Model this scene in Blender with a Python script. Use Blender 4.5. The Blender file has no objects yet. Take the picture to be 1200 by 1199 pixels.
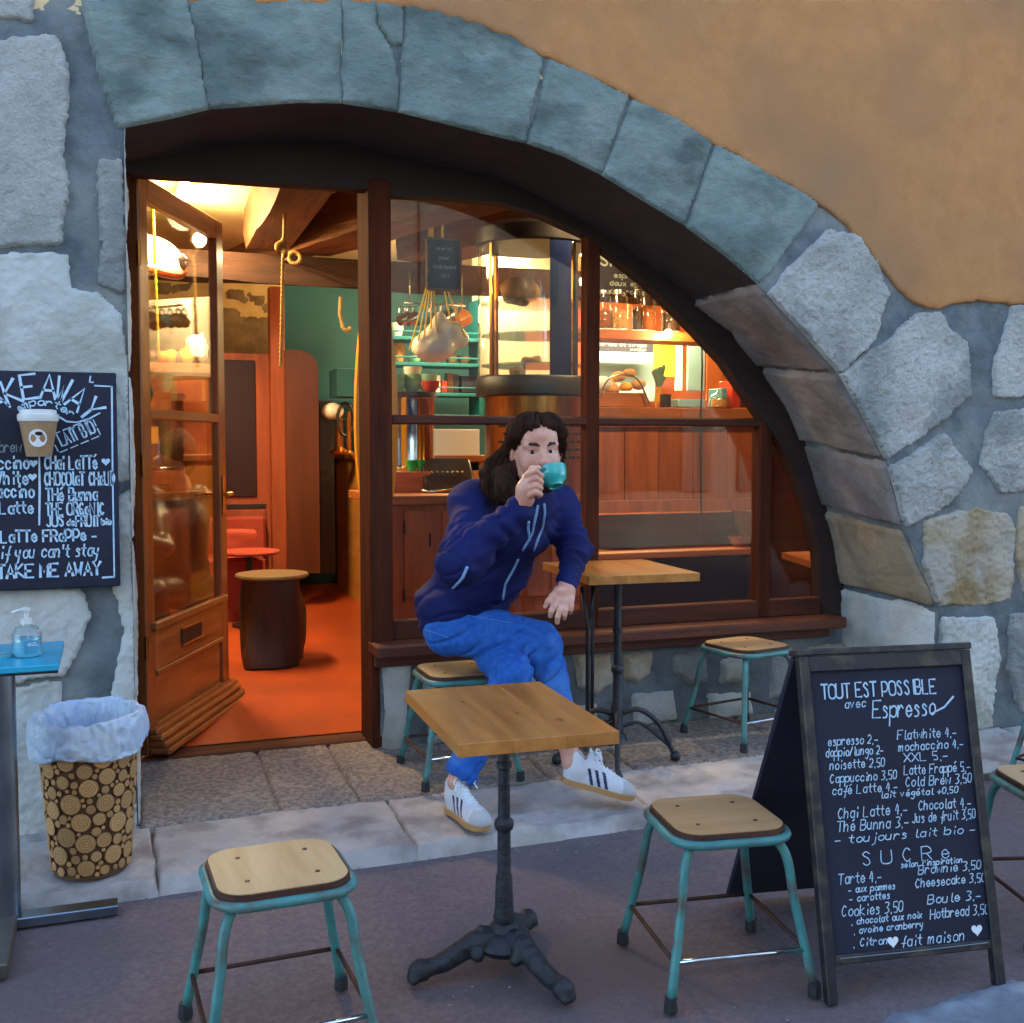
import bpy, bmesh, math, random
import numpy as np
from mathutils import Vector, Matrix, Euler

# ------------------------------------------------------------------ camera, world, sun, exposure
scene = bpy.context.scene
COL = scene.collection
PI = math.pi
H = 1.5
YAW, PITCH, FPX = math.radians(20.0), math.radians(3.4), 1292.0
cf = np.array([math.sin(YAW)*math.cos(PITCH), math.cos(YAW)*math.cos(PITCH), -math.sin(PITCH)])
cr = np.array([math.cos(YAW), -math.sin(YAW), 0.0])
cu = np.cross(cr, cf)
CAM = np.array([0.0, 0.0, H])
cam_data = bpy.data.cameras.new('camera')
cam_data.sensor_fit = 'HORIZONTAL'
cam_data.sensor_width = 36.0
cam_data.lens = 36.0*FPX/1200.0
cam_data.clip_start = 0.05
cam_data.clip_end = 500
cam = bpy.data.objects.new('camera', cam_data)
COL.objects.link(cam)
cam.location = CAM
cam.rotation_euler = Euler((PI/2-PITCH, 0, -YAW), 'XYZ')
scene.camera = cam

world = bpy.data.worlds.new('World')
scene.world = world
world.use_nodes = True
wn = world.node_tree
wn.nodes.clear()
sky = wn.nodes.new('ShaderNodeTexSky')
sky.sky_type = 'NISHITA'
sky.sun_disc = False
SUN_EL, SUN_ROT = math.radians(22), math.radians(15)
sky.sun_elevation = SUN_EL
sky.sun_rotation = SUN_ROT
sky.air_density = 1.0
sky.dust_density = 0.6
sky.ozone_density = 2.2
bg = wn.nodes.new('ShaderNodeBackground')
bg.inputs['Strength'].default_value = 0.15
wo = wn.nodes.new('ShaderNodeOutputWorld')
wn.links.new(sky.outputs[0], bg.inputs[0])
wn.links.new(bg.outputs[0], wo.inputs[0])

sun_d = bpy.data.lights.new('sun', 'SUN')
sun_d.energy = 2.0
sun_d.angle = math.radians(12)
sun_d.color = (1.0, 0.93, 0.84)
sun = bpy.data.objects.new('sun', sun_d)
COL.objects.link(sun)
sdir = Vector((math.sin(SUN_ROT)*math.cos(SUN_EL), math.cos(SUN_ROT)*math.cos(SUN_EL), math.sin(SUN_EL)))
sun.rotation_euler = sdir.to_track_quat('Z', 'Y').to_euler()
sun.location = (2, 20, 12)

vs = scene.view_settings
vs.view_transform = 'Standard'
vs.look = 'None'
vs.exposure = 2.75
vs.gamma = 1.0
vs.use_curve_mapping = False

# ------------------------------------------------------------------ picture-to-place helpers (surveying the photograph)
def _ray(px, py):
    return cf + cr*((px-600)/FPX) - cu*((py-599.5)/FPX)
def PZ(px, py, z=0.0):
    d = _ray(px, py); return CAM + d*(z-H)/d[2]
def PY(px, py, y):
    d = _ray(px, py); return CAM + d*(y/d[1])
def PF(px, py):            # on the gently rising shop floor
    d = _ray(px, py); n = np.array([0, -0.064, 1.0]); p0 = np.array([0, 5.1, 0.12])
    return CAM + d*(np.dot(n, p0-CAM)/np.dot(n, d))
def floor_z(y):
    return 0.12 + 0.064*(y-5.1)
def PK(px, py, z0=0.09): return PZ(px, py, z0)
def pav_z(y):
    return 0.05 + max(0.0, min(1.0, (y-3.86)/1.1))*0.06

# ------------------------------------------------------------------ vector noise
_rs = np.random.RandomState(7)
_TAB = _rs.rand(64, 64, 64).astype(np.float32)
def vnoise(p):
    """value noise, p (...,3) -> about -1..1"""
    p = np.asarray(p, dtype=np.float64)
    i = np.floor(p).astype(int); f = p-i; f = f*f*(3-2*f)
    r = 0
    for dx in (0, 1):
        wx = f[..., 0] if dx else 1-f[..., 0]
        for dy in (0, 1):
            wy = f[..., 1] if dy else 1-f[..., 1]
            for dz in (0, 1):
                wz = f[..., 2] if dz else 1-f[..., 2]
                r = r + _TAB[(i[..., 0]+dx) & 63, (i[..., 1]+dy) & 63, (i[..., 2]+dz) & 63]*wx*wy*wz
    return r*2-1
def fbm(p, oct=4, gain=0.5):
    a = 1.0; s = 0; q = np.array(p, dtype=np.float64)
    for k in range(oct):
        s = s + a*vnoise(q+k*17.3); q = q*2.03; a *= gain
    return s

# ------------------------------------------------------------------ materials
def srgb(h):
    h = h.lstrip('#')
    c = [int(h[i:i+2], 16)/255 for i in (0, 2, 4)]
    return tuple((x/12.92 if x <= 0.04045 else ((x+0.055)/1.055)**2.4) for x in c)
def col4(c):
    if isinstance(c, str): c = srgb(c)
    return (c[0], c[1], c[2], 1.0)
def new_mat(name):
    m = bpy.data.materials.new(name); m.use_nodes = True
    nt = m.node_tree
    return m, nt, nt.nodes['Principled BSDF']
def mat(name, c, rough=0.6, metal=0.0, c2=None, scale=8.0, stretch=(1, 1, 1), bump=0.0, bscale=60.0, spec=0.5, detail=6,
        lo=0.35, hi=0.65, c3=None, c3scale=2.0, trans=0.0, sss=0.0, coat=0.0, r2=None, obvar=0.0, bdist=0.01):
    m, nt, b = new_mat(name)
    N, L = nt.nodes, nt.links
    b.inputs['Roughness'].default_value = rough
    b.inputs['Metallic'].default_value = metal
    b.inputs['Specular IOR Level'].default_value = spec
    b.inputs['Base Color'].default_value = col4(c)
    if trans: b.inputs['Transmission Weight'].default_value = trans
    if coat:
        b.inputs['Coat Weight'].default_value = coat; b.inputs['Coat Roughness'].default_value = 0.15
    if sss:
        b.inputs['Subsurface Weight'].default_value = sss
        b.inputs['Subsurface Radius'].default_value = (0.01, 0.004, 0.002)
        b.inputs['Subsurface Scale'].default_value = 0.5
    tc = N.new('ShaderNodeTexCoord')
    mp = N.new('ShaderNodeMapping'); mp.inputs['Scale'].default_value = stretch
    L.new(tc.outputs['Object'], mp.inputs['Vector'])
    if obvar or c2 is not None:
        oi = N.new('ShaderNodeObjectInfo')
        ad = N.new('ShaderNodeVectorMath'); ad.operation = 'ADD'
        mu = N.new('ShaderNodeMath'); mu.operation = 'MULTIPLY'; mu.inputs[1].default_value = 37.0
        L.new(oi.outputs['Random'], mu.inputs[0])
        L.new(mp.outputs[0], ad.inputs[0]); L.new(mu.outputs[0], ad.inputs[1])
        vec = ad.outputs[0]
    else:
        vec = mp.outputs[0]
    out = None
    if c2 is not None:
        nz = N.new('ShaderNodeTexNoise'); nz.inputs['Scale'].default_value = scale; nz.inputs['Detail'].default_value = detail
        nz.inputs['Roughness'].default_value = 0.62
        L.new(vec, nz.inputs['Vector'])
        rp = N.new('ShaderNodeValToRGB')
        rp.color_ramp.elements[0].position = lo; rp.color_ramp.elements[0].color = col4(c)
        rp.color_ramp.elements[1].position = hi; rp.color_ramp.elements[1].color = col4(c2)
        L.new(nz.outputs['Fac'], rp.inputs[0]); out = rp.outputs[0]
        if r2 is not None:
            mr = N.new('ShaderNodeMapRange'); mr.inputs[3].default_value = rough; mr.inputs[4].default_value = r2
            mr.inputs[1].default_value = lo; mr.inputs[2].default_value = hi
            L.new(nz.outputs['Fac'], mr.inputs[0]); L.new(mr.outputs[0], b.inputs['Roughness'])
        if c3 is not None:
            n3 = N.new('ShaderNodeTexNoise'); n3.inputs['Scale'].default_value = c3scale; n3.inputs['Detail'].default_value = 5
            L.new(vec, n3.inputs['Vector'])
            r3 = N.new('ShaderNodeValToRGB'); r3.color_ramp.elements[0].position = 0.48; r3.color_ramp.elements[1].position = 0.66
            L.new(n3.outputs['Fac'], r3.inputs[0])
            mx = N.new('ShaderNodeMix'); mx.data_type = 'RGBA'
            mx.inputs['B'].default_value = col4(c3)
            L.new(r3.outputs[0], mx.inputs['Factor']); L.new(out, mx.inputs['A']); out = mx.outputs['Result']
    if obvar:
        hs = N.new('ShaderNodeHueSaturation')
        mr = N.new('ShaderNodeMapRange'); mr.inputs[3].default_value = 1-obvar; mr.inputs[4].default_value = 1+obvar
        L.new(oi.outputs['Random'], mr.inputs[0]); L.new(mr.outputs[0], hs.inputs['Value'])
        if out is None: hs.inputs['Color'].default_value = col4(c)
        else: L.new(out, hs.inputs['Color'])
        out = hs.outputs[0]
    if out is not None: L.new(out, b.inputs['Base Color'])
    if bump:
        nb = N.new('ShaderNodeTexNoise'); nb.inputs['Scale'].default_value = bscale; nb.inputs['Detail'].default_value = 8
        nb.inputs['Roughness'].default_value = 0.65
        L.new(vec, nb.inputs['Vector'])
        bp = N.new('ShaderNodeBump'); bp.inputs['Strength'].default_value = bump; bp.inputs['Distance'].default_value = bdist
        L.new(nb.outputs['Fac'], bp.inputs['Height']); L.new(bp.outputs[0], b.inputs['Normal'])
    return m
def wood(name, c, c2, rough=0.45, axis='x', scale=3.0, bump=0.15, coat=0.0, obvar=0.08, spec=0.4):
    st = {'x': (1, 9, 9), 'y': (9, 1, 9), 'z': (9, 9, 1)}[axis]
    return mat(name, c, rough, c2=c2, scale=scale, stretch=st, bump=bump, bscale=12, detail=8, coat=coat, obvar=obvar, lo=0.3, hi=0.7, spec=spec)
def emit(name, c, s):
    m = bpy.data.materials.new(name); m.use_nodes = True
    nt = m.node_tree; nt.nodes.clear()
    e = nt.nodes.new('ShaderNodeEmission'); e.inputs[0].default_value = col4(c); e.inputs[1].default_value = s
    o = nt.nodes.new('ShaderNodeOutputMaterial'); nt.links.new(e.outputs[0], o.inputs[0])
    return m
def glass_mat(name, tint=(1, 1, 1), base=0.04, rough=0.02):
    m = bpy.data.materials.new(name); m.use_nodes = True
    nt = m.node_tree; nt.nodes.clear(); N, L = nt.nodes, nt.links
    t = N.new('ShaderNodeBsdfTransparent'); t.inputs[0].default_value = col4(tint)
    g = N.new('ShaderNodeBsdfGlossy'); g.inputs['Roughness'].default_value = rough
    lw = N.new('ShaderNodeLayerWeight'); lw.inputs[0].default_value = 0.5
    pw = N.new('ShaderNodeMath'); pw.operation = 'POWER'; pw.inputs[1].default_value = 4.0
    ma = N.new('ShaderNodeMath'); ma.operation = 'MULTIPLY_ADD'; ma.inputs[1].default_value = 0.9; ma.inputs[2].default_value = base
    L.new(lw.outputs['Facing'], pw.inputs[0]); L.new(pw.outputs[0], ma.inputs[0])
    mx = N.new('ShaderNodeMixShader'); L.new(ma.outputs[0], mx.inputs[0]); L.new(t.outputs[0], mx.inputs[1]); L.new(g.outputs[0], mx.inputs[2])
    o = N.new('ShaderNodeOutputMaterial'); L.new(mx.outputs[0], o.inputs[0])
    return m

M = {}
M['stone_pale'] = mat('pale hammered limestone', '#c3c4c0', 0.9, c2='#a9aba6', scale=5, c3='#8d9290', c3scale=2.5, bump=1.0, bscale=75, bdist=0.02, obvar=0.05)
M['stone_white'] = mat('whitewashed stone', '#c6c8c4', 0.9, c2='#aeb3af', scale=4, c3='#9b9d92', c3scale=3, bump=0.6, bscale=30, bdist=0.015, obvar=0.04)
M['stone_blue'] = mat('blue grey molasse stone', '#687877', 0.95, c2='#808d89', scale=4, stretch=(1, 1, 1.6), c3='#55625f', c3scale=3.5, bump=0.7, bscale=26, bdist=0.02, obvar=0.10, detail=10, spec=0.2)
M['stone_yellow'] = mat('ochre limestone', '#b5a78c', 0.9, c2='#a3a199', scale=3, c3='#8f7c58', c3scale=4, bump=0.7, bscale=30, bdist=0.02, obvar=0.04)
M['mortar'] = mat('grey lime mortar', '#6f787d', 0.95, c2='#565e64', scale=8, c3='#888d8b', c3scale=2.2, bump=0.8, bscale=45, bdist=0.012, spec=0.2)
M['soffit'] = mat('shade brown arch soffit', '#37302f', 0.9, c2='#2c2728', scale=3, bump=0.3, bscale=20)  # shade under the arch is put into this dark colour
M['reveal'] = mat('brown grey reveal stone', '#8f8884', 0.9, c2='#787270', scale=5, c3='#66615f', c3scale=3, bump=0.8, bscale=35, bdist=0.015, obvar=0.06)
M['reveal_yellow'] = mat('yellowish reveal stone', '#a9987a', 0.9, c2='#978c79', scale=4, c3='#7f6c48', c3scale=3, bump=0.7, bscale=35, bdist=0.015)
M['plaster'] = mat('ochre lime plaster', '#b98658', 0.95, c2='#ae7c50', scale=9, c3='#9c7656', c3scale=0.9, bump=1.0, bscale=120, bdist=0.006, detail=10, spec=0.15)
M['slab'] = mat('bush hammered threshold slab', '#94867a', 0.85, c2='#6c625b', scale=46, detail=3, bump=0.6, bscale=60, bdist=0.006, obvar=0.05, lo=.42, hi=.6)
M['kerb'] = mat('worn kerb stone', '#b4aba3', 0.8, c2='#a69c95', scale=9, c3='#8a817b', c3scale=6, bump=0.5, bscale=25, bdist=0.01, obvar=0.05)
M['pavement'] = mat('dark pavement bed', '#5d5450', 0.9, c2='#463f3e', scale=8, bump=0.4, bscale=40)
M['wood_frame'] = wood('dark stained frame wood', '#5c2f1e', '#3b1f17', 0.6, 'x', 2.5, spec=0.25)
M['wood_frame_v'] = wood('dark stained post wood', '#5c3020', '#3d2118', 0.9, 'z', 2.5, spec=0.05)
M['wood_arch'] = wood('brown black arch wood', '#31211c', '#241916', 0.75, 'x', 2)
M['wood_door'] = wood('varnished door wood', '#8a4c22', '#5b2f18', 0.32, 'z', 2.2, coat=0.3)
M['wood_door_h'] = wood('varnished door rail wood', '#9a5a2a', '#63351a', 0.32, 'y', 2.2, coat=0.3)
M['wood_sill'] = wood('worn sill wood', '#6a3726', '#45251c', 0.5, 'x', 2.5)
M['wood_plank'] = wood('orange plank wood', '#a5572c', '#7d3d20', 0.42, 'z', 1.6)
M['wood_shelf'] = wood('warm shelf wood', '#a86030', '#7b4522', 0.45, 'x', 2)
M['beam'] = wood('old ceiling beam', '#6c442a', '#40281b', 0.8, 'y', 1.6, bump=0.6)
M['beam_x'] = wood('old cross beam', '#4a2e20', '#2f1e17', 0.8, 'x', 1.6, bump=0.6)
M['table_wood'] = wood('oiled table wood', '#c98b45', '#a5662c', 0.28, 'y', 1.8, coat=0.35, obvar=0.1)
M['seat_wood'] = wood('pale beech seat', '#c9ab80', '#ad8a5e', 0.5, 'y', 1.5, obvar=0.05)
M['seat_worn'] = wood('worn brown ply seat', '#b39369', '#967650', 0.55, 'x', 1.5, obvar=0.05)
M['seat_edge'] = wood('worn ply edge', '#5a3322', '#2f2320', 0.6, 'x', 3)
M['teal'] = mat('chipped teal paint', '#4a8c88', 0.42, c2='#39706e', scale=7, c3='#54514a', c3scale=12, bump=0.15, bscale=30, obvar=0.06)
M['teal_dark'] = mat('dull green grey paint', '#39524f', 0.5, c2='#2c3836', scale=8, bump=0.15, bscale=40)
M['rust'] = mat('rusty bare steel rod', '#5b3626', 0.6, metal=0.4, c2='#3b2c28', scale=20)
M['steel'] = mat('brushed steel', '#9aa3ab', 0.3, metal=1.0, c2='#7e8890', scale=5)
M['chrome'] = mat('chrome', '#c4c9cd', 0.12, metal=1.0)
M['rubber'] = mat('black rubber', '#232327', 0.7)
M['iron'] = mat('black cast iron', '#17191f', 0.45, c2='#262a33', scale=25, bump=0.6, bscale=60)
M['slate'] = mat('chalkboard black', '#15162a', 0.8, c2='#1e2036', scale=4, detail=8, bump=0.05)
M['slate_frame'] = mat('black painted frame', '#1b1b20', 0.5, c2='#222226', scale=30, c3='#463e33', c3scale=18, bump=0.2)
M['chalk'] = mat('chalk writing', '#c9e0ef', 0.9, c2='#9cc4e0', scale=60, lo=.3, hi=.7)
M['chalk_white'] = mat('white chalk', '#e4edf4', 0.9)
M['cup_card'] = mat('kraft card cup', '#a3835f', 0.7, c2='#94744f', scale=20)
M['lid'] = mat('white plastic lid', '#d5d6d3', 0.35)
M['paper'] = mat('white paper', '#dfe3e6', 0.6)
M['bag'] = mat('blue white bin bag', '#c3ced8', 0.35, c2='#a9bfdb', scale=8, bump=0.5, bscale=14, bdist=0.02, trans=0.05)
M['bark'] = mat('dark bin gap', '#5e4029', 0.9)
M['log_a'] = mat('pale log end', '#c09255', 0.6, c2='#a4753e', scale=14, obvar=0.14, bump=0.3)
M['log_ring'] = mat('log rim bark', '#5b3a20', 0.8)
M['blue_top'] = mat('blue table laminate', '#2ba6c4', 0.25, c2='#2b9bbd', scale=4)
M['grey_metal'] = mat('grey metal base', '#6b6258', 0.45, metal=0.6, c2='#575049', scale=6)
M['gel'] = mat('pale blue gel', '#7cd4e6', 0.08, trans=0.35, spec=0.6)
M['clear_plastic'] = glass_mat('clear plastic', (0.9, 0.95, 0.97), 0.07, 0.08)
M['glass'] = glass_mat('window glass', (0.93, 0.95, 0.95), 0.032)
M['glass_obj'] = glass_mat('jar glass', (0.92, 0.93, 0.88), 0.08, 0.05)
M['floor'] = mat('orange red shop floor', '#a8461f', 0.35, c2='#96401f', scale=3, c3='#8a3d22', c3scale=1.2, bump=0.08)
M['ceiling'] = mat('cream ceiling', '#dbc69b', 0.85, c2='#cbb486', scale=2, bump=0.2)
M['wall_cream'] = mat('cream stone wall render', '#c8a870', 0.85, c2='#a98a58', scale=3, bump=0.4)
M['wall_rubble'] = mat('brown rubble', '#7a6344', 0.9, c2='#5b4832', scale=6, bump=0.8, bscale=18)
M['wall_red'] = mat('red brown wainscot', '#93402a', 0.6, c2='#7c3423', scale=2)
M['wall_teal'] = mat('teal wall paint', '#06505a', 0.7, c2='#06434b', scale=2)
M['teal_shelf'] = mat('teal shelf paint', '#0f6a74', 0.45)
M['red_fab'] = mat('red upholstery', '#8f3320', 0.75, c2='#983320', scale=12, bump=0.3)
M['red_wood'] = wood('reddish cabinet wood', '#a04f2c', '#7a3922', 0.45, 'z', 1.5)
M['dark_glass'] = mat('dark cabinet glass', '#2f1a15', 0.35, spec=0.3)
M['dark'] = mat('dark lacquer', '#241d1e', 0.4)
M['brown_panel'] = wood('brown lacquered panel', '#5c3322', '#482819', 0.3, 'z', 1)
M['ply'] = mat('golden plywood', '#c48740', 0.5, c2='#b0722f', scale=3, stretch=(1, 1, 4))
M['log_wood'] = wood('dark log stool wood', '#472b1c', '#2a1912', 0.5, 'z', 1.2, bump=0.5)
M['log_top'] = mat('speckled log stool top', '#6b5233', 0.6, c2='#543f27', scale=40)
M['rope'] = mat('natural rope', '#b18d52', 0.85, c2='#8b6a3a', scale=60, bump=0.4, bscale=80)
M['rope_y'] = mat('yellow nylon rope', '#d8b832', 0.7)
M['white_enamel'] = mat('white enamel', '#e0dccd', 0.25)
M['orange_stripe'] = mat('orange band', '#c4501f', 0.4)
M['yellow_board'] = mat('yellow board', '#d99a24', 0.3, c2='#cc8a20', scale=2)
M['brass'] = mat('brushed brass', '#c08440', 0.28, metal=1.0, c2='#a76c30', scale=6, stretch=(8, 8, 1))
M['silver'] = mat('silver cup metal', '#b6b9bb', 0.25, metal=1.0)
M['jar_fill_a'] = mat('oat filling', '#b98b45', 0.9, c2='#8f6428', scale=60)
M['jar_fill_b'] = mat('nut filling', '#8a4a20', 0.9, c2='#643214', scale=50)
M['jar_fill_c'] = mat('dark coffee beans', '#3b2013', 0.7, c2='#24130d', scale=50)
M['fruit_y'] = mat('lemon skin', '#dcae1c', 0.45)
M['fruit_d'] = mat('dark fruit skin', '#4a2320', 0.45)
M['green'] = mat('green glazed plate', '#4c6a33', 0.3, c2='#57763c', scale=6)
M['green_cup'] = mat('bright green plastic', '#1e9a4c', 0.35)
M['mint'] = mat('mint glaze', '#8dbfa2', 0.25)
M['red_ceramic'] = mat('red glaze', '#b3361f', 0.3)
M['orange_ceramic'] = mat('orange enamel', '#d8861f', 0.3)
M['blue_box'] = mat('blue print box', '#3f8fae', 0.5)
M['yellow_poster'] = mat('yellow poster', '#d8c41c', 0.6)
M['sky_paper'] = mat('pale blue panel', '#8fb9c4', 0.5)
M['bread'] = mat('bread crust', '#b0783a', 0.8, c2='#d3a765', scale=9, bump=0.3)
M['bulb'] = emit('warm bulb', '#ffdf9a', 14)
M['bulb_hot'] = emit('warm strip', '#ffe3a8', 16)
M['asphalt'] = mat('purple grey asphalt', '#625355', 0.8, c2='#746363', scale=60, c3='#5e5254', c3scale=1.1, bump=0.5, bscale=160, bdist=0.006, detail=4, r2=0.65)
M['pale_paving'] = mat('pale paving edge', '#777a82', 0.85, c2='#5f636c', scale=10, c3='#9aa0a6', c3scale=4, bump=0.5, bscale=60)
M['skin'] = mat('skin', '#dcaa95', 0.48, c2='#c98972', scale=14, bump=0.12, bscale=90, sss=0.25, bdist=0.004)
M['lip'] = mat('lip', '#9a5550', 0.45)
M['eye_white'] = mat('eye white', '#cfc8c4', 0.2)
M['iris'] = mat('dark eye', '#1d1614', 0.1)
M['hair'] = mat('dark brown hair', '#22130d', 0.65, c2='#432719', scale=9, stretch=(6, 6, 1), bump=0.8, bscale=30, bdist=0.01, spec=0.15)
M['brow'] = mat('eyebrow hair', '#2c1c18', 0.7)
M['jacket'] = mat('navy softshell', '#0d1655', 0.8, c2='#0a1142', spec=0.3, scale=5, bump=0.25, bscale=160, bdist=0.003)
M['jacket_in'] = mat('jacket shadow lining', '#10123a', 0.8)
M['zip'] = mat('pale blue zip tape', '#8aa9cf', 0.5, c2='#6f90bb', scale=90)
M['jeans'] = mat('blue denim', '#3064b2', 0.9, c2='#2552a0', scale=40, c3='#4d80c4', c3scale=4.5, spec=0.15, bump=0.35, bscale=260, bdist=0.003, detail=9)
M['stitch'] = mat('denim stitching', '#6f95cf', 0.8)
M['shoe_white'] = mat('white leather', '#d3d3d6', 0.5, c2='#c6c5c8', scale=12, bump=0.1)
M['shoe_suede'] = mat('grey suede toe', '#b4b1b0', 0.9)
M['shoe_navy'] = mat('navy stripe leather', '#1e2a55', 0.5)
M['gum'] = mat('gum rubber sole', '#b5854f', 0.55)
M['cup_teal'] = mat('turquoise cup glaze', '#1fa39c', 0.22, c2='#23a8a2', scale=3, coat=0.4)
M['tag_green'] = mat('green tongue print', '#2f9a8c', 0.6)

# ------------------------------------------------------------------ objects
def tag(o, label=None, cat=None, group=None, kind=None):
    if label: o['label'] = label
    if cat: o['category'] = cat
    if group: o['group'] = group
    if kind: o['kind'] = kind
    return o
def empty(name, label, cat, loc=(0, 0, 0), rz=0.0, group=None):
    o = bpy.data.objects.new(name, None); COL.objects.link(o)
    o.empty_display_size = 0.05
    o.location = loc; o.rotation_euler = (0, 0, rz)
    return tag(o, label, cat, group)
def link_mesh(name, me, m, parent=None, loc=None, rot=None, world_space=False):
    me.materials.clear()
    for x in (m if isinstance(m, (list, tuple)) else [m]): me.materials.append(x)
    o = bpy.data.objects.new(name, me); COL.objects.link(o)
    if parent is not None:
        o.parent = parent
        if world_space:
            o.matrix_parent_inverse = mat_world(parent).inverted()
    if loc is not None: o.location = loc
    if rot is not None: o.rotation_euler = rot
    return o
def mat_world(o):
    m = Matrix.LocRotScale(o.location, o.rotation_euler, o.scale)
    return (mat_world(o.parent) @ o.matrix_parent_inverse @ m) if o.parent else m
def me_np(verts, faces, smooth=False):
    me = bpy.data.meshes.new('m')
    me.from_pydata([tuple(map(float, v)) for v in verts], [], [tuple(int(i) for i in f) for f in faces])
    me.update()
    if smooth: me.polygons.foreach_set('use_smooth', [True]*len(me.polygons))
    return me
def add(bm, me):
    bm.from_mesh(me); bpy.data.meshes.remove(me)
def finish(bm, name, m, parent=None, smooth=False, loc=None, rot=None, angle=None, world_space=False):
    bmesh.ops.recalc_face_normals(bm, faces=bm.faces)
    me = bpy.data.meshes.new(name)
    bm.to_mesh(me); bm.free()
    if smooth or angle:
        me.polygons.foreach_set('use_smooth', [True]*len(me.polygons))
        if angle:
            try: me.set_sharp_from_angle(angle=math.radians(angle))
            except Exception: pass
    return link_mesh(name, me, m, parent, loc, rot, world_space)
def bx(bm, c, s, rot=None, bev=0.0, seg=1):
    """box centre c size s"""
    mm = Matrix.Translation(Vector([float(k) for k in c]))
    if rot is not None: mm = mm @ Euler(rot).to_matrix().to_4x4()
    r = bmesh.ops.create_cube(bm, size=1.0, matrix=mm @ Matrix.Diagonal((s[0], s[1], s[2], 1)))
    if bev:
        es = list({e for v in r['verts'] for e in v.link_edges})
        bmesh.ops.bevel(bm, geom=es, offset=bev, segments=seg, affect='EDGES', profile=0.5)
def box(name, c, s, m, parent=None, rot=None, bev=0.003, smooth=False, world_space=False):
    bm = bmesh.new(); bx(bm, c, s, rot, bev)
    return finish(bm, name, m, parent, smooth, world_space=world_space)
def frames(pts):
    pts = [Vector([float(c) for c in p]) for p in pts]
    n = len(pts); out = []
    t0 = (pts[1]-pts[0]).normalized()
    up = Vector((0, 0, 1)) if abs(t0.z) < 0.9 else Vector((1, 0, 0))
    nrm = t0.cross(up).normalized()
    for i in range(n):
        if i == 0: t = (pts[1]-pts[0])
        elif i == n-1: t = (pts[-1]-pts[-2])
        else: t = (pts[i+1]-pts[i-1])
        t.normalize()
        nrm = (nrm - t*nrm.dot(t)).normalized()
        out.append((pts[i], t, nrm, t.cross(nrm)))
    return out
def tube(bm, pts, r, seg=10, caps=True, closed=False, rz=None):
    """sweep a circle (radius r or list) along pts"""
    fr = frames(pts); rings = []
    for i, (p, t, a, b) in enumerate(fr):
        rr = r[i] if isinstance(r, (list, tuple, np.ndarray)) else r
        rings.append([bm.verts.new(p + a*(math.cos(2*PI*k/seg)*rr) + b*(math.sin(2*PI*k/seg)*rr*(rz or 1))) for k in range(seg)])
    m = len(rings)
    for i in range(m if closed else m-1):
        A, B = rings[i], rings[(i+1) % m]
        for k in range(seg):
            try: bm.faces.new((A[k], A[(k+1) % seg], B[(k+1) % seg], B[k]))
            except ValueError: pass
    if caps and not closed:
        bm.faces.new(rings[0][::-1]); bm.faces.new(rings[-1])
def smooth_path(pts, n=8):
    P = [np.array(p, float) for p in pts]; out = []
    for i in range(len(P)-1):
        p0 = P[i-1] if i > 0 else P[i]*2-P[i+1]
        p3 = P[i+2] if i+2 < len(P) else P[i+1]*2-P[i]
        for k in range(n):
            t = k/n
            out.append(0.5*((2*P[i]) + (-p0+P[i+1])*t + (2*p0-5*P[i]+4*P[i+1]-p3)*t*t + (-p0+3*P[i]-3*P[i+1]+p3)*t**3))
    out.append(P[-1]); return out
def lathe(bm, prof, c=(0, 0, 0), seg=24, close=False, ax=None, a0=0.0, a1=2*PI):
    """prof: list of (r,z); rotates about z at c; ax optional 3x3 rotation"""
    rings = []; full = abs(a1-a0-2*PI) < 1e-6
    R = ax if ax is not None else Matrix.Identity(3)
    ns = seg if full else seg+1
    for r, z in prof:
        rings.append([bm.verts.new(Vector(c)+R @ Vector((max(r, 1e-5)*math.cos(a0+(a1-a0)*k/seg), max(r, 1e-5)*math.sin(a0+(a1-a0)*k/seg), z))) for k in range(ns)])
    for i in range(len(rings)-1):
        for k in range(seg):
            bm.faces.new((rings[i][k], rings[i][(k+1) % ns], rings[i+1][(k+1) % ns], rings[i+1][k]))
    if close:
        bm.faces.new(rings[0][::-1]); bm.faces.new(rings[-1])
def lathe_obj(name, prof, m, parent=None, c=(0, 0, 0), seg=24, close=True, angle=40, ax=None):
    bm = bmesh.new(); lathe(bm, prof, c, seg, close, ax)
    return finish(bm, name, m, parent, angle=angle)
def tube_obj(name, pts, r, m, parent=None, seg=8, closed=False):
    bm = bmesh.new(); tube(bm, pts, r, seg, closed=closed)
    return finish(bm, name, m, parent, smooth=True)
def ball(bm, c, r, seg=12, s=(1, 1, 1)):
    bmesh.ops.create_uvsphere(bm, u_segments=seg, v_segments=max(6, seg//2+2), radius=r,
        matrix=Matrix.Translation(Vector([float(k) for k in c])) @ Matrix.Diagonal((s[0], s[1], s[2], 1)))
def prism(bm, poly, d0, d1, axis='y'):
    """extrude a 2D polygon; axis 'y': poly is (x,z) from y=d0 to d1, 'z': poly (x,y) from z=d0 to d1, 'x': poly (y,z)"""
    def mk(p, d):
        return {'y': (p[0], d, p[1]), 'z': (p[0], p[1], d), 'x': (d, p[0], p[1])}[axis]
    A = [bm.verts.new(mk(p, d0)) for p in poly]; B = [bm.verts.new(mk(p, d1)) for p in poly]
    n = len(poly)
    bm.faces.new(A); bm.faces.new(B[::-1])
    for i in range(n):
        bm.faces.new((A[i], B[i], B[(i+1) % n], A[(i+1) % n]))
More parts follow.
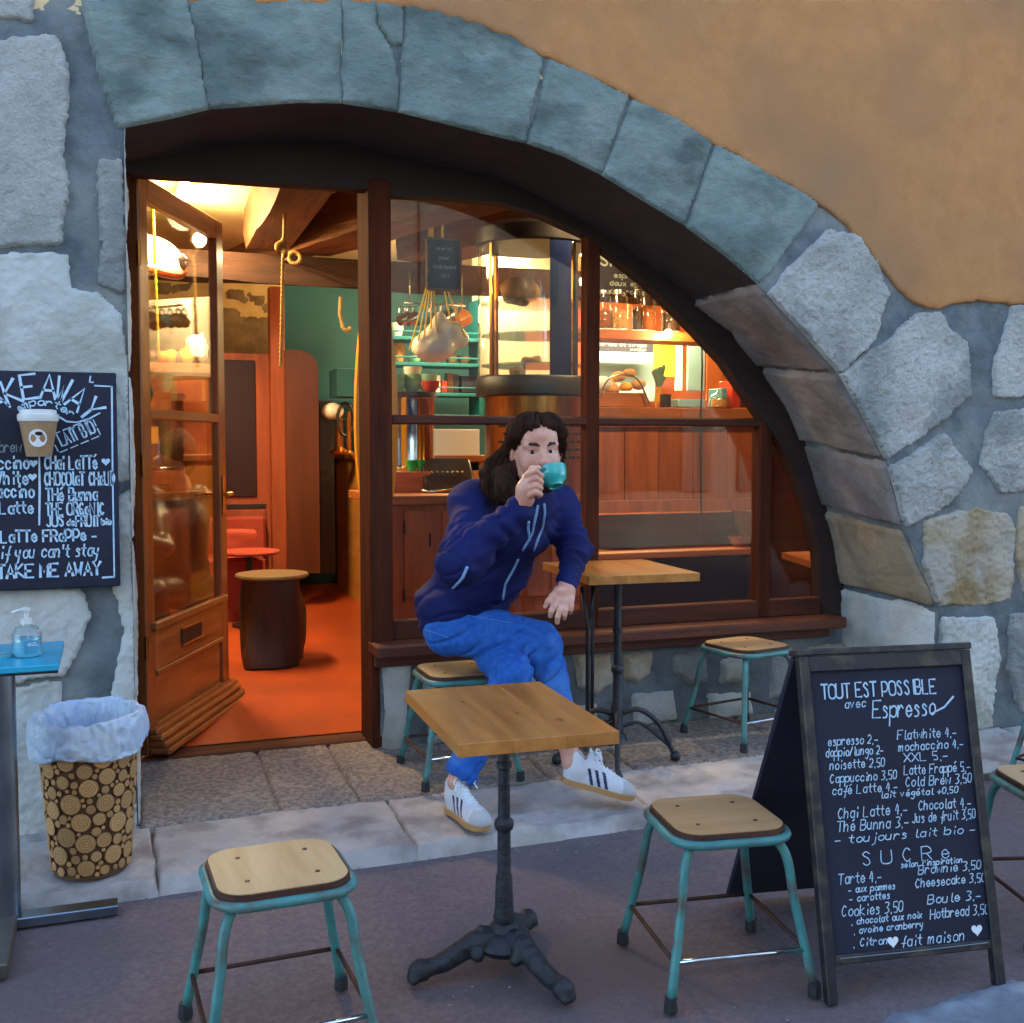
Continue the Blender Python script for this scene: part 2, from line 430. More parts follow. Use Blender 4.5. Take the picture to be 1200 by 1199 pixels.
def prism_obj(name, poly, d0, d1, m, parent=None, axis='y', bev=0.0, world_space=False):
    bm = bmesh.new(); prism(bm, poly, d0, d1, axis)
    if bev: bmesh.ops.bevel(bm, geom=list(bm.edges), offset=bev, segments=1, affect='EDGES')
    return finish(bm, name, m, parent, world_space=world_space)
def copy_tree(o, parent=None):
    c = o.copy(); COL.objects.link(c); c.parent = parent
    for ch in list(o.children):
        copy_tree(ch, c)
    return c

# ------------------------------------------------------------------ smooth solids: distance fields -> surface nets (bodies, clothing)
def _rotm(r):
    return np.array(Euler(r).to_matrix())
class Field:
    def __init__(self): self.p = []; self.disp = None
    def cap(self, a, b, ra, rb=None, k=0.02, neg=False):
        rb = ra if rb is None else rb
        a = np.array(a, float); b = np.array(b, float)
        self.p.append(('c', a, b, ra, rb, k, neg, (a+b)/2, np.linalg.norm(a-b)/2+max(ra, rb))); return self
    def chain(self, pts, rad, k=0.02):
        for i in range(len(pts)-1): self.cap(pts[i], pts[i+1], rad[i], rad[i+1], k)
        return self
    def ell(self, c, r, R=None, k=0.02, neg=False):
        c = np.array(c, float); R = np.eye(3) if R is None else np.array(R)
        self.p.append(('e', c, np.array(r, float), R, None, k, neg, c, max(r))); return self
    def rbox(self, c, h, rr, R=None, k=0.02, neg=False):
        c = np.array(c, float); R = np.eye(3) if R is None else np.array(R)
        self.p.append(('b', c, np.array(h, float), R, rr, k, neg, c, float(np.linalg.norm(h))+rr)); return self
    def one(self, q, X):
        t = q[0]
        if t == 'c':
            a, b, ra, rb = q[1:5]; ab = b-a; l2 = max(float(ab@ab), 1e-12)
            h = np.clip(((X-a)@ab)/l2, 0, 1)
            return np.linalg.norm(X-a-h[:, None]*ab, axis=1) - (ra+(rb-ra)*h)
        if t == 'e':
            L = (X-q[1])@q[3]; k0 = np.linalg.norm(L/q[2], axis=1); k1 = np.linalg.norm(L/(q[2]**2), axis=1)
            return k0*(k0-1)/np.maximum(k1, 1e-9)
        L = np.abs((X-q[1])@q[3])-q[2]
        return np.linalg.norm(np.maximum(L, 0), axis=1)+np.minimum(L.max(axis=1), 0)-q[4]
    def ev(self, X, prims):
        d = np.full(len(X), 1.0)
        for q in prims:
            e = self.one(q, X); k = q[5]
            if q[6]:
                h = np.clip(0.5-0.5*(d+e)/k, 0, 1); d = d*(1-h)+(-e)*h+k*h*(1-h)
            else:
                h = np.clip(0.5+0.5*(e-d)/k, 0, 1); d = e*(1-h)+d*h-k*h*(1-h)
        return d
    def mesh(self, res, pad=0.02, B=14):
        lo = np.min([q[7]-q[8] for q in self.p if not q[6]], axis=0)-pad
        hi = np.max([q[7]+q[8] for q in self.p if not q[6]], axis=0)+pad
        nb = np.ceil((hi-lo)/(res*B)).astype(int)
        R = res*(B+2)*0.5*math.sqrt(3)
        S = B+2
        ii = np.stack(np.meshgrid(*[np.arange(S)]*3, indexing='ij'), -1).reshape(-1, 3)
        VK, VP, Q = [], [], []
        big = (nb*B+8).astype(np.int64)
        offs = [np.array(o) for o in np.ndindex(2, 2, 2)]
        for b in np.ndindex(*nb):
            base = np.array(b)*B
            c = lo+(base-1+(B+1)/2)*res
            pr = [q for q in self.p if np.linalg.norm(q[7]-c)-q[8] < R+q[5]+0.01]
            if not any(not q[6] for q in pr): continue
            d0 = self.ev(c[None, :], pr)[0]
            if abs(d0) > R*1.6+0.03: continue
            idx = ii+base-1
            X = lo+idx*res
            D = self.ev(X, pr)
            if self.disp is not None: D = D-self.disp(X)
            if D.min() > 0 or D.max() < 0: continue
            D = D.reshape(S, S, S)
            sg = D < 0
            n = S-1
            acc = np.zeros((n, n, n, 3)); cnt = np.zeros((n, n, n))
            g = np.stack(np.meshgrid(*[np.arange(n)]*3, indexing='ij'), -1)
            for ax in range(3):
                o1, o2 = [a for a in range(3) if a != ax]
                for u in (0, 1):
                    for v in (0, 1):
                        s0 = [slice(0, n)]*3; s0[o1] = slice(u, n+u); s0[o2] = slice(v, n+v)
                        s1 = list(s0); s1[ax] = slice(1, n+1)
                        A, Bv = D[tuple(s0)], D[tuple(s1)]
                        cr_ = (A < 0) != (Bv < 0)
                        t = np.where(cr_, A/np.where(cr_, A-Bv, 1), 0)
                        p = np.zeros((n, n, n, 3)); p[..., ax] = t; p[..., o1] = u; p[..., o2] = v
                        acc += np.where(cr_[..., None], p, 0); cnt += cr_
            act = cnt > 0
            if not act.any(): continue
            ci = g[act]; pos = lo+(base-1+ci+acc[act]/cnt[act][:, None])*res
            gi = (base+ci).astype(np.int64)
            def key(a): return (a[..., 0]*big[1]+a[..., 1])*big[2]+a[..., 2]
            VK.append(key(gi)); VP.append(pos)
            for ax in range(3):
                o1, o2 = [(1, 2), (2, 0), (0, 1)][ax]
                s0 = [slice(1, B+1)]*3; s1 = list(s0); s1[ax] = slice(2, B+2)
                A, Bv = sg[tuple(s0)], sg[tuple(s1)]
                e = np.argwhere(A != Bv)
                if not len(e): continue
                fl = A[tuple(e.T)]
                e = e+1
                def cell(d1, d2):
                    q = e.copy(); q[:, o1] -= d1; q[:, o2] -= d2
                    return key((base+q).astype(np.int64))
                qd = np.stack([cell(1, 1), cell(0, 1), cell(0, 0), cell(1, 0)], 1)
                qd[~fl] = qd[~fl][:, ::-1]
                Q.append(qd)
        VK = np.concatenate(VK); VP = np.concatenate(VP); Q = np.concatenate(Q)
        uk, first = np.unique(VK, return_index=True)
        V = VP[first]
        F = np.searchsorted(uk, Q)
        F = np.clip(F, 0, len(uk)-1)
        ok = (uk[F] == Q).all(axis=1)
        F = F[ok]
        # light relax
        return V, F
def net_obj(name, fld, res, m, parent=None, relax=2, world_space=True, mat_fn=None):
    V, F = fld.mesh(res)
    n = len(V)
    for _ in range(relax):
        s = np.zeros_like(V); c = np.zeros(n)
        for a in range(4):
            i, j = F[:, a], F[:, (a+1) % 4]
            np.add.at(s, i, V[j]); np.add.at(c, i, 1); np.add.at(s, j, V[i]); np.add.at(c, j, 1)
        V = np.where(c[:, None] > 0, V*0.45+0.55*s/np.maximum(c, 1)[:, None], V)
    me = bpy.data.meshes.new(name)
    me.vertices.add(n); me.vertices.foreach_set('co', V.astype(np.float32).ravel())
    me.loops.add(len(F)*4); me.loops.foreach_set('vertex_index', F.astype(np.int32).ravel())
    me.polygons.add(len(F)); me.polygons.foreach_set('loop_start', np.arange(0, len(F)*4, 4, dtype=np.int32))
    me.polygons.foreach_set('use_smooth', np.ones(len(F), bool))
    me.update(calc_edges=True); me.validate()
    o = link_mesh(name, me, m, parent, world_space=world_space)
    if mat_fn is not None:
        ctr = V[F].mean(axis=1)
        me.polygons.foreach_set('material_index', mat_fn(ctr).astype(np.int32))
    return o

# ================================================================== THE SHOP WALL
YF, YB = 4.35, 4.95            # street face of the wall, face of the wooden shop front
def smst(x): x = np.clip(x, 0, 1); return x*x*(3-2*x)
def poly_sd(U, V, poly):
    P = np.array(poly, float); n = len(P); best = np.full(U.shape, 1e9); ins = np.zeros(U.shape, bool)
    for i in range(n):
        a, b = P[i], P[(i+1) % n]; e = b-a; l = max(e@e, 1e-12)
        t = np.clip(((U-a[0])*e[0]+(V-a[1])*e[1])/l, 0, 1)
        best = np.minimum(best, np.hypot(U-a[0]-t*e[0], V-a[1]-t*e[1]))
        c = (a[1] > V) != (b[1] > V)
        xs = a[0]+(V-a[1])*(e[0])/(e[1] if abs(e[1]) > 1e-12 else 1e-12)
        ins ^= (c & (U < xs))
    return np.where(ins, best, -best)
def relief(poly, fn, cell=0.014, height=0.03, edge=0.03, amp=0.006, rag=0.010, sink=0.018, ns=9.0, seed=0, bulge=0.0, clip=None, fine=0.003, grow=0.0):
    """a stone face standing proud of its bed: heightfield over poly, returns mesh"""
    P = np.array(poly, float)
    lo = P.min(0)-cell*2; hi = P.max(0)+cell*2
    nu = max(3, int((hi[0]-lo[0])/cell)+1); nv = max(3, int((hi[1]-lo[1])/cell)+1)
    U, V = np.meshgrid(np.linspace(lo[0], hi[0], nu), np.linspace(lo[1], hi[1], nv), indexing='ij')
    d = poly_sd(U, V, P)+grow
    q = np.stack([U, V, np.full(U.shape, seed*3.1)], -1)
    d = d+rag*fbm(q*ns, 3)+rag*0.4*vnoise(q*60)
    if clip is not None:
        over = V-arch_z(U); d = np.where(arch_z(U) > 0, np.minimum(d, over*0.8+0.006), d)
    mx = max(float(d.max()), 1e-3)
    h = -sink+(height+sink)*smst(d/edge+0.15)+bulge*smst(d/mx)
    h = h+np.where(d > -edge*0.2, 1, 0)*(amp*fbm(q*7+5, 4)+fine*(np.abs(vnoise(q*52))-0.3+0.5*vnoise(q*95)))
    h = np.where(d < -0.15*edge, -sink, h)
    keep = d > -0.15*edge-0.002
    cellk = keep[:-1, :-1] | keep[1:, :-1] | keep[:-1, 1:] | keep[1:, 1:]
    if clip is not None:
        az = arch_z(U); U = np.where((V < az) & (az > 0) & (U < 0.2) & (V < 2.5), 0.0700, U); az = arch_z(U)
        h = np.where(V < az, -0.004, h); V = np.where((az > 0) & (V < az), az-0.001, V)
    X = fn(U, V, h).reshape(-1, 3)
    idx = np.arange(nu*nv).reshape(nu, nv)
    f = np.stack([idx[:-1, :-1][cellk], idx[1:, :-1][cellk], idx[1:, 1:][cellk], idx[:-1, 1:][cellk]], 1)
    us, inv = np.unique(f, return_inverse=True)
    return me_np(X[us], inv.reshape(f.shape), True)
def on_face(U, V, h): return np.stack([U, YF-h, V], -1)
def fpx(L, y=YF): return [tuple(PY(a, b, y)[[0, 2]]) for a, b in L]

F_PX = [(143,150),(200,139),(245,128),(300,124),(350,120),(400,121),(465,131),(510,142),(560,155),(617,168),(660,183),(703,204),(750,233),(800,263),(850,300),(888,333)]
F_PX2 = [(940,390),(982,437),(1012,490),(1038,540),(1050,580),(1058,620),(1078,668),(1100,714)]
B_PX2 = [(855,385),(890,430),(918,472),(940,517),(953,555),(966,595),(977,640),(985,685)]
F_out = [np.array([0.075, -0.02]), np.array([0.072, 0.5]), np.array([0.068, 1.2]), np.array([0.07, 2.0])]+[np.array(p) for p in fpx(F_PX)]+[np.array(p) for p in fpx(F_PX2)]
B_out = [np.array([0.075, -0.02]), np.array([0.075, 0.5]), np.array([0.075, 1.2]), np.array([0.075, 2.0])]+[np.array(p) for p in fpx(F_PX)]+[np.array(p) for p in fpx(B_PX2, YB)]
xe = F_out[-1][0]
F_out += [np.array([xe-0.01, 0.35]), np.array([xe+0.0, -0.02])]
B_out += [np.array([B_out[-1][0]+0.02, 0.35]), np.array([B_out[-1][0]+0.03, -0.02])]
F_out = np.array(F_out); B_out = np.array(B_out)
nj = 4
_fl = np.concatenate([[0], np.cumsum(np.linalg.norm(np.diff(F_out, axis=0), axis=1))])
S_TOT = _fl[-1]
def outline(s, which):
    A = F_out if which == 0 else B_out
    return np.stack([np.interp(s, _fl, A[:, 0]), np.interp(s, _fl, A[:, 1])], -1)
def s_of_px(px, py):
    p = PY(px, py, YF)[[0, 2]]
    ss = np.linspace(0, S_TOT, 3000); O = outline(ss, 0)
    return ss[np.argmin(np.hypot(O[:, 0]-p[0], O[:, 1]-p[1]))]
def on_reveal(U, V, h):      # U along the arch line, V 0..1 from street to shop front, h inwards to the opening
    a = outline(U, 0); b = outline(U, 1); e = 0.02
    t = outline(np.clip(U+e, 0, S_TOT), 0)-outline(np.clip(U-e, 0, S_TOT), 0)
    t = t/np.maximum(np.linalg.norm(t, axis=-1, keepdims=True), 1e-9)
    nrm = np.stack([t[..., 1], -t[..., 0]], -1)
    p = a*(1-V[..., None])+b*V[..., None]+nrm*np.asarray(h)[..., None]
    return np.stack([p[..., 0], YF+(YB-YF)*V, p[..., 1]], -1)
x_arc = F_out[3:-2, 0]; z_arc = F_out[3:-2, 1]
def arch_z(x):
    x = np.asarray(x); z = np.interp(x, np.concatenate([[0.07], x_arc[1:]]), np.concatenate([[z_arc[1]], z_arc[1:]]))
    return np.where((x < 0.0699) | (x > xe+0.001), -0.02, z)

ED_PX = [(-900,-20),(-300,-12),(0,-22),(85,-10),(130,1),(230,2),(300,4),(400,4),(472,7),(520,17),(560,30),(600,46),(637,66),(690,91),(740,113),(790,141),(838,168),(900,205),(960,238),(990,262),(1012,287),(1050,335),(1072,356),(1090,363),(1120,358),(1155,353),(1200,357),(1500,352),(2200,352)]
ED = np.array(fpx(ED_PX, YF-0.02))

def grid_cols(xs, zlo, zhi, nz_fn, surf):
    """column strips between zlo(x) and zhi(x)"""
    nz = nz_fn; V, Fc = [], []
    T = np.linspace(0, 1, nz)
    X = np.repeat(xs[:, None], nz, 1); Z = zlo[:, None]*(1-T)+zhi[:, None]*T
    P = surf(X, Z)
    idx = np.arange(len(xs)*nz).reshape(len(xs), nz)
    f = np.stack([idx[:-1, :-1], idx[1:, :-1], idx[1:, 1:], idx[:-1, 1:]], -1).reshape(-1, 4)
    return P.reshape(-1, 3), f
def mortar_surf(X, Z):
    q = np.stack([X, Z, X*0], -1)
    h = 0.007*fbm(q*3.2, 4)+0.0055*fbm(q*16, 3)
    h = np.minimum(h, 0.009)
    return np.stack([X, YF-h, Z], -1)
Vs, Fs, off = [], [], 0
def pushm(P, f):
    global off
    Vs.append(P); Fs.append(f+off); off += len(P)
xa = np.concatenate([np.linspace(-5.0, -0.8, 60), np.linspace(-0.79, 0.07, 75)]); pushm(*grid_cols(xa, np.full(135, -0.02), np.full(135, 3.3), 240, mortar_surf))
xb = np.unique(np.concatenate([np.linspace(0.07, xe, 300), x_arc[1:]])); zb = np.interp(xb, np.concatenate([[0.07], x_arc[1:]]), np.concatenate([[z_arc[1]], z_arc[1:]]))
pushm(*grid_cols(xb, zb, np.full(len(xb), 3.3), 110, mortar_surf))
xc = np.concatenate([np.linspace(xe, 5.2, 110), np.linspace(5.21, 9.0, 50)]); pushm(*grid_cols(xc, np.full(160, -0.02), np.full(160, 3.3), 240, mortar_surf))
wall = link_mesh('shop_wall', me_np(np.concatenate(Vs), np.concatenate(Fs), True), M['mortar'])
tag(wall, 'old rubble stone wall with ochre plaster above the wide cafe arch', 'wall')

# plaster with a rounded proud lower lip
xs = np.linspace(-5.0, 9.0, 1100); ze = np.interp(xs, ED[:, 0], ED[:, 1])+0.007*vnoise(np.stack([xs*9, xs*0, xs*0], -1))+0.006*vnoise(np.stack([xs*34, xs*0, xs*0], -1))
rows = np.concatenate([[0, .004, .012, .03, .06], np.linspace(0.1, 1.5, 50), [2.0, 3.0, 4.5]])
hh = np.concatenate([[-0.012, .012, .018, .019, .018], np.full(53, .017)])
X = np.repeat(xs[:, None], len(rows), 1); Z = ze[:, None]+rows[None, :]
q = np.stack([X, Z, X*0], -1)
Hh = hh[None, :]+0.007*fbm(q*1.8+3, 4)+0.0012*fbm(q*30, 2)
P = np.stack([X, YF-Hh, Z], -1).reshape(-1, 3)
idx = np.arange(len(P)).reshape(len(xs), len(rows))
f = np.stack([idx[:-1, :-1], idx[1:, :-1], idx[1:, 1:], idx[:-1, 1:]], -1).reshape(-1, 4)
link_mesh('plaster', me_np(P, f, True), M['plaster'], wall)

# arch underside and jambs
ss = np.unique(np.concatenate([np.linspace(0, S_TOT, 260), _fl])); tt = np.linspace(0, 1, 22)
U, V = np.meshgrid(ss, tt, indexing='ij')
q = np.stack([U, V, U*0+9], -1)
ed_ = np.minimum(1, V*8)
s_a, s_b = s_of_px(143, 150), s_of_px(888, 333)
R_ = on_reveal(U, V, -0.002+(0.006*fbm(q*4, 3)+0.003*fbm(q*20, 2))*ed_)
idx = np.arange(U.size).reshape(U.shape)
f = np.stack([idx[:-1, :-1], idx[:-1, 1:], idx[1:, 1:], idx[1:, :-1]], -1)
su = (ss[:-1]+ss[1:])/2
top = (su > s_a-0.02) & (su < s_b)
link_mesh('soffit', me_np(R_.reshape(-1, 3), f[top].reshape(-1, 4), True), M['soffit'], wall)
link_mesh('jamb', me_np(R_.reshape(-1, 3), f[~top].reshape(-1, 4), True), M['mortar'], wall)

# --- stones of the face
sd = 0
def stone(L, m, height=0.03, y=YF, **kw):
    global sd
    sd += 1
    o = link_mesh('stone', relief(fpx(L), on_face, height=height, seed=sd, **kw), M[m], wall)
    return o
def not_open(U, V): return (V >= arch_z(U)-0.004)
pale = dict(height=0.016, edge=0.009, amp=0.007, rag=0.013, bulge=0.006, fine=0.006, grow=0.014, cell=0.009)
for L in [
    [(-500,42),(62,46),(72,75),(76,120),(72,190),(74,245),(72,284),(-500,290)],
    [(-500,-40),(34,-40),(34,22),(-500,24)],
    [(-500,303),(76,303),(80,340),(112,346),(142,368),(147,430),(152,500),(158,560),(-500,560)],
    [(118,188),(139,190),(143,250),(142,340),(119,330)],
    [(-500,575),(-60,575),(-60,690),(92,692),(102,722),(74,790),(-20,800),(-500,790)],
    [(-500,806),(-20,812),(70,800),(66,860),(90,930),(92,1020),(-500,1030)],
    [(128,600),(156,575),(158,690),(160,760),(160,826),(134,820),(146,740)],
    [(110,840),(158,835),(160,930),(160,1000),(104,1000)],
    [(-500,1040),(150,1012),(155,1080),(-500,1090)]]:
    stone(L, 'stone_white' if L[0][1] > 300 else 'stone_pale', clip=not_open, **pale)
def vouss(L, **kw):
    stone(L, 'stone_blue', height=0.016, edge=0.007, amp=0.008, rag=0.004, sink=0.012, clip=not_open, bulge=0.006, fine=0.005, grow=0.013, cell=0.011, **kw)
def arcseg(x0, x1, n=6):   # arris points between two picture columns, right to left
    A = np.array(F_PX, float); xs_ = np.linspace(x1, x0, n)
    return [(float(x), float(np.interp(x, A[:, 0], A[:, 1]))+2) for x in xs_]
vouss([(98,0),(216,-2)]+arcseg(147, 243)+[(136,140),(118,80)])
vouss([(219,-2),(398,0)]+arcseg(247, 398)+[(232,60)])
vouss([(402,0),(436,2),(440,30),(456,60),(462,95)]+arcseg(404, 462))
vouss([(440,2),(470,3),(468,50),(459,52),(446,30)])
vouss([(476,6),(520,14),(560,28),(600,44),(634,64),(632,80),(624,110)]+arcseg(469, 613))
vouss([(643,72),(690,92),(734,114),(722,145)]+arcseg(621, 701))
vouss([(741,118),(790,141),(832,167),(820,205)]+arcseg(707, 798))
vouss([(839,172),(900,205),(956,240),(920,290),(905,315)]+arcseg(805, 884))
rp = dict(height=0.020, edge=0.009, amp=0.010, rag=0.010, bulge=0.006, fine=0.010, clip=not_open, grow=0.014, cell=0.0085)
for L, m in [
    ([(968,272),(1003,276),(1010,292),(1022,305),(1038,345),(1030,372),(1025,395),(984,434),(960,412),(900,347),(916,322),(935,308)], 'stone_pale'),
    ([(1074,372),(1100,368),(1108,385),(1130,402),(1136,462),(1096,498),(1050,530),(1037,536),(1012,488),(986,440),(1022,412),(1048,392)], 'stone_pale'),
    ([(1042,546),(1106,512),(1120,530),(1137,552),(1112,590),(1062,616),(1054,592)], 'stone_pale'),
    ([(1186,362),(1300,355),(1400,360),(1390,465),(1166,463),(1166,420)], 'stone_pale'),
    ([(1166,483),(1300,473),(1400,480),(1390,575),(1170,575),(1148,545),(1156,505)], 'stone_pale'),
    ([(1085,612),(1140,597),(1178,607),(1186,625),(1182,700),(1160,708),(1102,708),(1082,664)], 'stone_yellow'),
    ([(1196,596),(1300,590),(1400,600),(1390,700),(1198,692),(1190,640)], 'stone_yellow'),
    ([(1104,724),(1162,724),(1168,770),(1160,850),(1120,860),(1104,860)], 'stone_white'),
    ([(1184,722),(1300,716),(1400,720),(1390,820),(1196,832),(1182,780)], 'stone_pale'),
    ([(1110,876),(1160,866),(1210,860),(1210,950),(1112,950)], 'stone_pale'),
    ([(1222,850),(1400,840),(1400,960),(1226,960)], 'stone_pale')]:
    stone(L, m, **rp)

# --- stones of the reveal (right haunch and the two jambs)
def rstone(s0, s1, m, t0=0.03, t1=0.97, **kw):
    global sd
    sd += 1
    dd = dict(height=0.018, edge=0.014, amp=0.006, rag=0.007, bulge=0.01, fine=0.004, sink=0.012); dd.update(kw)
    sc_ = YB-YF
    fn = lambda U, V, h: on_reveal(U, V/sc_, h)
    link_mesh('reveal_stone', relief([(s0, t0*sc_), (s1, t0*sc_), (s1, t1*sc_), (s0, t1*sc_)], fn, seed=sd, **dd), M[m], wall)
g = 0.012
sj = [s_b, s_of_px(982, 437), s_of_px(1038, 540), s_of_px(1058, 620), s_of_px(1100, 714), S_TOT-0.36, S_TOT]
for i, m in enumerate(['reveal', 'reveal', 'reveal', 'reveal_yellow', 'stone_white', 'stone_white']):
    rstone(sj[i]+g, sj[i+1]-g, m, 0.02, 0.99)
for a, b in [(0.0, 0.55), (0.55, 1.15), (1.15, 1.8), (1.8, 2.3), (2.3, s_a-0.02)]:
    rstone(a+g, b-g, 'stone_white', 0.02, 0.8, height=0.006)

# ================================================================== GROUND
def sheet(name, x0, x1, y0, y1, z, m, n=2, parent=None):
    vs_ = []; nx = ny = n
    X, Y = np.meshgrid(np.linspace(x0, x1, nx), np.linspace(y0, y1, ny), indexing='ij')
    P = np.stack([X, Y, np.full(X.shape, z) if np.isscalar(z) else z(X, Y)], -1).reshape(-1, 3)
    idx = np.arange(nx*ny).reshape(nx, ny)
    f = np.stack([idx[:-1, :-1], idx[1:, :-1], idx[1:, 1:], idx[:-1, 1:]], -1).reshape(-1, 4)
    return link_mesh(name, me_np(P, f, True), m, parent)
def road_z(X, Y):
    q = np.stack([X, Y, X*0], -1)
    return 0.004*fbm(q*0.9, 3)-0.004
tag(sheet('ground', -60, 60, -60, 60, -0.03, M['asphalt']), kind='structure')
road = tag(sheet('road', -6, 9, -3, 3.95, road_z, M['asphalt'], 160), kind='structure')
pv = tag(sheet('pavement', -6, 9, 3.9, 5.3, lambda X, Y: 0.028+np.clip((Y-3.86)/1.1, 0, 1)*0.06, M['pavement'], 30), kind='structure')
bm = bmesh.new(); bx(bm, (1.5, 3.90, 0.0), (15, 0.1, 0.05)); 
finish(bm, 'kerb_bed', M['pavement'], pv)
def on_pav(U, V, h): return np.stack([U, V, 0.04+np.clip((V-3.86)/1.1, 0, 1)*0.06+h], -1)
def slab(L, m, name='paving_slab', **kw):
    global sd
    sd += 1
    dd = dict(height=0.012, edge=0.006, amp=0.003, rag=0.003, fine=0.003, sink=0.012, cell=0.012, grow=0.003); dd.update(kw)
    link_mesh(name, relief(L, on_pav, seed=sd, **dd), M[m], pv)
def pk(L, z=0.055): return [tuple(PZ(a, b, z)[:2]) for a, b in L]
# kerb stones, the front row
kx = [-1.9, -0.75, 0.12, 1.02, 2.0, 3.05, 4.2, 5.4]
for a, b in zip(kx[:-1], kx[1:]):
    y0 = 3.79+0.022*a; y1 = 3.79+0.022*b
    slab([(a+.001, y0), (b-.001, y1), (b-.001, 4.27+0.015*b), (a+.001, 4.27+.015*a)], 'kerb', 'kerb_stone', amp=0.005, rag=0.004, height=0.014, edge=0.010, fine=0.005, sink=0.06, grow=0.004, cell=0.010)
# threshold slabs
def y2(x): return 4.285+0.015*x
tx = [-0.9, -0.45, 0.07, 0.60, 0.92, 1.38, 1.75, 2.15, 2.6, 3.1, 3.68]
for i, (a, b) in enumerate(zip(tx[:-1], tx[1:])):
    if a < 0.0:
        slab([(a+.007, y2(a)), (b-.007, y2(b)), (b-.007, 4.345), (a+.007, 4.345)], 'kerb')
    else:
        x1 = b-.007
        if i > 4:      # two rows in front of the low wall
            slab([(a+.007, y2(a)), (x1, y2(b)), (x1, 4.6), (a+.007, 4.6)], 'slab', rag=0.003, edge=0.008)
            slab([(a-.09, 4.615), (x1-.1, 4.615), (x1-.1, 4.9), (a-.09, 4.9)], 'slab', rag=0.003, edge=0.008)
        else:
            slab([(max(a+.007, .09), y2(a)), (x1, y2(b)), (x1, 5.06), (max(a+.007, .09), 5.06)], 'slab', fine=0.004, rag=0.002, edge=0.006)
# pale paving of the lane edge at the lower right
bm = bmesh.new()
o = link_mesh('lane_paving', relief(pk([(985,1230),(1045,1182),(1230,1140),(1600,1100),(1600,1400),(985,1400)], 0.0), lambda U, V, h: np.stack([U, V, h+0.004], -1), cell=0.025, height=0.006, edge=0.05, amp=0.003, rag=0.02, sink=0.012, seed=77), M['pale_paving'])
tag(o, kind='structure'); bm.free()

# ================================================================== THE WOODEN SHOP FRONT
sf = empty('shop_front', 'dark wooden arched shop front with five glass panes and a deep sill', 'shop window', (1.15, 4.98, 0.1))
def W(name, m, *a, **k):
    return box(name, *a, M[m], sf, world_space=True, **k)
ci = nj-0
Bo = [tuple(p) for p in B_out[3:-2]]
inner = fpx([(130,202),(432,222),(458,228),(520,231),(590,237),(640,254),(693,278),(705,290),(760,333),(800,372),(850,425),(893,488),(925,535),(950,600),(961,650),(965,722)], YB-0.02)
_c = np.array([1.9, 0.9]); Bo2 = [(0.05, 2.55), (0.05, Bo[1][1]+0.05)]+[tuple(_c+(np.array(b)-_c)*1.02) for b in Bo[1:]]+[(B_out[-2][0]-0.01, 0.55)]
bm = bmesh.new()
prism(bm, Bo2+inner[::-1][:-1]+[(0.08, inner[0][1])], YB-0.02, YB+0.07, 'y')
bmesh.ops.triangulate(bm, faces=[f_ for f_ in bm.faces if len(f_.verts) > 4])
finish(bm, 'arch_frame', M['wood_arch'], sf, world_space=True)
def X_(px, y=YB): return PY(px, 500, y)[0]
def Z_(py, px=600, y=YB): return PY(px, py, y)[2]
ztop = Z_(228, 445)
yp = YB-0.01
W('post', 'wood_frame_v', ((X_(432)+X_(458))/2, YB+0.09, (ztop+0.06+0.1)/2), (X_(458)-X_(432), 0.24, ztop+0.06-0.1), bev=0.006)
W('post', 'wood_frame_v', (0.088, YB+0.06, 1.36), (0.026, 0.12, 2.55), bev=0.005)
W('mullion', 'wood_frame_v', ((X_(687)+X_(702))/2, YB+0.035, (Z_(280, 693)+0.62)/2), (X_(702)-X_(687), 0.09, Z_(270, 693)-0.60), bev=0.008)
xr0, xr1 = X_(458), X_(903)
W('rail', 'wood_frame', ((xr0+xr1)/2, YB+0.03, Z_(493.5, 680)), (xr1-xr0, 0.070, 0.043), bev=0.008)
W('mullion', 'wood_frame_v', ((X_(890)+X_(905))/2, YB+0.035, (Z_(493, 897)+0.6)/2), (X_(905)-X_(890), 0.085, Z_(493, 897)-0.6), bev=0.008)
zs = 0.60
W('bottom_rail', 'wood_frame', ((xr0+X_(966))/2, YB+0.03, zs+0.045), (X_(966)-xr0, 0.066, 0.09), bev=0.006)
xs1 = PY(992, 730, 4.8)[0]
W('sill', 'wood_sill', ((X_(440, 4.8)+xs1)/2, 4.89, 0.575), (xs1-X_(440, 4.8), 0.2, 0.055), bev=0.008)
W('sill_apron', 'wood_sill', ((X_(440, 4.8)+xs1)/2-0.02, 4.92, 0.52), (xs1-X_(440, 4.8)-0.06, 0.1, 0.055), bev=0.005)
# threshold board
box('threshold', ((0.1+1.12)/2, 5.12, 0.095), (1.04, 0.15, 0.05), M['wood_frame'], sf, bev=0.006, world_space=True)
def pane(L, y=YB+0.03):
    prism_obj('pane', fpx(L, y), y, y+0.005, M['glass'], sf, world_space=True)
pane([(455,224),(590,234),(640,250),(691,275),(691,492),(455,492)])
pane([(700,284),(760,330),(800,368),(850,421),(895,482),(900,492),(700,492)])
pane([(455,495),(691,497),(691,712),(455,730)])
pane([(699,497),(893,497),(893,710),(699,712)])
pane([(903,497),(929,533),(954,598),(965,648),(968,710),(903,710)])

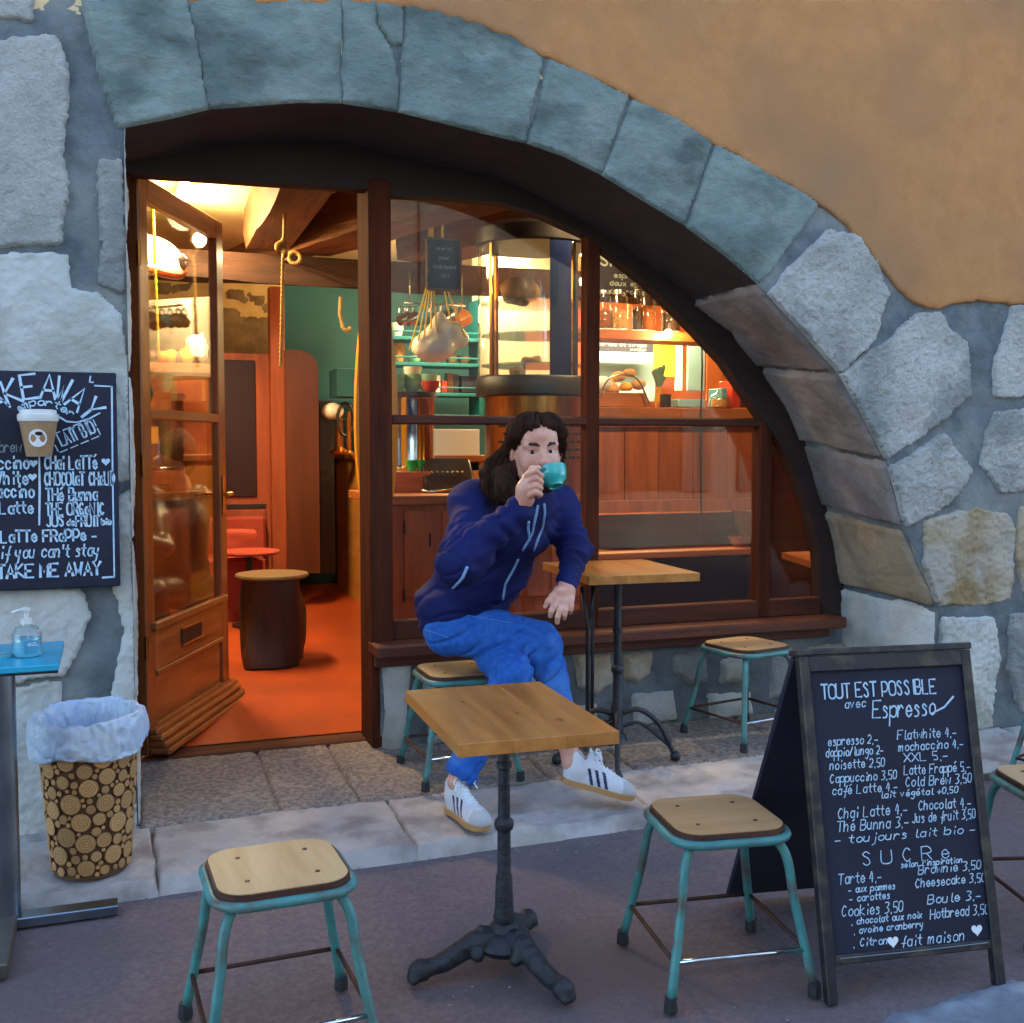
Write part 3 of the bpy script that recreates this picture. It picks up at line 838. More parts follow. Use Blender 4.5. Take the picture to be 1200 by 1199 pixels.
# --- low wall beneath the sill
lw = link_mesh('low_wall', me_np(*grid_cols(np.linspace(X_(443, 4.92), 3.75, 130), np.full(130, 0.02), np.full(130, 0.52), 30,
    lambda X, Z: np.stack([X, 4.92-0.008*fbm(np.stack([X, Z, X*0+4], -1)*6, 4), Z], -1)), True), M['mortar'])
tag(lw, 'low rubble wall below the window sill of the cafe', 'wall')
def lstone(L, m='stone_white', **kw):
    global sd
    sd += 1
    dd = dict(height=0.028, edge=0.03, amp=0.008, rag=0.010, bulge=0.014, fine=0.004); dd.update(kw)
    link_mesh('stone', relief(fpx(L, 4.92), lambda U, V, h: np.stack([U, 4.92-h, V], -1), seed=sd, **dd), M[m], lw)
lstone([(446,772),(484,772),(480,820),(478,884),(447,890)], rag=0.004)
for L in [[(492,775),(540,772),(545,800),(520,822),(494,815)], [(552,772),(600,770),(606,815),(560,825)], [(500,830),(560,832),(566,870),(500,878)],
          [(615,770),(660,768),(666,800),(640,822),(616,812)], [(575,832),(630,828),(640,868),(580,872)], [(672,766),(716,764),(722,800),(700,818),(675,806)],
          [(650,826),(700,824),(700,862),(652,866)], [(726,764),(768,762),(764,792),(744,806),(728,796)], [(738,812),(790,808),(796,846),(742,856)],
          [(784,765),(828,762),(830,800),(806,802),(786,792)], [(842,772),(880,770),(880,800),(840,802)], [(826,812),(880,808),(884,840),(832,846)],
          [(898,762),(930,760),(930,815),(900,820)], [(944,756),(992,752),(994,800),(946,806)], [(905,828),(985,812),(990,850),(910,856)]]:
    lstone(L, random.Random(len(L)+L[0][0]).choice(['stone_white', 'stone_pale', 'stone_yellow']))

# ================================================================== THE DOOR LEAF, standing open into the shop
dh = (0.112, 5.04)
de = (0.555, 6.02)
dang = math.atan2(de[1]-dh[1], de[0]-dh[0]); DW = math.hypot(de[1]-dh[1], de[0]-dh[0])
door = empty('shop_door', 'glazed wooden shop door with letter slot standing open inwards', 'door', (dh[0], dh[1], 0.12), dang)
def D(name, m, s0, s1, z0, z1, t=0.045, t0=0.0, bev=0.005, parent=None):
    bm = bmesh.new(); bx(bm, ((s0+s1)/2, t0, (z0+z1)/2-0.12), (s1-s0, t, z1-z0), bev=bev)
    o = finish(bm, name, M[m], parent or door)
    return o
ZD1 = 2.665
D('stile', 'wood_door', 0, 0.10, 0.14, ZD1); D('stile', 'wood_door', DW-0.10, DW, 0.14, ZD1)
def DX(name, m, z0, z1, **k): return D(name, m, 0.10, DW-0.10, z0, z1, **k)
M['wood_door_h2'] = wood('door rail wood', '#9a5a2a', '#63351a', 0.32, 'x', 2.2, coat=0.3)
DX('top_rail', 'wood_door_h2', ZD1-0.10, ZD1); DX('glazing_bar', 'wood_door_h2', 1.62, 1.665)
DX('lock_rail', 'wood_door_h2', 0.50, 0.69); DX('bottom_rail', 'wood_door_h2', 0.14, 0.26)
DX('panel', 'wood_door_h2', 0.255, 0.505, t=0.022)
D('moulding', 'wood_door_h2', 0.06, DW-0.06, 0.685, 0.72, t=0.03, t0=-0.03)
D('moulding', 'wood_door_h2', 0.10, DW-0.10, 0.478, 0.502, t=0.018, t0=-0.022)
for k, (z, t) in enumerate([(0.16, 0.10), (0.19, 0.085), (0.22, 0.065), (0.245, 0.045)]):
    D('weather_bar', 'wood_door_h2', 0.0, DW+0.01, z-0.015, z+0.0145, t=t, t0=-0.022-t/2, bev=0.008)
D('pane', 'glass', 0.095, DW-0.095, 0.69, 1.63, t=0.005, bev=0); D('pane', 'glass', 0.095, DW-0.095, 1.66, ZD1-0.095, t=0.005, bev=0)
sl = D('letter_slot', 'dark', 0.40, 0.66, 0.56, 0.635, t=0.01, t0=-0.026)
D('slot_rim', 'brass', 0.395, 0.665, 0.632, 0.641, t=0.016, t0=-0.03, bev=0.002, parent=sl); D('slot_rim', 'brass', 0.395, 0.665, 0.554, 0.563, t=0.016, t0=-0.03, bev=0.002, parent=sl)
bm = bmesh.new(); tube(bm, [(DW-0.05, -0.02, 1.13), (DW-0.05, -0.075, 1.13), (DW-0.10, -0.085, 1.13), (DW-0.17, -0.08, 1.125)], 0.009, 8)
bx(bm, (DW-0.05, -0.027, 1.12), (0.035, 0.008, 0.2), bev=0.003)
finish(bm, 'handle', M['brass'], door)
bm = bmesh.new(); tube(bm, [(DW-0.05, 0.02, 1.13), (DW-0.05, 0.075, 1.13), (DW-0.10, 0.085, 1.13), (DW-0.17, 0.08, 1.125)], 0.009, 8)
finish(bm, 'handle', M['brass'], door)
for z in (0.5, 1.3, 2.2):
    bm = bmesh.new(); tube(bm, [(-0.006, -0.026, z-0.05), (-0.006, -0.026, z+0.05)], 0.008, 8); finish(bm, 'hinge', M['brass'], door)

# unseen houses across the lane, added to shade it and dim window reflections
ob = empty('unseen_opposite_house', 'plain rendered house added unseen across the lane to dim window reflections', 'house', (1, -4.5, 0))
M['house'] = mat('grey beige render', '#8a8478', 0.9, c2='#77726a', scale=1)
box('wall', (-4.5, -5.0, 4.5), (11, 0.6, 9), M['house'], ob, bev=0, world_space=True)
box('wall', (9.0, -5.0, 4.5), (11, 0.6, 9), M['house'], ob, bev=0, world_space=True)
box('lower_wall', (2.25, -5.02, 1.4), (2.5, 0.6, 2.8), M['house'], ob, bev=0, world_space=True)
for x in (-8, -5.5, -3, -0.5, 5, 7.5, 10):
    for z in (1.6, 4.3, 7.0):
        w_ = box('window', (x, -4.69, z), (1.0, 0.06, 1.5), M['dark_glass'], ob, bev=0, world_space=True)
        for sx in (-0.76, 0.76): box('shutter', (x+sx, -4.66, z), (0.5, 0.05, 1.55), M['teal_dark'], ob, bev=0, world_space=True)

# ================================================================== INSIDE THE SHOP
tag(sheet('shop_floor', -1.3, 6.5, 5.19, 9.9, lambda X, Y: 0.12+0.064*(Y-5.1), M['floor'], 4), kind='structure')
tag(sheet('floor_bed', -1.3, 6.5, 4.6, 5.25, 0.06, M['pavement'], 2), kind='structure')
CZ = 3.02
def plain(name, c, s, m, parent=None, **k):
    return box(name, c, s, M[m], parent, bev=0, **k)
ceil = tag(plain('ceiling', (2.6, 7.2, CZ+0.05), (7.9, 5.7, 0.1), 'ceiling'), kind='structure')
tag(plain('left_inner_wall', (-1.35, 7.2, 1.55), (0.1, 5.7, 3.1), 'wall_cream'), kind='structure')
tag(plain('right_inner_wall', (6.5, 7.2, 1.55), (0.1, 5.7, 3.1), 'wall_red'), kind='structure')
YW = 9.0
bwl = tag(plain('back_wall', (0.0, YW+0.05, 1.55), (2.65, 0.1, 3.1), 'wall_cream'), kind='structure')
tag(plain('teal_back_wall', (2.36, YW+0.05, 1.55), (2.06, 0.1, 3.1), 'wall_teal'), kind='structure')
M['wall_orange'] = mat('warm orange render', '#b8632c', 0.7, c2='#a3552a', scale=2)
tag(plain('orange_back_wall', (4.95, YW+0.05, 1.55), (3.1, 0.1, 3.1), 'wall_orange'), kind='structure')
plain('wainscot', (0.0, YW-0.03, 1.1), (2.6, 0.05, 1.5), 'wall_red', bwl)
# dark rubble stones showing in the cream wall
rnd = random.Random(5)
def rub(L, m='wall_rubble'):
    global sd
    sd += 1
    link_mesh('rubble_stone', relief(fpx(L, YW), lambda U, V, h: np.stack([U, YW-0.01-h, V], -1), cell=0.03, height=0.02, edge=0.03, amp=0.01, rag=0.03, seed=sd), M[m], bwl)
rub([(60,352),(150,350),(200,352),(255,360),(320,378),(320,432),(60,432)])
for a, b, w, h in [(190,338,12,8),(213,337,20,11),(232,342,10,7),(275,345,22,14),(298,350,14,10),(310,362,10,8),(160,340,12,8)]:
    rub([(a-w/2,b-h/2),(a+w/2,b-h/2),(a+w/2+2,b+h/2),(a-w/2,b+h/2)])

# ceiling beams
def beam(pa, pb, w, h, label, m='beam', ztop=CZ-0.002):
    a, b = np.array(pa, float), np.array(pb, float); L = np.linalg.norm(b-a)
    ang = math.atan2(b[1]-a[1], b[0]-a[0])
    n = 60; V = []; Fc = []
    ring = [(-w/2, 0), (-w/2, -h*0.6), (-w/2*0.9, -h), (w/2*0.9, -h), (w/2, -h*0.6), (w/2, 0)]
    for i in range(n):
        s = L*i/(n-1)
        for y, z in ring:
            q = np.array([[s*1.3+a[0]*5, y*6+a[1]*3, z*6]])
            d = 0.018*float(fbm(q, 3)[0])
            V.append((s, y+d*(1 if y > 0 else -1), z+(0 if z == 0 else d)))
    for i in range(n-1):
        for k in range(5):
            p = i*6+k; Fc.append((p, p+6, p+7, p+1))
    Fc.append(tuple(range(5, -1, -1))); Fc.append(tuple(range((n-1)*6, n*6)))
    bm = bmesh.new(); add(bm, me_np(V, Fc)); bmesh.ops.subdivide_edges(bm, edges=[e for e in bm.edges if e.calc_length() > 0.1 and abs((e.verts[0].co-e.verts[1].co).y) > .05], cuts=2)
    o = finish(bm, 'ceiling_beam', M[m], smooth=False, loc=(a[0], a[1], ztop), rot=(0, 0, ang), angle=35)
    tag(o, label, 'beam', 'old ceiling beams')
M['beam'] = wood('old ceiling beam', '#7c4f30', '#4a2e1e', 0.8, 'x', 1.6, bump=0.6)
beam((-1.3, 7.5), (6.4, 7.35), 0.2, 0.18, 'long dark cross beam spanning the shop behind the door rope', m='beam_x', ztop=2.745)
beam((0.93, 5.0), (0.99, 7.4), 0.30, 0.24, 'thick brown beam beside the glaring strip lamp')
beam((-0.45, 5.0), (-0.5, 7.4), 0.26, 0.22, 'brown beam over the open door leaf')
beam((1.55, 5.02), (0.95, 7.4), 0.01, 0.01, 'thin batten') if False else None
beam((2.05, 5.0), (1.25, 7.4), 0.34, 0.26, 'broad slanting beam right of the hanging knotted rope')
beam((3.0, 5.0), (2.0, 7.4), 0.36, 0.27, 'broad slanting beam above the round display case')
beam((4.2, 5.0), (3.7, 7.4), 0.3, 0.22, 'beam above the shelf of storage jars')
beam((1.3, 7.5), (1.0, 9.0), 0.26, 0.2, 'short beam reaching the teal back wall')

# lamps of the shop
def area(name, loc, size, e, c=(1, 0.62, 0.28), rot=(0, 0, 0), sy=None):
    l = bpy.data.lights.new(name, 'AREA'); l.energy = e; l.size = size; l.color = c
    if sy: l.shape = 'RECTANGLE'; l.size_y = sy
    o = bpy.data.objects.new(name, l); COL.objects.link(o); o.location = loc; o.rotation_euler = rot
    return o
def point(name, loc, e, r=0.04, c=(1, 0.6, 0.26)):
    l = bpy.data.lights.new(name, 'POINT'); l.energy = e; l.shadow_soft_size = r; l.color = c
    o = bpy.data.objects.new(name, l); COL.objects.link(o); o.location = loc
    return o
LC = (1.0, 0.70, 0.33)
# strip lamp above the entrance
def strip(x, y, z, rz, label, e, L=0.9):
    t = empty('strip_lamp', label, 'lamp', (x, y, z), rz, 'strip lamps on the shop ceiling')
    bm = bmesh.new(); bx(bm, (0, 0, 0.04), (L+.06, 0.07, 0.04), bev=0.004); finish(bm, 'housing', M['white_enamel'], t)
    bm = bmesh.new(); tube(bm, [(-L/2, 0, 0.0), (L/2, 0, 0.0)], 0.017, 10); finish(bm, 'tube', M['bulb_hot'], t, smooth=True)
    e *= 0.36
    a = area('strip_light', (x, y, z-0.03), L, e, LC, rot=(0, 0, rz), sy=0.05)
    point('strip_glow', (x, y, z-0.12), e*0.5, 0.08, LC)
strip(0.42, 6.6, CZ-0.10, PI/2, 'glaring strip lamp on the ceiling just behind the door transom', 36)
strip(2.9, 5.5, CZ-0.10, 0.0, 'strip lamp on the ceiling above the glass display case', 40)
strip(2.55, 7.85, CZ-0.10, 0.0, 'strip lamp lighting the teal shelves', 28)
strip(4.0, 8.1, CZ-0.3, 0.0, 'strip lamp above the menu board', 40)
def bare_bulb(px, py, y, label, e, r=0.035):
    p = PY(px, py, y)
    t = empty('bare_bulb', label, 'light bulb', tuple(p), 0, 'bare bulbs inside the shop')
    bm = bmesh.new(); ball(bm, (0, 0, 0), r, 14, (1, 1, 1.15)); finish(bm, 'bulb', M['bulb'], t, smooth=True)
    lathe_obj('socket', [(0.015, r*0.9), (0.018, r+0.045), (0.012, r+0.05)], M['dark'], t, seg=12)
    if e: point('bulb_light', (p[0], p[1]-0.09, p[2]-0.02), e*0.36)
bare_bulb(783, 391, 6.95, 'small glowing bulb under the shelf of jars', 10, 0.028)
bare_bulb(686, 297, 6.9, 'upper bare bulb right of the display case', 9)
bare_bulb(684, 330, 6.9, 'lower bare bulb right of the display case', 0, 0.03)
bare_bulb(234, 281, 7.2, 'glowing bulb seen through the top of the door glass', 12, 0.04)
# ---- left part: cabinet, panel, table, stool
def I(px, py, y): return PY(px, py, y)
y8 = 8.25
def rect_px(name, m, x0, x1, y0, y1, yy, depth, parent=None, bev=0.003, **k):
    """box whose front face fills the picture rectangle at distance yy"""
    a = I(x0, (y0+y1)/2, yy); b = I(x1, (y0+y1)/2, yy); zt = I((x0+x1)/2, y0, yy)[2]; zb = I((x0+x1)/2, y1, yy)[2]
    return box(name, ((a[0]+b[0])/2, yy+depth/2, (zt+zb)/2), (b[0]-a[0], depth, zt-zb), M[m], parent, bev=bev, world_space=True, **k)
cab = empty('glazed_cabinet', 'tall reddish cabinet with dark glass door behind the log stool', 'cabinet', (0.95, y8, floor_z(y8)))
rect_px('body', 'red_wood', 248, 317, 414, 690, y8, 0.4, cab)
rect_px('glass_door', 'dark_glass', 262, 300, 422, 582, y8-0.02, 0.015, cab)
rect_px('drawer', 'red_wood', 256, 312, 598, 640, y8-0.02, 0.02, cab)
rect_px('drawer_gap', 'dark', 256, 312, 591, 596, y8-0.01, 0.02, cab)
pst = rect_px('door_post', 'red_wood', 318, 335, 336, 690, y8-0.1, 0.12)
tag(pst, 'reddish wooden post between the dark cabinet and the teal wall', 'post')
a = I(336, 672, 8.1); b = I(374, 672, 8.1); zt = I(355, 411, 8.1)[2]; zb = a[2]; r = 0.14
poly = [(a[0], zb), (b[0], zb)]+[(b[0]-r+r*math.cos(t_), zt-r+r*math.sin(t_)) for t_ in np.linspace(0, PI/2, 8)]+[(a[0], zt)]
tag(prism_obj('leaning_board', poly, 8.05, 8.1, M['brown_panel']), 'dark brown board with one rounded corner against the teal wall', 'board')
tag(rect_px('dark_pillar', 'dark', 375, 392, 470, 672, 8.3, 0.3), 'narrow black pillar between the brown board and the counter', 'pillar')
# round table, bench, cushion
p = I(292, 645, 7.6); t = empty('round_table', 'red round cafe table behind the log stool', 'table', (p[0], p[1], floor_z(7.6)))
h = p[2]-floor_z(7.6)
lathe_obj('tabletop', [(0.01, h-0.025), (0.2, h-0.025), (0.205, h-0.01), (0.2, h), (0.01, h)], M['red_fab'], t, seg=32)
lathe_obj('pedestal', [(0.12, 0), (0.12, 0.015), (0.025, 0.03), (0.025, h-0.03)], M['dark'], t, seg=16)
bn = empty('bench', 'red bench box along the back wall behind the round table', 'bench', (0.8, 7.9, floor_z(7.9)))
rect_px('seat_box', 'red_fab', 200, 312, 655, 748, 7.75, 0.45, bn, bev=0.02)
rect_px('backrest', 'red_fab', 200, 312, 606, 655, 8.15, 0.06, bn, bev=0.02)
p = I(278, 636, 7.95); f_ = Field(); f_.rbox(p, (0.10, 0.02, 0.06), 0.035); f_.disp = lambda X: 0.006*vnoise(X*14)
tag(net_obj('cushion', f_, 0.01, M['red_fab'], relax=1, world_space=False), 'plump red cushion standing on the red bench', 'cushion')
p = PF(320, 776)
t = empty('log_stool', 'dark carved log stool with a flat speckled round top', 'stool', (p[0], p[1], floor_z(p[1])))
ht = I(315, 672, p[1])[2]-floor_z(p[1])
V = []; Fc = []; n = 28; nz = 24
for i in range(nz):
    z = (ht-0.025)*i/(nz-1)
    for k in range(n):
        a_ = 2*PI*k/n; q = np.array([[math.cos(a_)*1.4+3, math.sin(a_)*1.4, z*1.2]])
        sq = 1/max(abs(math.cos(a_)), abs(math.sin(a_)))**0.45
        tw = 0.03*math.sin(z*9+a_*2)
        r = (0.165+0.018*float(fbm(q*2.2, 3)[0])+tw*0.6)*sq*(1.0+0.07*(1-z/ht))
        V.append((r*math.cos(a_), r*math.sin(a_), z))
for i in range(nz-1):
    for k in range(n): Fc.append((i*n+k, i*n+(k+1) % n, (i+1)*n+(k+1) % n, (i+1)*n+k))
Fc += [tuple(range(n-1, -1, -1)), tuple(range((nz-1)*n, nz*n))]
bm = bmesh.new(); add(bm, me_np(V, Fc)); finish(bm, 'trunk', M['log_wood'], t, angle=50)
lathe_obj('seat', [(0.01, ht-0.024), (0.205, ht-0.024), (0.215, ht-0.012), (0.21, ht), (0.01, ht)], M['log_top'], t, seg=36)

# ---- plywood counter running back from the entrance post
cA, cB = PF(381, 672), PF(419, 703)
ctr = empty('counter', 'golden plywood service counter behind the door post', 'counter', (cA[0]+0.3, (cA[1]+cB[1])/2, floor_z(cB[1])))
zt = I(382, 531, cA[1])[2]
xl = (cA[0]+cB[0])/2
yb_, yn_ = cA[1], 6.9
def box_w(name, x0, x1, y0, y1, z0, z1, m, parent=None, bev=0.004):
    return box(name, ((x0+x1)/2, (y0+y1)/2, (z0+z1)/2), (x1-x0, y1-y0, z1-z0), M[m], parent, bev=bev, world_space=parent is not None)
box_w('body', xl, xl+0.6, yn_, yb_, floor_z(7), zt-0.04, 'ply', ctr)
box_w('counter_top', xl-0.03, xl+0.63, yn_-0.03, yb_+0.03, zt-0.04, zt, 'wood_shelf', ctr)
# machine parts on the counter
y0 = (yn_+yb_)/2
p = I(398, 527, y0); zc = zt
g = empty('coffee_grinder', 'cream and brass coffee grinder with black wheel on the plywood counter', 'coffee grinder', (p[0], y0, zc))
zz = lambda py: I(398, py, y0)[2]-zc
lathe_obj('base', [(0.07, 0), (0.075, 0.02), (0.03, 0.05), (0.025, max(zz(478), .2))], M['brass'], g, seg=20)
bm = bmesh.new(); ball(bm, (-0.05, 0, zz(482)), 0.07, 16, (1.2, 1, 0.9)); finish(bm, 'hopper', M['white_enamel'], g, smooth=True)
bm = bmesh.new(); ringp = [(0.02+0.0*k, 0.09*math.cos(k*2*PI/20), zz(490)+0.11*math.sin(k*2*PI/20)) for k in range(20)]
ringp = [(0.03+0.06*math.cos(k*2*PI/20), -0.08, zz(492)+0.12*math.sin(k*2*PI/20)) for k in range(20)]
tube(bm, ringp, 0.012, 8, closed=True); tube(bm, [(0.03-0.06, -0.08, zz(492)), (0.09, -0.08, zz(492))], 0.007, 6); finish(bm, 'wheel', M['dark'], g, smooth=True)
p = I(409, 527, y0-0.15)
tag(lathe_obj('candlestick', [(0.045, 0), (0.045, 0.01), (0.016, 0.03), (0.02, 0.1), (0.014, 0.14), (0.018, 0.2), (0.012, 0.3), (0.02, 0.31)], M['brass'], None, seg=20), 'slender brass candlestick beside the coffee grinder', 'candlestick').location = (p[0], y0-0.15, zc)
# board standing upright behind the post (yellow surfboard nose)
p = I(424, 430, 6.1)
sb = []
for k in range(40):
    a_ = 2*PI*k/40; sb.append((p[0]+0.085+0.12*math.cos(a_)*(1-0.12*math.sin(a_)), 1.72+0.72*math.sin(a_)))
tag(prism_obj('surfboard', sb, 6.1, 6.16, M['yellow_board'], bev=0.008), 'yellow surfboard standing upright behind the door post', 'surfboard')
tag(rect_px('teal_box', 'wall_teal', 395, 425, 432, 465, 7.9, 0.3), 'teal box hanging on the teal wall above the grinder', 'box')

# ---- ropes
def rope(name, pts, r, m, label, group=None, n=10):
    P_ = smooth_path(pts, n); bm = bmesh.new()
    rr = [r*(1+0.22*math.sin(i*1.9)) for i in range(len(P_))]
    tube(bm, P_, rr, 8)
    return tag(finish(bm, name, M[m], smooth=True), label, 'rope', group)
def lin(px0, py0, px1, py1, y, n=30):
    return [I(px0+(px1-px0)*k/n, py0+(py1-py0)*k/n, y) for k in range(n+1)]
rope('rope', lin(334, 226, 333, 275, 6.2)+lin(332, 280, 329, 430, 6.2), 0.009, 'rope', 'knotted natural rope hanging from the thick beam in the doorway', n=3)
f_ = Field(); p = I(332, 288, 6.2); f_.ell(p, (0.025, 0.022, 0.04)); f_.ell(p+np.array([-0.03, -0.01, -0.01]), (0.02, 0.015, 0.03)); f_.ell(p+np.array([0.005, -.02, -0.05]), (0.018, 0.018, 0.025))
tag(net_obj('rope_knot', f_, 0.005, M['rope'], world_space=False), 'pale knot in the rope hanging in the doorway', 'knot')
p = I(345, 302, 6.9)
bm = bmesh.new(); tube(bm, [(p[0]+0.035*math.cos(2*PI*k/20), p[1], p[2]+0.035*math.sin(2*PI*k/20)) for k in range(20)], 0.012, 8, closed=True)
tube(bm, [(p[0], p[1]+.02, p[2]+0.035), (p[0], p[1]+0.5, p[2]+0.05)], 0.006, 6)
tag(finish(bm, 'wooden_ring', M['rope'], smooth=True), 'small wooden ring hanging at the cross beam', 'ring')
rope('rope', lin(399, 348, 398, 366, 7.3, 6)+lin(398, 368, 402, 385, 7.3, 6)+[I(408, 388, 7.3), I(410, 383, 7.3)], 0.011, 'rope', 'short looped rope end in front of the teal wall', n=3)
rope('rope', lin(424, 300, 422, 345, 6.3, 12), 0.008, 'rope', 'rope beside the yellow surfboard', n=3)
rope('rope', lin(178, 215, 186, 418, 6.5, 24), 0.008, 'rope_y', 'yellow rope hanging behind the upper door glass', n=3)
rope('rope', lin(148, 300, 150, 372, 6.5, 10), 0.007, 'rope_y', 'short yellow rope at the left edge of the doorway', n=3)
# white enamel basin with an orange band (hung above the door leaf)
p = I(180, 303, 6.75)
hb = empty('hanging_basin', 'white enamel basin with an orange band hanging behind the door glass', 'basin', tuple(p))
Rb = Euler((math.pi+0.45, 0.35, 0)).to_matrix()*1.1
lathe_obj('bowl', [(0.005, -0.10), (0.08, -0.095), (0.14, -0.06), (0.17, -0.01), (0.175, 0.03), (0.165, 0.03), (0.15, -0.03), (0.005, -0.08)], M['white_enamel'], hb, seg=32, ax=Rb, close=False)
lathe_obj('band', [(0.176, -0.005), (0.181, 0.01), (0.178, 0.022), (0.172, 0.01)], M['orange_stripe'], hb, seg=32, ax=Rb, close=False)
bm = bmesh.new(); ball(bm, (0.1, -0.05, -0.02), 0.07, 12, (1.3, 0.8, 0.9)); finish(bm, 'spout', M['silver'], hb, smooth=True)
tube_obj('hook', [(0, 0, 0.0), (-0.06, 0, 0.2), (-0.06, 0, CZ-p[2])], 0.012, M['dark'], hb)
# fruit shelf behind the door glass
yS = 7.6
sh = rect_px('fruit_shelf', 'wood_shelf', 130, 246, 425, 436, yS-0.15, 0.35); tag(sh, 'wooden shelf with fruit seen through the door glass', 'shelf')
zsf = I(200, 425, yS)[2]
for k, (px, r_, m, lb) in enumerate([(166, .045, 'fruit_d', 'dark fruit at the left end of the fruit shelf'), (178, .042, 'fruit_d', 'second dark fruit from the left on the fruit shelf'), (192, .04, 'orange_ceramic', 'orange fruit behind the yellow rope'), (201, .045, 'fruit_y', 'yellow lemon between dark fruit'), (209, .04, 'fruit_d', 'dark fruit between the two lemons'), (219, .052, 'fruit_y', 'largest yellow lemon beside the paper bag')]):
    bm = bmesh.new(); ball(bm, (0, 0, 0), r_, 14, (1.1, 1, 0.95)); p = I(px, 420, yS)
    tag(finish(bm, 'fruit', M[m], smooth=True, loc=(p[0], yS, zsf+r_*0.95)), lb, 'fruit', 'fruit on the shelf behind the door')
f_ = Field(); p = I(232, 412, yS); f_.rbox((p[0], yS, zsf+0.1), (0.03, 0.02, 0.04), 0.035); f_.cap((p[0]-.02, yS, zsf+.13), (p[0]+.04, yS, zsf+.2), .03, .01, 0.01); f_.disp = lambda X: 0.02*vnoise(X*26)
tag(net_obj('paper_bag', f_, 0.01, M['paper'], relax=1, world_space=False), 'crumpled white paper bag at the right end of the fruit shelf', 'bag')
for k, (x0, x1, y0_, y1_, m, lb) in enumerate([(150, 200, 440, 480, 'wall_orange', 'orange board below the fruit shelf'), (208, 236, 446, 470, 'red_wood', 'small brown framed picture below the fruit shelf'), (172, 186, 500, 520, 'yellow_board', 'small yellow framed picture behind the door glass')]):
    o = rect_px('wall_board', m, x0, x1, y0_, y1_, 8.6, 0.03); tag(o, lb, 'board')
# round green plate on the jamb side
p = I(152, 461, 5.6)
tag(lathe_obj('round_plate', [(0.005, 0), (0.07, 0.004), (0.105, 0.016), (0.107, 0.012), (0.07, -0.002), (0.005, -0.004)], M['green'], None, seg=32, ax=Euler((PI/2, 0, 0.2)).to_matrix()), 'round green plate hanging behind the door glass by the jamb', 'plate').location = tuple(p)

# ---- shop window, left pane: sign, mugs, shelves, hanging bag, espresso corner
sg = empty('hanging_sign', 'small black chalk sign with pale wooden frame hanging in the window', 'sign', tuple(I(520, 310, 5.06)))
def rrect(x0, x1, z0, z1, r, n=5):
    P_ = []
    for cx, cz, a0 in [(x1-r, z1-r, 0), (x0+r, z1-r, PI/2), (x0+r, z0+r, PI), (x1-r, z0+r, 1.5*PI)]:
        for k in range(n+1): P_.append((cx+r*math.cos(a0+PI/2*k/n), cz+r*math.sin(a0+PI/2*k/n)))
    return P_
A_, B_ = I(500, 340, 5.06), I(541, 280, 5.06)
prism_obj('frame', rrect(A_[0], B_[0], A_[2], B_[2], 0.014), 5.06, 5.075, M['beam'], sg, bev=0.002, world_space=True)
prism_obj('slate', rrect(A_[0]+.012, B_[0]-.012, A_[2]+.012, B_[2]-.012, 0.006), 5.056, 5.0599, M['slate'], sg, world_space=True)
SIGN = (sg, A_, B_)
yM = 7.0
zr = I(510, 357, yM)[2]
mr_ = empty('mug_rail', 'metal rail with hooks above the teal shelves', 'rail', tuple(I(510, 357, yM)))
bm = bmesh.new(); tube(bm, [I(474, 355, yM), I(546, 359, yM)], 0.007, 8)
tube(bm, [I(480, 355, yM), I(480, 318, yM)], 0.004, 6); tube(bm, [I(541, 358, yM), I(541, 318, yM)], 0.004, 6)
finish(bm, 'rail_bar', M['silver'], mr_, smooth=True, world_space=True)
mug_spec = [(473, 'silver', 'dented silver mug at the left end of the rail'), (482, 'silver', 'second silver mug on the rail'), (495, 'blue_box', 'small pale blue mug on the rail'), (508, 'silver', 'third silver mug on the rail'), (521, 'silver', 'largest silver mug tilted on the rail'), (540, 'orange_ceramic', 'orange yellow enamel mug at the right end of the rail')]
for px, m, lb in mug_spec:
    p = I(px, 374 if px != 540 else 375, yM)
    s = 1.25 if px in (521, 540) else 0.95
    g = empty('mug', lb, 'mug', tuple(p), 0, 'mugs hanging on the rail')
    ax = Euler((0, 1.1, 0.3)).to_matrix()
    lathe_obj('cup', [(0.005, -0.04*s), (0.036*s, -0.04*s), (0.04*s, 0), (0.042*s, 0.045*s), (0.038*s, 0.045*s), (0.034*s, -0.03*s), (0.005, -0.034*s)], M[m], g, seg=20, close=False, ax=ax)
    tube_obj('handle', smooth_path([(0.0, 0, 0.036*s), (0.012, 0, 0.075*s), (-0.02, 0, 0.08*s), (-0.03, 0, 0.035*s)], 5), 0.006, M[m], g)
    tube_obj('hook', [(0, 0, 0.07*s), (0, 0, zr-p[2])], 0.003, M['silver'], g)
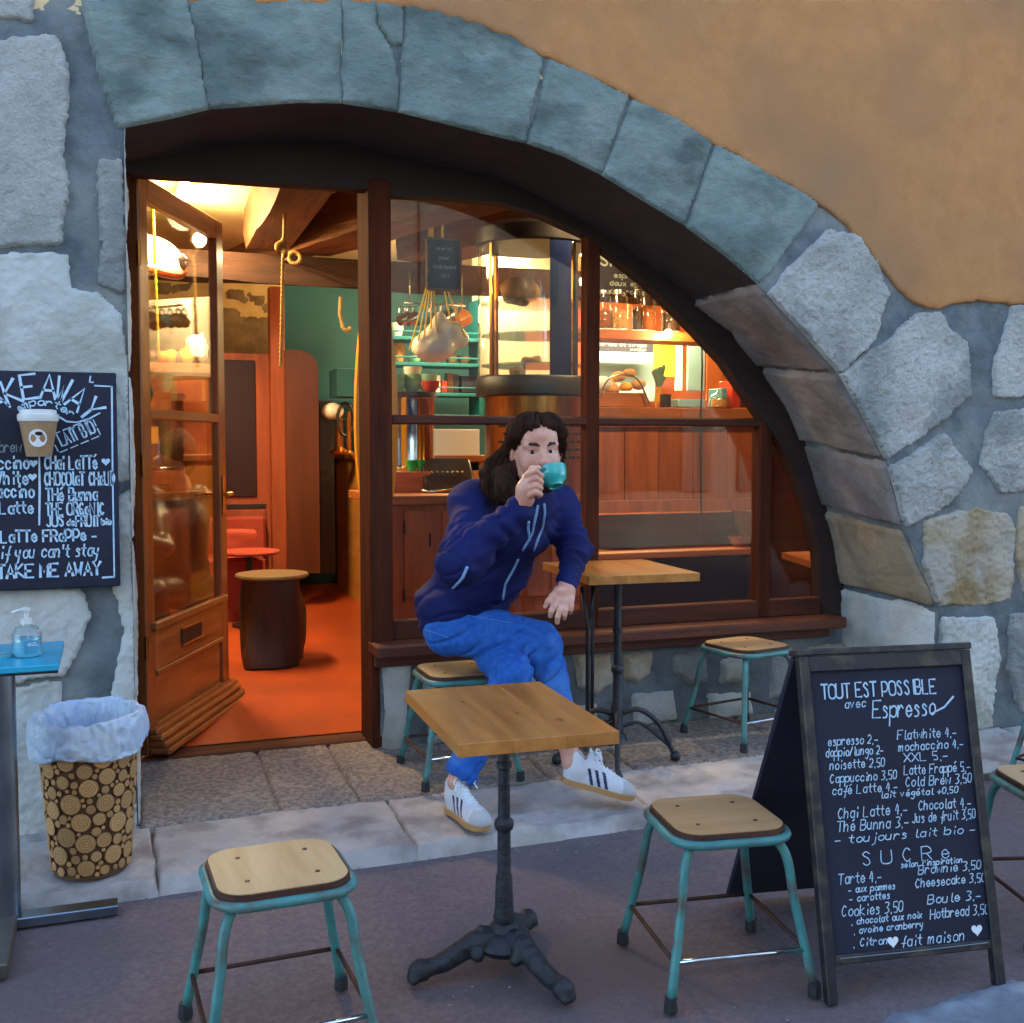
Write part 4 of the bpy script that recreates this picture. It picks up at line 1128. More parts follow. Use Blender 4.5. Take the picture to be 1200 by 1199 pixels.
# hanging white bag / net with gourds
p = I(512, 403, 6.3)
f_ = Field(); f_.ell(p+np.array([-.02, 0, -.02]), (0.13, 0.11, 0.09)); f_.ell(p+np.array([0.06, 0, 0.07]), (0.10, 0.09, 0.07)); f_.cap(p+np.array([.08, 0, .02]), p+np.array([0.15, 0, .03]), 0.06, 0.045); f_.cap(p+np.array([0, 0, .05]), p+np.array([0.02, 0, .16]), 0.07, 0.03, 0.04)
f_.disp = lambda X: 0.006*fbm(X*16, 3)
bg_ = empty('hanging_net', 'white cloth bundle hung on cords in front of the mug rail', 'bundle', tuple(p))
net_obj('bundle', f_, 0.008, M['white_enamel'], bg_, relax=1)
bm = bmesh.new()
for q0, q1 in [((480, 410), (503, 325)), ((490, 400), (504, 325)), ((497, 395), (505, 325)), ((505, 385), (506, 325)), ((512, 390), (507, 325)), ((530, 385), (518, 325)), ((545, 395), (519, 325))]:
    tube(bm, [I(q0[0], q0[1], 6.22), I(q1[0], q1[1], 6.35), I(q1[0], 262, 6.35)], 0.005, 6)
finish(bm, 'cord', M['rope_y'], bg_, world_space=True)
# teal shelves with wares
ts = empty('teal_shelf', 'teal painted wall shelves with bowls and boxes in the window', 'shelf', tuple(I(500, 470, 8.3)))
shz = []
for py in (395, 425, 460, 486):
    rect_px('shelf_board', 'teal_shelf', 440, 566, py, py+4, 8.2, 0.28, ts); shz.append(I(500, py, 8.3)[2])
for py in (388, 418, 453): rect_px('shelf_rail', 'teal_shelf', 440, 566, py, py+2, 8.19, 0.012, ts)
for px in (440, 562): rect_px('shelf_side', 'teal_shelf', px, px+5, 350, 490, 8.2, 0.28, ts)
wares = [(466, 0, .05, .10, 'white_enamel', 'cream pot on the top teal shelf', 'pot'), (545, 1, .055, .06, 'wall_rubble', 'brown bowl on the second teal shelf', 'bowl'), (530, 1, .05, .07, 'wall_rubble', 'taller brown bowl on the second teal shelf', 'bowl'),
         (467, 1, .06, .14, 'jar_fill_a', 'tall cream jar left on the second teal shelf', 'jar'), (487, 1, .05, .05, 'mint', 'mint bowl on the second teal shelf', 'bowl')]
for px, si, r_, h_, m, lb, ct in wares:
    p = I(px, 430, 8.3)
    o = lathe_obj('ware_'+ct if False else ct, [(0.004, 0), (r_*0.7, 0), (r_, h_*0.5), (r_*0.95, h_), (r_*0.85, h_), (r_*0.8, h_*0.2), (0.004, h_*0.15)], M[m], None, seg=20, close=False)
    o.location = (p[0], 8.32, shz[si]+0.001); tag(o, lb, ct, 'wares on the teal shelves')
for px, w_, h_, m, lb in [(509, .07, .13, 'white_enamel', 'white carton on the lowest teal shelf'), (526, .05, .15, 'brown_panel', 'dark red book standing on the lowest teal shelf'), (533, .04, .14, 'slate', 'black book beside the red one'), (548, .13, .13, 'slate', 'black box at the right of the lowest teal shelf'), (519, .04, .09, 'red_ceramic', 'small red tin on the lowest teal shelf')]:
    p = I(px, 455, 8.3); o = box('box', (0, 0, h_/2), (w_, 0.1, h_), M[m]); o.location = (p[0], 8.3, shz[2]+0.001); tag(o, lb, 'box', 'boxes and books on the lowest teal shelf')
# espresso machine and cups on it
yE = 6.7
em = empty('espresso_machine', 'polished steel espresso machine with a dark rim in the left pane', 'espresso machine', tuple(I(482, 545, yE)))
pc = I(478, 500, yE); zb_ = I(478, 552, yE)[2]; zt_ = I(478, 463, yE)[2]
lathe_obj('boiler', [(0.17, zb_), (0.175, zb_+0.02), (0.165, zb_+0.04), (0.165, zt_-0.03), (0.17, zt_-0.02)], M['chrome'], em, c=(0, 0, 0), seg=36)
em.children[0].location = (pc[0]-em.location[0], 0, -em.location[2])
lathe_obj('rim', [(0.172, zt_-0.02), (0.182, zt_-0.015), (0.182, zt_+0.012), (0.17, zt_+0.016)], M['dark'], em, seg=36)
em.children[1].location = (pc[0]-em.location[0], 0, -em.location[2])
k = 0
for px, n_, m, lb in [(464, 2, 'mint', 'mint bowl stacked at the left on the espresso machine'), (484, 3, 'mint', 'pale green bowl in the middle stack on the espresso machine'), (500, 2, 'mint', 'mint cup in the right stack on the espresso machine'), (499, 1, 'red_ceramic', 'red cup at the front of the espresso machine')]:
    for j in range(n_):
        p = I(px, 456, yE+0.02*k); r_ = 0.058
        o = lathe_obj('bowl', [(0.004, 0), (r_*0.5, 0), (r_*0.92, 0.035), (r_, 0.07), (r_*0.94, 0.07), (r_*0.8, 0.03), (0.004, 0.012)], M[m if j < 2 else 'white_enamel'], None, seg=20, close=False)
        o.location = (p[0], yE-0.03+(0.06 if px == 484 else -0.02 if m == 'red_ceramic' else 0.03), zt_+0.0165+j*0.045)
        tag(o, lb+['', ', second from below', ', topmost'][j], 'bowl', 'bowls and cups on the espresso machine')
    k += 1
# lit counter corner behind the lower left pane
yC = 6.45
wc = empty('work_counter', 'orange wooden work counter with black hinges behind the seated man', 'counter', tuple(I(520, 712, yC)))
rect_px('front', 'wood_plank', 455, 690, 588, 735, yC-0.35, 0.6, wc)
rect_px('counter_top', 'wood_shelf', 450, 696, 580, 590, yC-0.38, 0.98, wc)
for x0, x1 in [(474, 512), (518, 560), (600, 640), (646, 684)]: rect_px('door_panel', 'wood_plank', x0, x1, 598, 700, yC-0.362, 0.011, wc)
for x0, y0_ in [(473, 610), (473, 690), (503, 625)]: rect_px('hinge', 'dark', x0, x0+2.5, y0_, y0_+16, yC-0.368, 0.006, wc)
zcc = I(500, 580, yC)[2]
tag(rect_px('white_cloth', 'paper', 505, 562, 503, 552, yC+0.45, 0.02), 'pale paper sheet standing behind the green cups', 'paper')
for px, m, lb in [(482, 'green_cup', 'left bright green plastic cup on the counter'), (492, 'green_cup', 'right bright green plastic cup on the counter')]:
    p = I(px, 550, yC+0.1)
    o = lathe_obj('cup', [(0.004, 0), (0.028, 0), (0.036, 0.09), (0.033, 0.09), (0.026, 0.006), (0.004, 0.006)], M[m], None, seg=20, close=False)
    o.location = (p[0], yC+0.1, zcc+0.12); tag(o, lb, 'cup', 'green plastic cups')
tag(rect_px('tray_box', 'wood_shelf', 456, 505, 553, 579, yC+0.02, 0.3), 'wooden crate under the green cups', 'crate')
tw = empty('cash_till', 'old black till with a round emblem on the counter', 'till', tuple(I(525, 579, yC)))
a = I(497, 578, yC)[0]; b = I(556, 578, yC)[0]
bm = bmesh.new(); prism(bm, [(yC-0.06, zcc), (yC+0.2, zcc), (yC+0.2, zcc+0.22), (yC+0.1, zcc+0.22), (yC-0.02, zcc+0.07)], a, b, 'x'); bmesh.ops.bevel(bm, geom=list(bm.edges), offset=0.012, segments=2, affect='EDGES')
finish(bm, 'body', M['dark'], tw, angle=30, world_space=True)
bm = bmesh.new(); tube(bm, [(a-.03, yC-.05, zcc+.03), (a+.02, yC-.07, zcc+.02), ((a+b)/2, yC-.08, zcc+.035)], 0.008, 8); finish(bm, 'trim', M['chrome'], tw, smooth=True, world_space=True)
for k in range(7):
    bm = bmesh.new(); tube(bm, [(a+0.05+k*0.032, yC+0.02, zcc+0.11), (a+0.05+k*0.032, yC-0.005, zcc+0.14)], 0.008, 6); finish(bm, 'key', M['silver'], tw, world_space=True)

# ---- round display case
cx = I(625, 465, 6.0); R0 = 0.335
dc = empty('display_case', 'round glass cake display case on a brass drum in the window', 'display case', (cx[0], 6.0, floor_z(6.0)))
fz = floor_z(6.0); Zp = lambda py: I(625, py, 6.0)[2]-fz
lathe_obj('brass_drum', [(R0*0.84, Zp(578)), (R0*0.84, Zp(466))], M['brass'], dc, seg=48)
lathe_obj('dark_base', [(R0*0.9, Zp(466)), (R0, Zp(464)), (R0, Zp(446)), (R0*0.97, Zp(443))], M['dark'], dc, seg=48)
lathe_obj('dark_cap', [(R0*0.97, Zp(292)), (R0, Zp(290)), (R0, Zp(273)), (R0*0.9, Zp(268))], M['dark'], dc, seg=48)
bm = bmesh.new(); lathe(bm, [(R0*0.96, Zp(443)), (R0*0.96, Zp(292))], seg=48); finish(bm, 'glass_wall', M['glass_obj'], dc, smooth=True)
for py in (358, 395, 430): lathe_obj('glass_shelf', [(0.005, Zp(py)), (R0*0.9, Zp(py)), (R0*0.9, Zp(py)+0.008), (0.005, Zp(py)+0.008)], M['clear_plastic'], dc, seg=40)
tag(rect_px('cream_backing', 'white_enamel', 572, 660, 275, 440, 8.0, 0.4), 'cream panel added to brighten the view through the display case', 'cupboard')  # pale panel added behind the case for brightness
M['navy'] = mat('navy reflection tone', '#1b2a5c', 0.3)
bm = bmesh.new(); lathe(bm, [(R0*0.975, Zp(446)), (R0*0.975, Zp(290))], seg=6, a0=-1.66, a1=-1.24); bmesh.ops.solidify(bm, geom=bm.faces[:], thickness=0.01); finish(bm, 'reflection_upright', M['navy'], dc)  # added upright; its navy colour paints a reflection in the case glass
for a_ in (0.35, 2.0, 3.5, 5.2):
    bm = bmesh.new(); bx(bm, (R0*0.93*math.cos(a_), R0*0.93*math.sin(a_), (Zp(443)+Zp(292))/2), (0.02, 0.02, Zp(292)-Zp(443)), rot=(0, 0, a_)); finish(bm, 'case_post', M['dark'] if a_ > 4 else M['brass'], dc)
for i in range(5):
    for j in range(9):
        a_ = -PI/2+(j-4)*0.26+(0.13 if i % 2 else 0); z = Zp(500+i*9)
        bm = bmesh.new(); bx(bm, ((R0*0.84+0.001)*math.cos(a_), (R0*0.84+0.001)*math.sin(a_), z), (0.006, 0.05, 0.014), rot=(0, 0, a_)); finish(bm, 'vent_slot', M['dark'], dc)
def onshelf(name, px, py, m, lb, ct, r_, flat=0.6):
    p = I(px, py, 5.93); f_ = Field(); z = Zp(py)+fz+0.008+r_*flat*0.75
    f_.ell((p[0], 5.93, z), (r_*1.3, r_, r_*flat)); f_.disp = lambda X: 0.014*vnoise(X*22)
    tag(net_obj(name, f_, 0.008, M[m], relax=1, world_space=False), lb, ct)
onshelf('cake', 622, 430, 'bread', 'cake slice on the lowest glass shelf of the display case', 'cake', 0.045)
onshelf('loaf', 610, 358, 'bread', 'dark loaf on the upper glass shelf of the display case', 'bread', 0.09, 0.9)
onshelf('pastry', 605, 443, 'bread', 'pastry on the floor of the display case', 'pastry', 0.04)

# ---- right part: raised bar front, shelves, jars, menu, things on the ledge
yR = 6.4
bar = empty('bar_front', 'raised plank clad bar front with a wooden ledge behind the window', 'bar', tuple(I(790, 600, yR)))
for i, x0 in enumerate(range(652, 896, 40)):
    rect_px('plank', 'wood_plank', x0+0.4, min(x0+39.6, 896), 500, 598, yR+0.002*(i % 2), 0.03, bar, bev=0.002)
rect_px('ledge', 'wood_shelf', 648, 900, 478, 496, yR-0.04, 0.45, bar)
rect_px('bottom_board', 'wood_plank', 652, 896, 586, 600, yR-0.02, 0.02, bar)
rect_px('lower_shelf', 'wood_shelf', 700, 894, 646, 653, yR-0.05, 0.4, bar)
rect_px('side_board', 'wood_frame_v', 884, 896, 600, 735, yR, 0.3, bar)
M['shade_wood'] = wood('dark brown shade boards', '#5c2b1c', '#3f2117', 0.8, 'x', 2, spec=0.15)  # dark boards added to darken the view through the lower panes
rect_px('darkening_board', 'shade_wood', 600, 700, 586, 735, yR+0.02, 0.03, bar); rect_px('darkening_board', 'shade_wood', 700, 1010, 600, 735, yR+0.28, 0.03, bar)
rect_px('darkening_panel', 'shade_wood', 900, 1010, 470, 760, yR+0.25, 0.03, bar)
tag(rect_px('storage_cupboard', 'dark', 700, 884, 656, 735, yR+0.1, 0.15), 'dark cupboard under the bar shelf', 'cupboard')
p = I(868, 646, yR+0.1)
tag(lathe_obj('wooden_bowl', [(0.004, 0), (0.035, 0), (0.065, 0.05), (0.088, 0.1), (0.083, 0.1), (0.058, 0.045), (0.004, 0.012)], M['wood_shelf'], None, seg=24, close=False), 'small pinkish bowl on the shelf under the bar', 'bowl').location = (p[0], yR+.1, p[2]+0.0)
st_ = prism_obj('corner_table', [(3.9, 5.35), (5.2, 5.35), (5.2, 6.2), (4.15, 6.2)], 0.76, 0.8, M['wood_shelf'], None, axis='z'); tag(st_, 'low wooden table top seen through the narrow right pane', 'table')
yJ = 7.1
js = rect_px('jar_shelf', 'wood_shelf', 655, 880, 388, 399, yJ-0.12, 0.3); tag(js, 'long wooden shelf carrying glass storage jars', 'shelf')
zj = I(760, 388, yJ)[2]
for px, w_, h_, fill, lb in [(690, 15, 42, 'jar_fill_a', 'squat jar of oats at the left end behind the mullion'), (708, 16, 45, 'jar_fill_b', 'amber filled jar at the left of the shelf'), (725, 22, 46, 'jar_fill_a', 'widest glass jar of oats on the shelf'), (746, 12, 52, 'jar_fill_c', 'slim bottle of dark beans between the jars'), (758, 21, 55, 'jar_fill_b', 'tall clip jar with nuts in its lower half'), (786, 24, 46, 'jar_fill_c', 'dark full jar near the right end of the shelf'), (812, 18, 40, 'jar_fill_c', 'last dark jar near the arch')]:
    p = I(px, 380, yJ); r_ = w_*0.5/1292*7.9*0.95; h_ = h_/1292*7.9
    g = empty('storage_jar', lb, 'jar', (p[0], yJ, zj+0.001), 0, 'glass storage jars')
    lathe_obj('glass', [(0.004, 0), (r_, 0.004), (r_, h_*0.78), (r_*0.8, h_*0.86), (r_*0.8, h_*0.9)], M['glass_obj'], g, seg=20, close=False)
    lathe_obj('filling', [(0.004, 0.006), (r_*0.93, 0.006), (r_*0.93, h_*0.45), (r_*0.5, h_*0.5), (0.004, h_*0.48)], M[fill], g, seg=18, close=False)
    lathe_obj('lid', [(0.004, h_*0.9), (r_*0.85, h_*0.9), (r_*0.85, h_*0.97), (r_*0.4, h_), (0.004, h_)], M['silver' if w_ > 14 else 'dark'], g, seg=20, close=False)
mb = empty('menu_board', 'black interior menu board with chalk writing above the jars', 'menu board', tuple(I(740, 330, 7.2)))
rect_px('slate', 'slate', 697, 800, 280, 346, 7.2, 0.02, mb)
mb2 = empty('menu_board', 'dark interior menu strip with chalk prices below the jar shelf', 'menu board', tuple(I(735, 405, 8.4)))
rect_px('slate', 'slate', 690, 766, 399, 412, 8.4, 0.03, mb2)
MENUS = (mb, mb2)
tag(rect_px('pale_hatch', 'sky_paper', 700, 768, 412, 470, 8.6, 0.04), 'pale blue serving hatch behind the bread basket', 'hatch')
tag(rect_px('yellow_poster', 'yellow_poster', 766, 792, 398, 442, 8.3, 0.01), 'bright yellow poster behind the ledge', 'poster')
tag(rect_px('pale_poster', 'paper', 792, 800, 398, 458, 8.3, 0.02), 'narrow white panel right of the yellow poster', 'panel')
tag(rect_px('blue_panel', 'sky_paper', 806, 826, 400, 458, 8.2, 0.02), 'pale blue panel right of the bulb', 'panel')
tag(rect_px('orange_frame', 'wall_orange', 828, 846, 402, 470, 8.2, 0.03), 'orange board beside the pale blue panel', 'board')
zl = I(790, 478, yR+0.15)[2]
bk = empty('bread_basket', 'wooden tray heaped with bread and lemons on the ledge', 'tray', tuple(I(730, 476, yR+0.15)))
rect_px('tray', 'wood_shelf', 690, 758, 460, 477, yR+0.05, 0.3, bk)
for i, (px, py, m, s_) in enumerate([(703, 450, 'paper', 13), (712, 447, 'fruit_y', 6), (725, 442, 'bread', 8), (737, 438, 'bread', 7), (748, 450, 'bread', 8), (716, 456, 'bread', 9), (733, 454, 'fruit_y', 7)]):
    p = I(px, py, yR+0.2); r_ = s_/1292*7.1; f_ = Field(); f_.ell(p, (r_*1.2, r_, r_*0.8)); f_.disp = lambda X: 0.01*vnoise(X*20)
    tag(net_obj('bread_roll' if m == 'bread' else 'lemon' if m == 'fruit_y' else 'napkin', f_, 0.009, M[m], relax=1, world_space=False),
        ['crumpled white napkin at the left of the bread tray', 'lemon beside the white napkin', 'bread roll in the middle of the tray', 'highest bread roll on the tray', 'bread roll at the right end of the tray', 'flat bread roll at the front left of the tray', 'lemon at the front middle of the tray'][i], 'bread' if m == 'bread' else 'lemon' if m == 'fruit_y' else 'napkin')
bm = bmesh.new(); tube(bm, smooth_path([I(698, 476, yR+.02), I(715, 443, yR+.02), I(745, 443, yR+.02), I(762, 476, yR+.02)], 8), 0.006, 8)
finish(bm, 'basket_handle', M['silver'], bk, smooth=True, world_space=True)
p = I(780, 478, yR+0.1)
tag(lathe_obj('utensil_pot', [(0.004, 0), (0.035, 0), (0.037, 0.085), (0.033, 0.085), (0.004, 0.01)], M['dark'], None, seg=20, close=False), 'small black pot of spoons on the ledge', 'pot').location = (p[0], yR+.1, zl)
vz = empty('flower_vase', 'slim vase with dark foliage on the ledge below the poster', 'vase', (I(772, 478, yR+.2)[0], yR+.2, zl))
lathe_obj('vase', [(0.004, 0), (0.025, 0), (0.03, 0.06), (0.014, 0.11), (0.02, 0.14)], M['yellow_board'], vz, seg=18, close=False)
f_ = Field(); b0 = np.array(vz.location)
for k in range(7): a_ = k*0.9; f_.cap(b0+np.array([0, 0, .12]), b0+np.array([0.035*math.cos(a_), 0.03*math.sin(a_), 0.2+0.012*k]), 0.006, 0.016, 0.01)
net_obj('foliage', f_, 0.006, M['green'], vz, relax=1)
p = I(808, 476, yR+0.1)
tag(rect_px('card_terminal', 'sky_paper', 795, 826, 468, 477, yR+0.05, 0.15), 'pale flat box on the ledge right of the spoon pot', 'box')
cl = empty('glass_cloche', 'small glass cloche on the ledge near the arch', 'cloche', (I(843, 476, yR+.15)[0], yR+.15, zl))
lathe_obj('dome', [(0.075, 0.01), (0.075, 0.05), (0.06, 0.085), (0.02, 0.11), (0.012, 0.125), (0.004, 0.13)], M['glass_obj'], cl, seg=24, close=False)
lathe_obj('plate', [(0.004, 0), (0.09, 0), (0.095, 0.01), (0.004, 0.01)], M['wood_shelf'], cl, seg=24, close=False)
lathe_obj('cake', [(0.004, 0.011), (0.055, 0.011), (0.055, 0.06), (0.004, 0.065)], M['bread'], cl, seg=20, close=False)
gr = empty('wall_grille', 'small metal grille on the orange wall near the arch', 'grille', tuple(I(862, 460, 7.2)))
bm = bmesh.new()
for px in (853, 857, 861, 865): tube(bm, [I(px, 430, 7.2), I(px, 462, 7.2)], 0.007, 6)
finish(bm, 'bar', M['silver'], gr, world_space=True)
for i, (x0, x1, m) in enumerate([(858, 868, 'red_ceramic'), (870, 880, 'brown_panel'), (882, 890, 'yellow_board'), (846, 852, 'blue_box')]):
    tag(rect_px('book', m, x0, x1, 446+i*3, 477, yR+0.2, 0.18), ['red book standing on the ledge near the arch', 'brown book beside the red one', 'yellow book at the right end of the ledge', 'blue book left of the red book'][i], 'book', 'books on the ledge')
bm = bmesh.new(); tube(bm, [I(822, 388, 6.3), I(823, 430, 6.3), I(821, 495, 6.3), I(822, 640, 6.3)], 0.006, 6)
tag(finish(bm, 'lamp_cable', M['dark'], smooth=True), 'thin black cable hanging in front of the bar planks', 'cable')

# ================================================================== CHALK LETTERING (own stroke alphabet)
# grid: x 0-6, y 0-9, baseline y=3, capitals to 9, small letters to 7; '~' marks a rounded stroke
G = {
'A':'03 39 63|15 55','B':'03 09|~09 49 58 46 06|~06 46 65 54 43 03','C':'~58 39 17 15 33 54','D':'03 09|~09 39 67 65 33 03','E':'63 03 09 69|06 46','F':'03 09 69|06 46',
'G':'~58 39 17 15 33 53 55|55 36','H':'03 09|63 69|06 66','I':'33 39','J':'~59 54 33 14','K':'03 09|59 06 63','L':'09 03 53','M':'03 09 35 69 63','N':'03 09 63 69','O':'~39 08 04 33 64 68 39',
'P':'03 09|~09 49 67 45 05','Q':'~39 08 04 33 64 68 39|45 72','R':'03 09|~09 49 67 46 06|36 63','S':'~58 39 18 27 46 54 33 14','T':'33 39|09 69','U':'~09 04 33 64 69','V':'09 33 69','W':'09 23 37 43 69','X':'03 69|09 63','Y':'09 36 69|36 33','Z':'09 69 03 63',
'a':'~56 37 16 14 33 54|57 53','b':'09 03|~06 37 56 54 33 04','c':'~56 37 16 14 33 54','d':'59 53|~56 37 16 14 33 54','e':'~15 55 46 37 16 14 33 54','f':'~59 48 33 32 21|15 55','g':'~56 37 16 15 34 55|~57 52 30 11','h':'09 03|~05 27 46 43','i':'26 23|28 29','j':'36 31 10|38 39','k':'09 03|47 05 53','l':'~29 24 33 43',
'm':'07 03|~05 17 26 23|~25 47 56 53','n':'07 03|~05 27 46 43','o':'~37 16 14 33 54 56 37','p':'07 00|~06 37 56 54 33 04','q':'57 50|~56 37 16 14 33 54','r':'07 03|~05 27 46','s':'~46 27 16 35 44 33 13','t':'29 24 43|07 47','u':'~07 04 23 44|47 43','v':'07 23 47','w':'07 13 36 53 67','x':'03 47|07 43','y':'~07 05 24 45|47 31 10','z':'07 47 03 43',
'0':'~29 08 04 23 44 48 29','1':'07 29 23','2':'~08 29 48 46 03|03 43','3':'~09 39 48 26|~26 45 44 23 03','4':'29 05 45|38 33','5':'49 09 06|~06 36 45 43 13','6':'~39 06 04 23 44 25 05','7':'09 49 23','8':'~29 08 26 44 23 04 26 48 29','9':'~46 26 08 29 48 43',
'.':'12 13','-':'05 45','_':'05 95','+':'05 45|27 23','\'':'19 17',',':'13 01','/':'03 49','~':'~05 16 35 56',' ':'', '"':'~15 24 35 46', ':':'13 14|16 17'}
WID = {'I':3.2,'i':2.6,'l':3.0,'j':3.4,'.':1.8,' ':3.2,'\'':2,',':2,'M':6.6,'W':6.6,'m':6.3,'w':6.4,'-':5,'_':10,'1':3.2,'t':4.2,'f':4.4,'r':4.6,'s':4.6,':':2.4}
ACC = {'é':('e','1','28 49'),'è':('e','1','29 48'),'É':('E','1','28 49'),'à':('a','1','29 48')}
_tr = random.Random(3)
def text_strokes(s, slant=0.0, gap=1.3, jit=0.16):
    """list of polylines in cap-height units (capital = 1), total width"""
    x = 0; out = []
    for ch in s:
        acc = None
        if ch in ACC:
            base, _, ac = ACC[ch]; acc = ac; ch = base
        d = G.get(ch, '')
        w = WID.get(ch, 6 if (ch.isupper()) else 5.2 if ch.isalpha() else 4.8)
        jx, jy = _tr.uniform(-jit, jit), _tr.uniform(-jit, jit)
        parts = d.split('|') if d else []
        if acc: parts.append('@'+acc)
        for st in parts:
            up = 0
            if st.startswith('@'): st = st[1:]; up = 0.6 if ch.islower() else 2.2
            sm = st.startswith('~'); st = st.lstrip('~')
            P_ = [(int(c[0])+x+jx, int(c[1])-3+jy+up) for c in st.split()]
            if sm and len(P_) > 2: P_ = [tuple(q[:2]) for q in smooth_path([(a, b, 0) for a, b in P_], 4)]
            out.append([((a+b*slant)/6.0, b/6.0) for a, b in P_])
        x += w+gap
    return out, (x-gap)/6.0
def ribbons(bm, strokes, tf, w, depth=0.0008):
    """flat chalk strokes; tf maps (u,v)->3D point on the board, returns also the board normal via 2 extra probes"""
    for st in strokes:
        P_ = [Vector(tf(*p)) for p in st]
        if len(P_) < 2: continue
        eu = (Vector(tf(st[0][0]+0.01, st[0][1]))-P_[0]); ev = (Vector(tf(st[0][0], st[0][1]+0.01))-P_[0]); n = eu.cross(ev).normalized()
        L, R = [], []
        for i, p in enumerate(P_):
            t = (P_[min(i+1, len(P_)-1)]-P_[max(i-1, 0)])
            if t.length < 1e-9: t = eu
            s = t.normalized().cross(n)*(w*_tr.uniform(0.38, 0.6))
            if i == 0: p = p-t.normalized()*w*0.3
            if i == len(P_)-1: p = p+t.normalized()*w*0.3
            L.append(bm.verts.new(p+s)); R.append(bm.verts.new(p-s))
        for i in range(len(L)-1): bm.faces.new((L[i], R[i], R[i+1], L[i+1]))
def write(board, text, tfb, u, v, size, w, m='chalk', slant=0.0, width=None, align='l', ang=0.0, jit=0.16, name='chalk_line', gap=1.3):
    """tfb(u,v) maps board metres to local coordinates of board"""
    st, tw = text_strokes(text, slant, gap, jit)
    sx = size if width is None else width/max(tw, 1e-6)
    if align == 'c': u = u-sx*tw/2*math.cos(ang); v = v-sx*tw/2*math.sin(ang)
    ca, sa = math.cos(ang), math.sin(ang)
    tf = lambda a, b: tfb(u+a*sx*ca-b*size*sa, v+a*sx*sa+b*size*ca)
    bm = bmesh.new(); ribbons(bm, st, tf, w)
    me = bpy.data.meshes.new(name); bm.to_mesh(me); bm.free()
    return link_mesh(name, me, M[m], board)
def heart(board, tfb, u, v, s, m='chalk_white'):
    P_ = []
    for k in range(24):
        t_ = 2*PI*k/24; P_.append((u+s*16*math.sin(t_)**3/32, v+s*(13*math.cos(t_)-5*math.cos(2*t_)-2*math.cos(3*t_)-math.cos(4*t_))/32))
    bm = bmesh.new(); bm.faces.new([bm.verts.new(tfb(*q)) for q in P_]); me = bpy.data.meshes.new('heart'); bm.to_mesh(me); bm.free()
    return link_mesh('heart', me, M[m], board)
def strokes_obj(board, tfb, lines, w, m='chalk', name='chalk_border'):
    bm = bmesh.new(); ribbons(bm, lines, tfb, w); me = bpy.data.meshes.new(name); bm.to_mesh(me); bm.free()
    return link_mesh(name, me, M[m], board)

# sign hanging in the window
sg_, A_, B_ = SIGN
wS, hS = B_[0]-A_[0], B_[2]-A_[2]
ox, oz = A_[0]-sg_.location.x, A_[2]-sg_.location.z
tS = lambda u, v: (ox+u, 5.0545-sg_.location.y, oz+v)
M['chalk_dim'] = mat('dim chalk', '#7d8a90', 0.9)
for i, (tx_, w_) in enumerate([('merci', 0.075), ('pour', 0.05), ('cafe bunna', 0.11), ('ici', 0.04)]):
    write(sg_, tx_, tS, wS/2, hS*(0.76-0.17*i), 0.016, 0.003, 'chalk_dim', 0.15, width=w_, align='c')
# inner menus
o = MENUS[0]
a = I(700, 340, 7.195); tM = lambda u, v: (a[0]-o.location.x+u*0.8, 7.195-o.location.y, a[2]-o.location.z+v*0.8+.08)
write(o, 'SHOTS', tM, 0.02, 0.12, 0.09, 0.014, 'chalk_dim'); 
for r_, tx_ in enumerate(['espresso bar', 'doux et corse', 'en grains']): write(o, tx_, tM, 0.12 if r_ else 0.16, 0.02-0.07*r_, 0.04, 0.008, 'chalk_dim')
strokes_obj(o, tM, [[(0.34+0.06*math.cos(k*0.35), 0.17+0.09*math.sin(k*0.35)) for k in range(19)]], 0.012, 'chalk_dim')
o2 = MENUS[1]; a2 = I(700, 410, 8.39); tM2 = lambda u, v: (a2[0]-o2.location.x+u, 8.385-o2.location.y, a2[2]-o2.location.z+v)
write(o2, 'tartes et sirops', tM2, 0.0, 0.035, 0.03, 0.006, 'chalk_dim'); write(o2, 'maison', tM2, 0.3, 0.0, 0.025, 0.006, 'chalk_dim')

# ================================================================== TAKE AWAY BOARD ON THE WALL
yBo = 4.288
c1, c2, c3 = PY(136, 437, yBo), PY(140, 687, yBo), PY(-62, 433, yBo)
bx0, bx1, bz0, bz1 = c3[0], c1[0], c2[2], c1[2]
tb = empty('takeaway_board', 'black takeaway chalk menu board with a card cup hung on the left wall', 'menu board', ((bx0+bx1)/2, yBo+0.02, bz0))
box('slate', ((bx0+bx1)/2, yBo+0.0165, (bz0+bz1)/2), (bx1-bx0, 0.03, bz1-bz0), M['slate'], tb, bev=0.004, world_space=True)
for z in (bz0+0.06, bz1-0.06): box('batten', ((bx0+bx1)/2, yBo+0.05, z), (bx1-bx0-0.1, 0.04, 0.03), M['slate_frame'], tb, world_space=True)
def tT(u, v): return (u-tb.location.x, yBo-tb.location.y, v-tb.location.z)
def q(px, py): p = PY(px, py, yBo); return p[0], p[2]
def wt(text, px0, px1, py, hpx, w=0.0075, m='chalk', slant=0.0, **k):
    a = q(px0, py); b = q(px1, py); hz = hpx/1292*(4.3*0.94)
    return write(tb, text, tT, a[0], a[1], hz, w, m, slant, width=b[0]-a[0], **k)
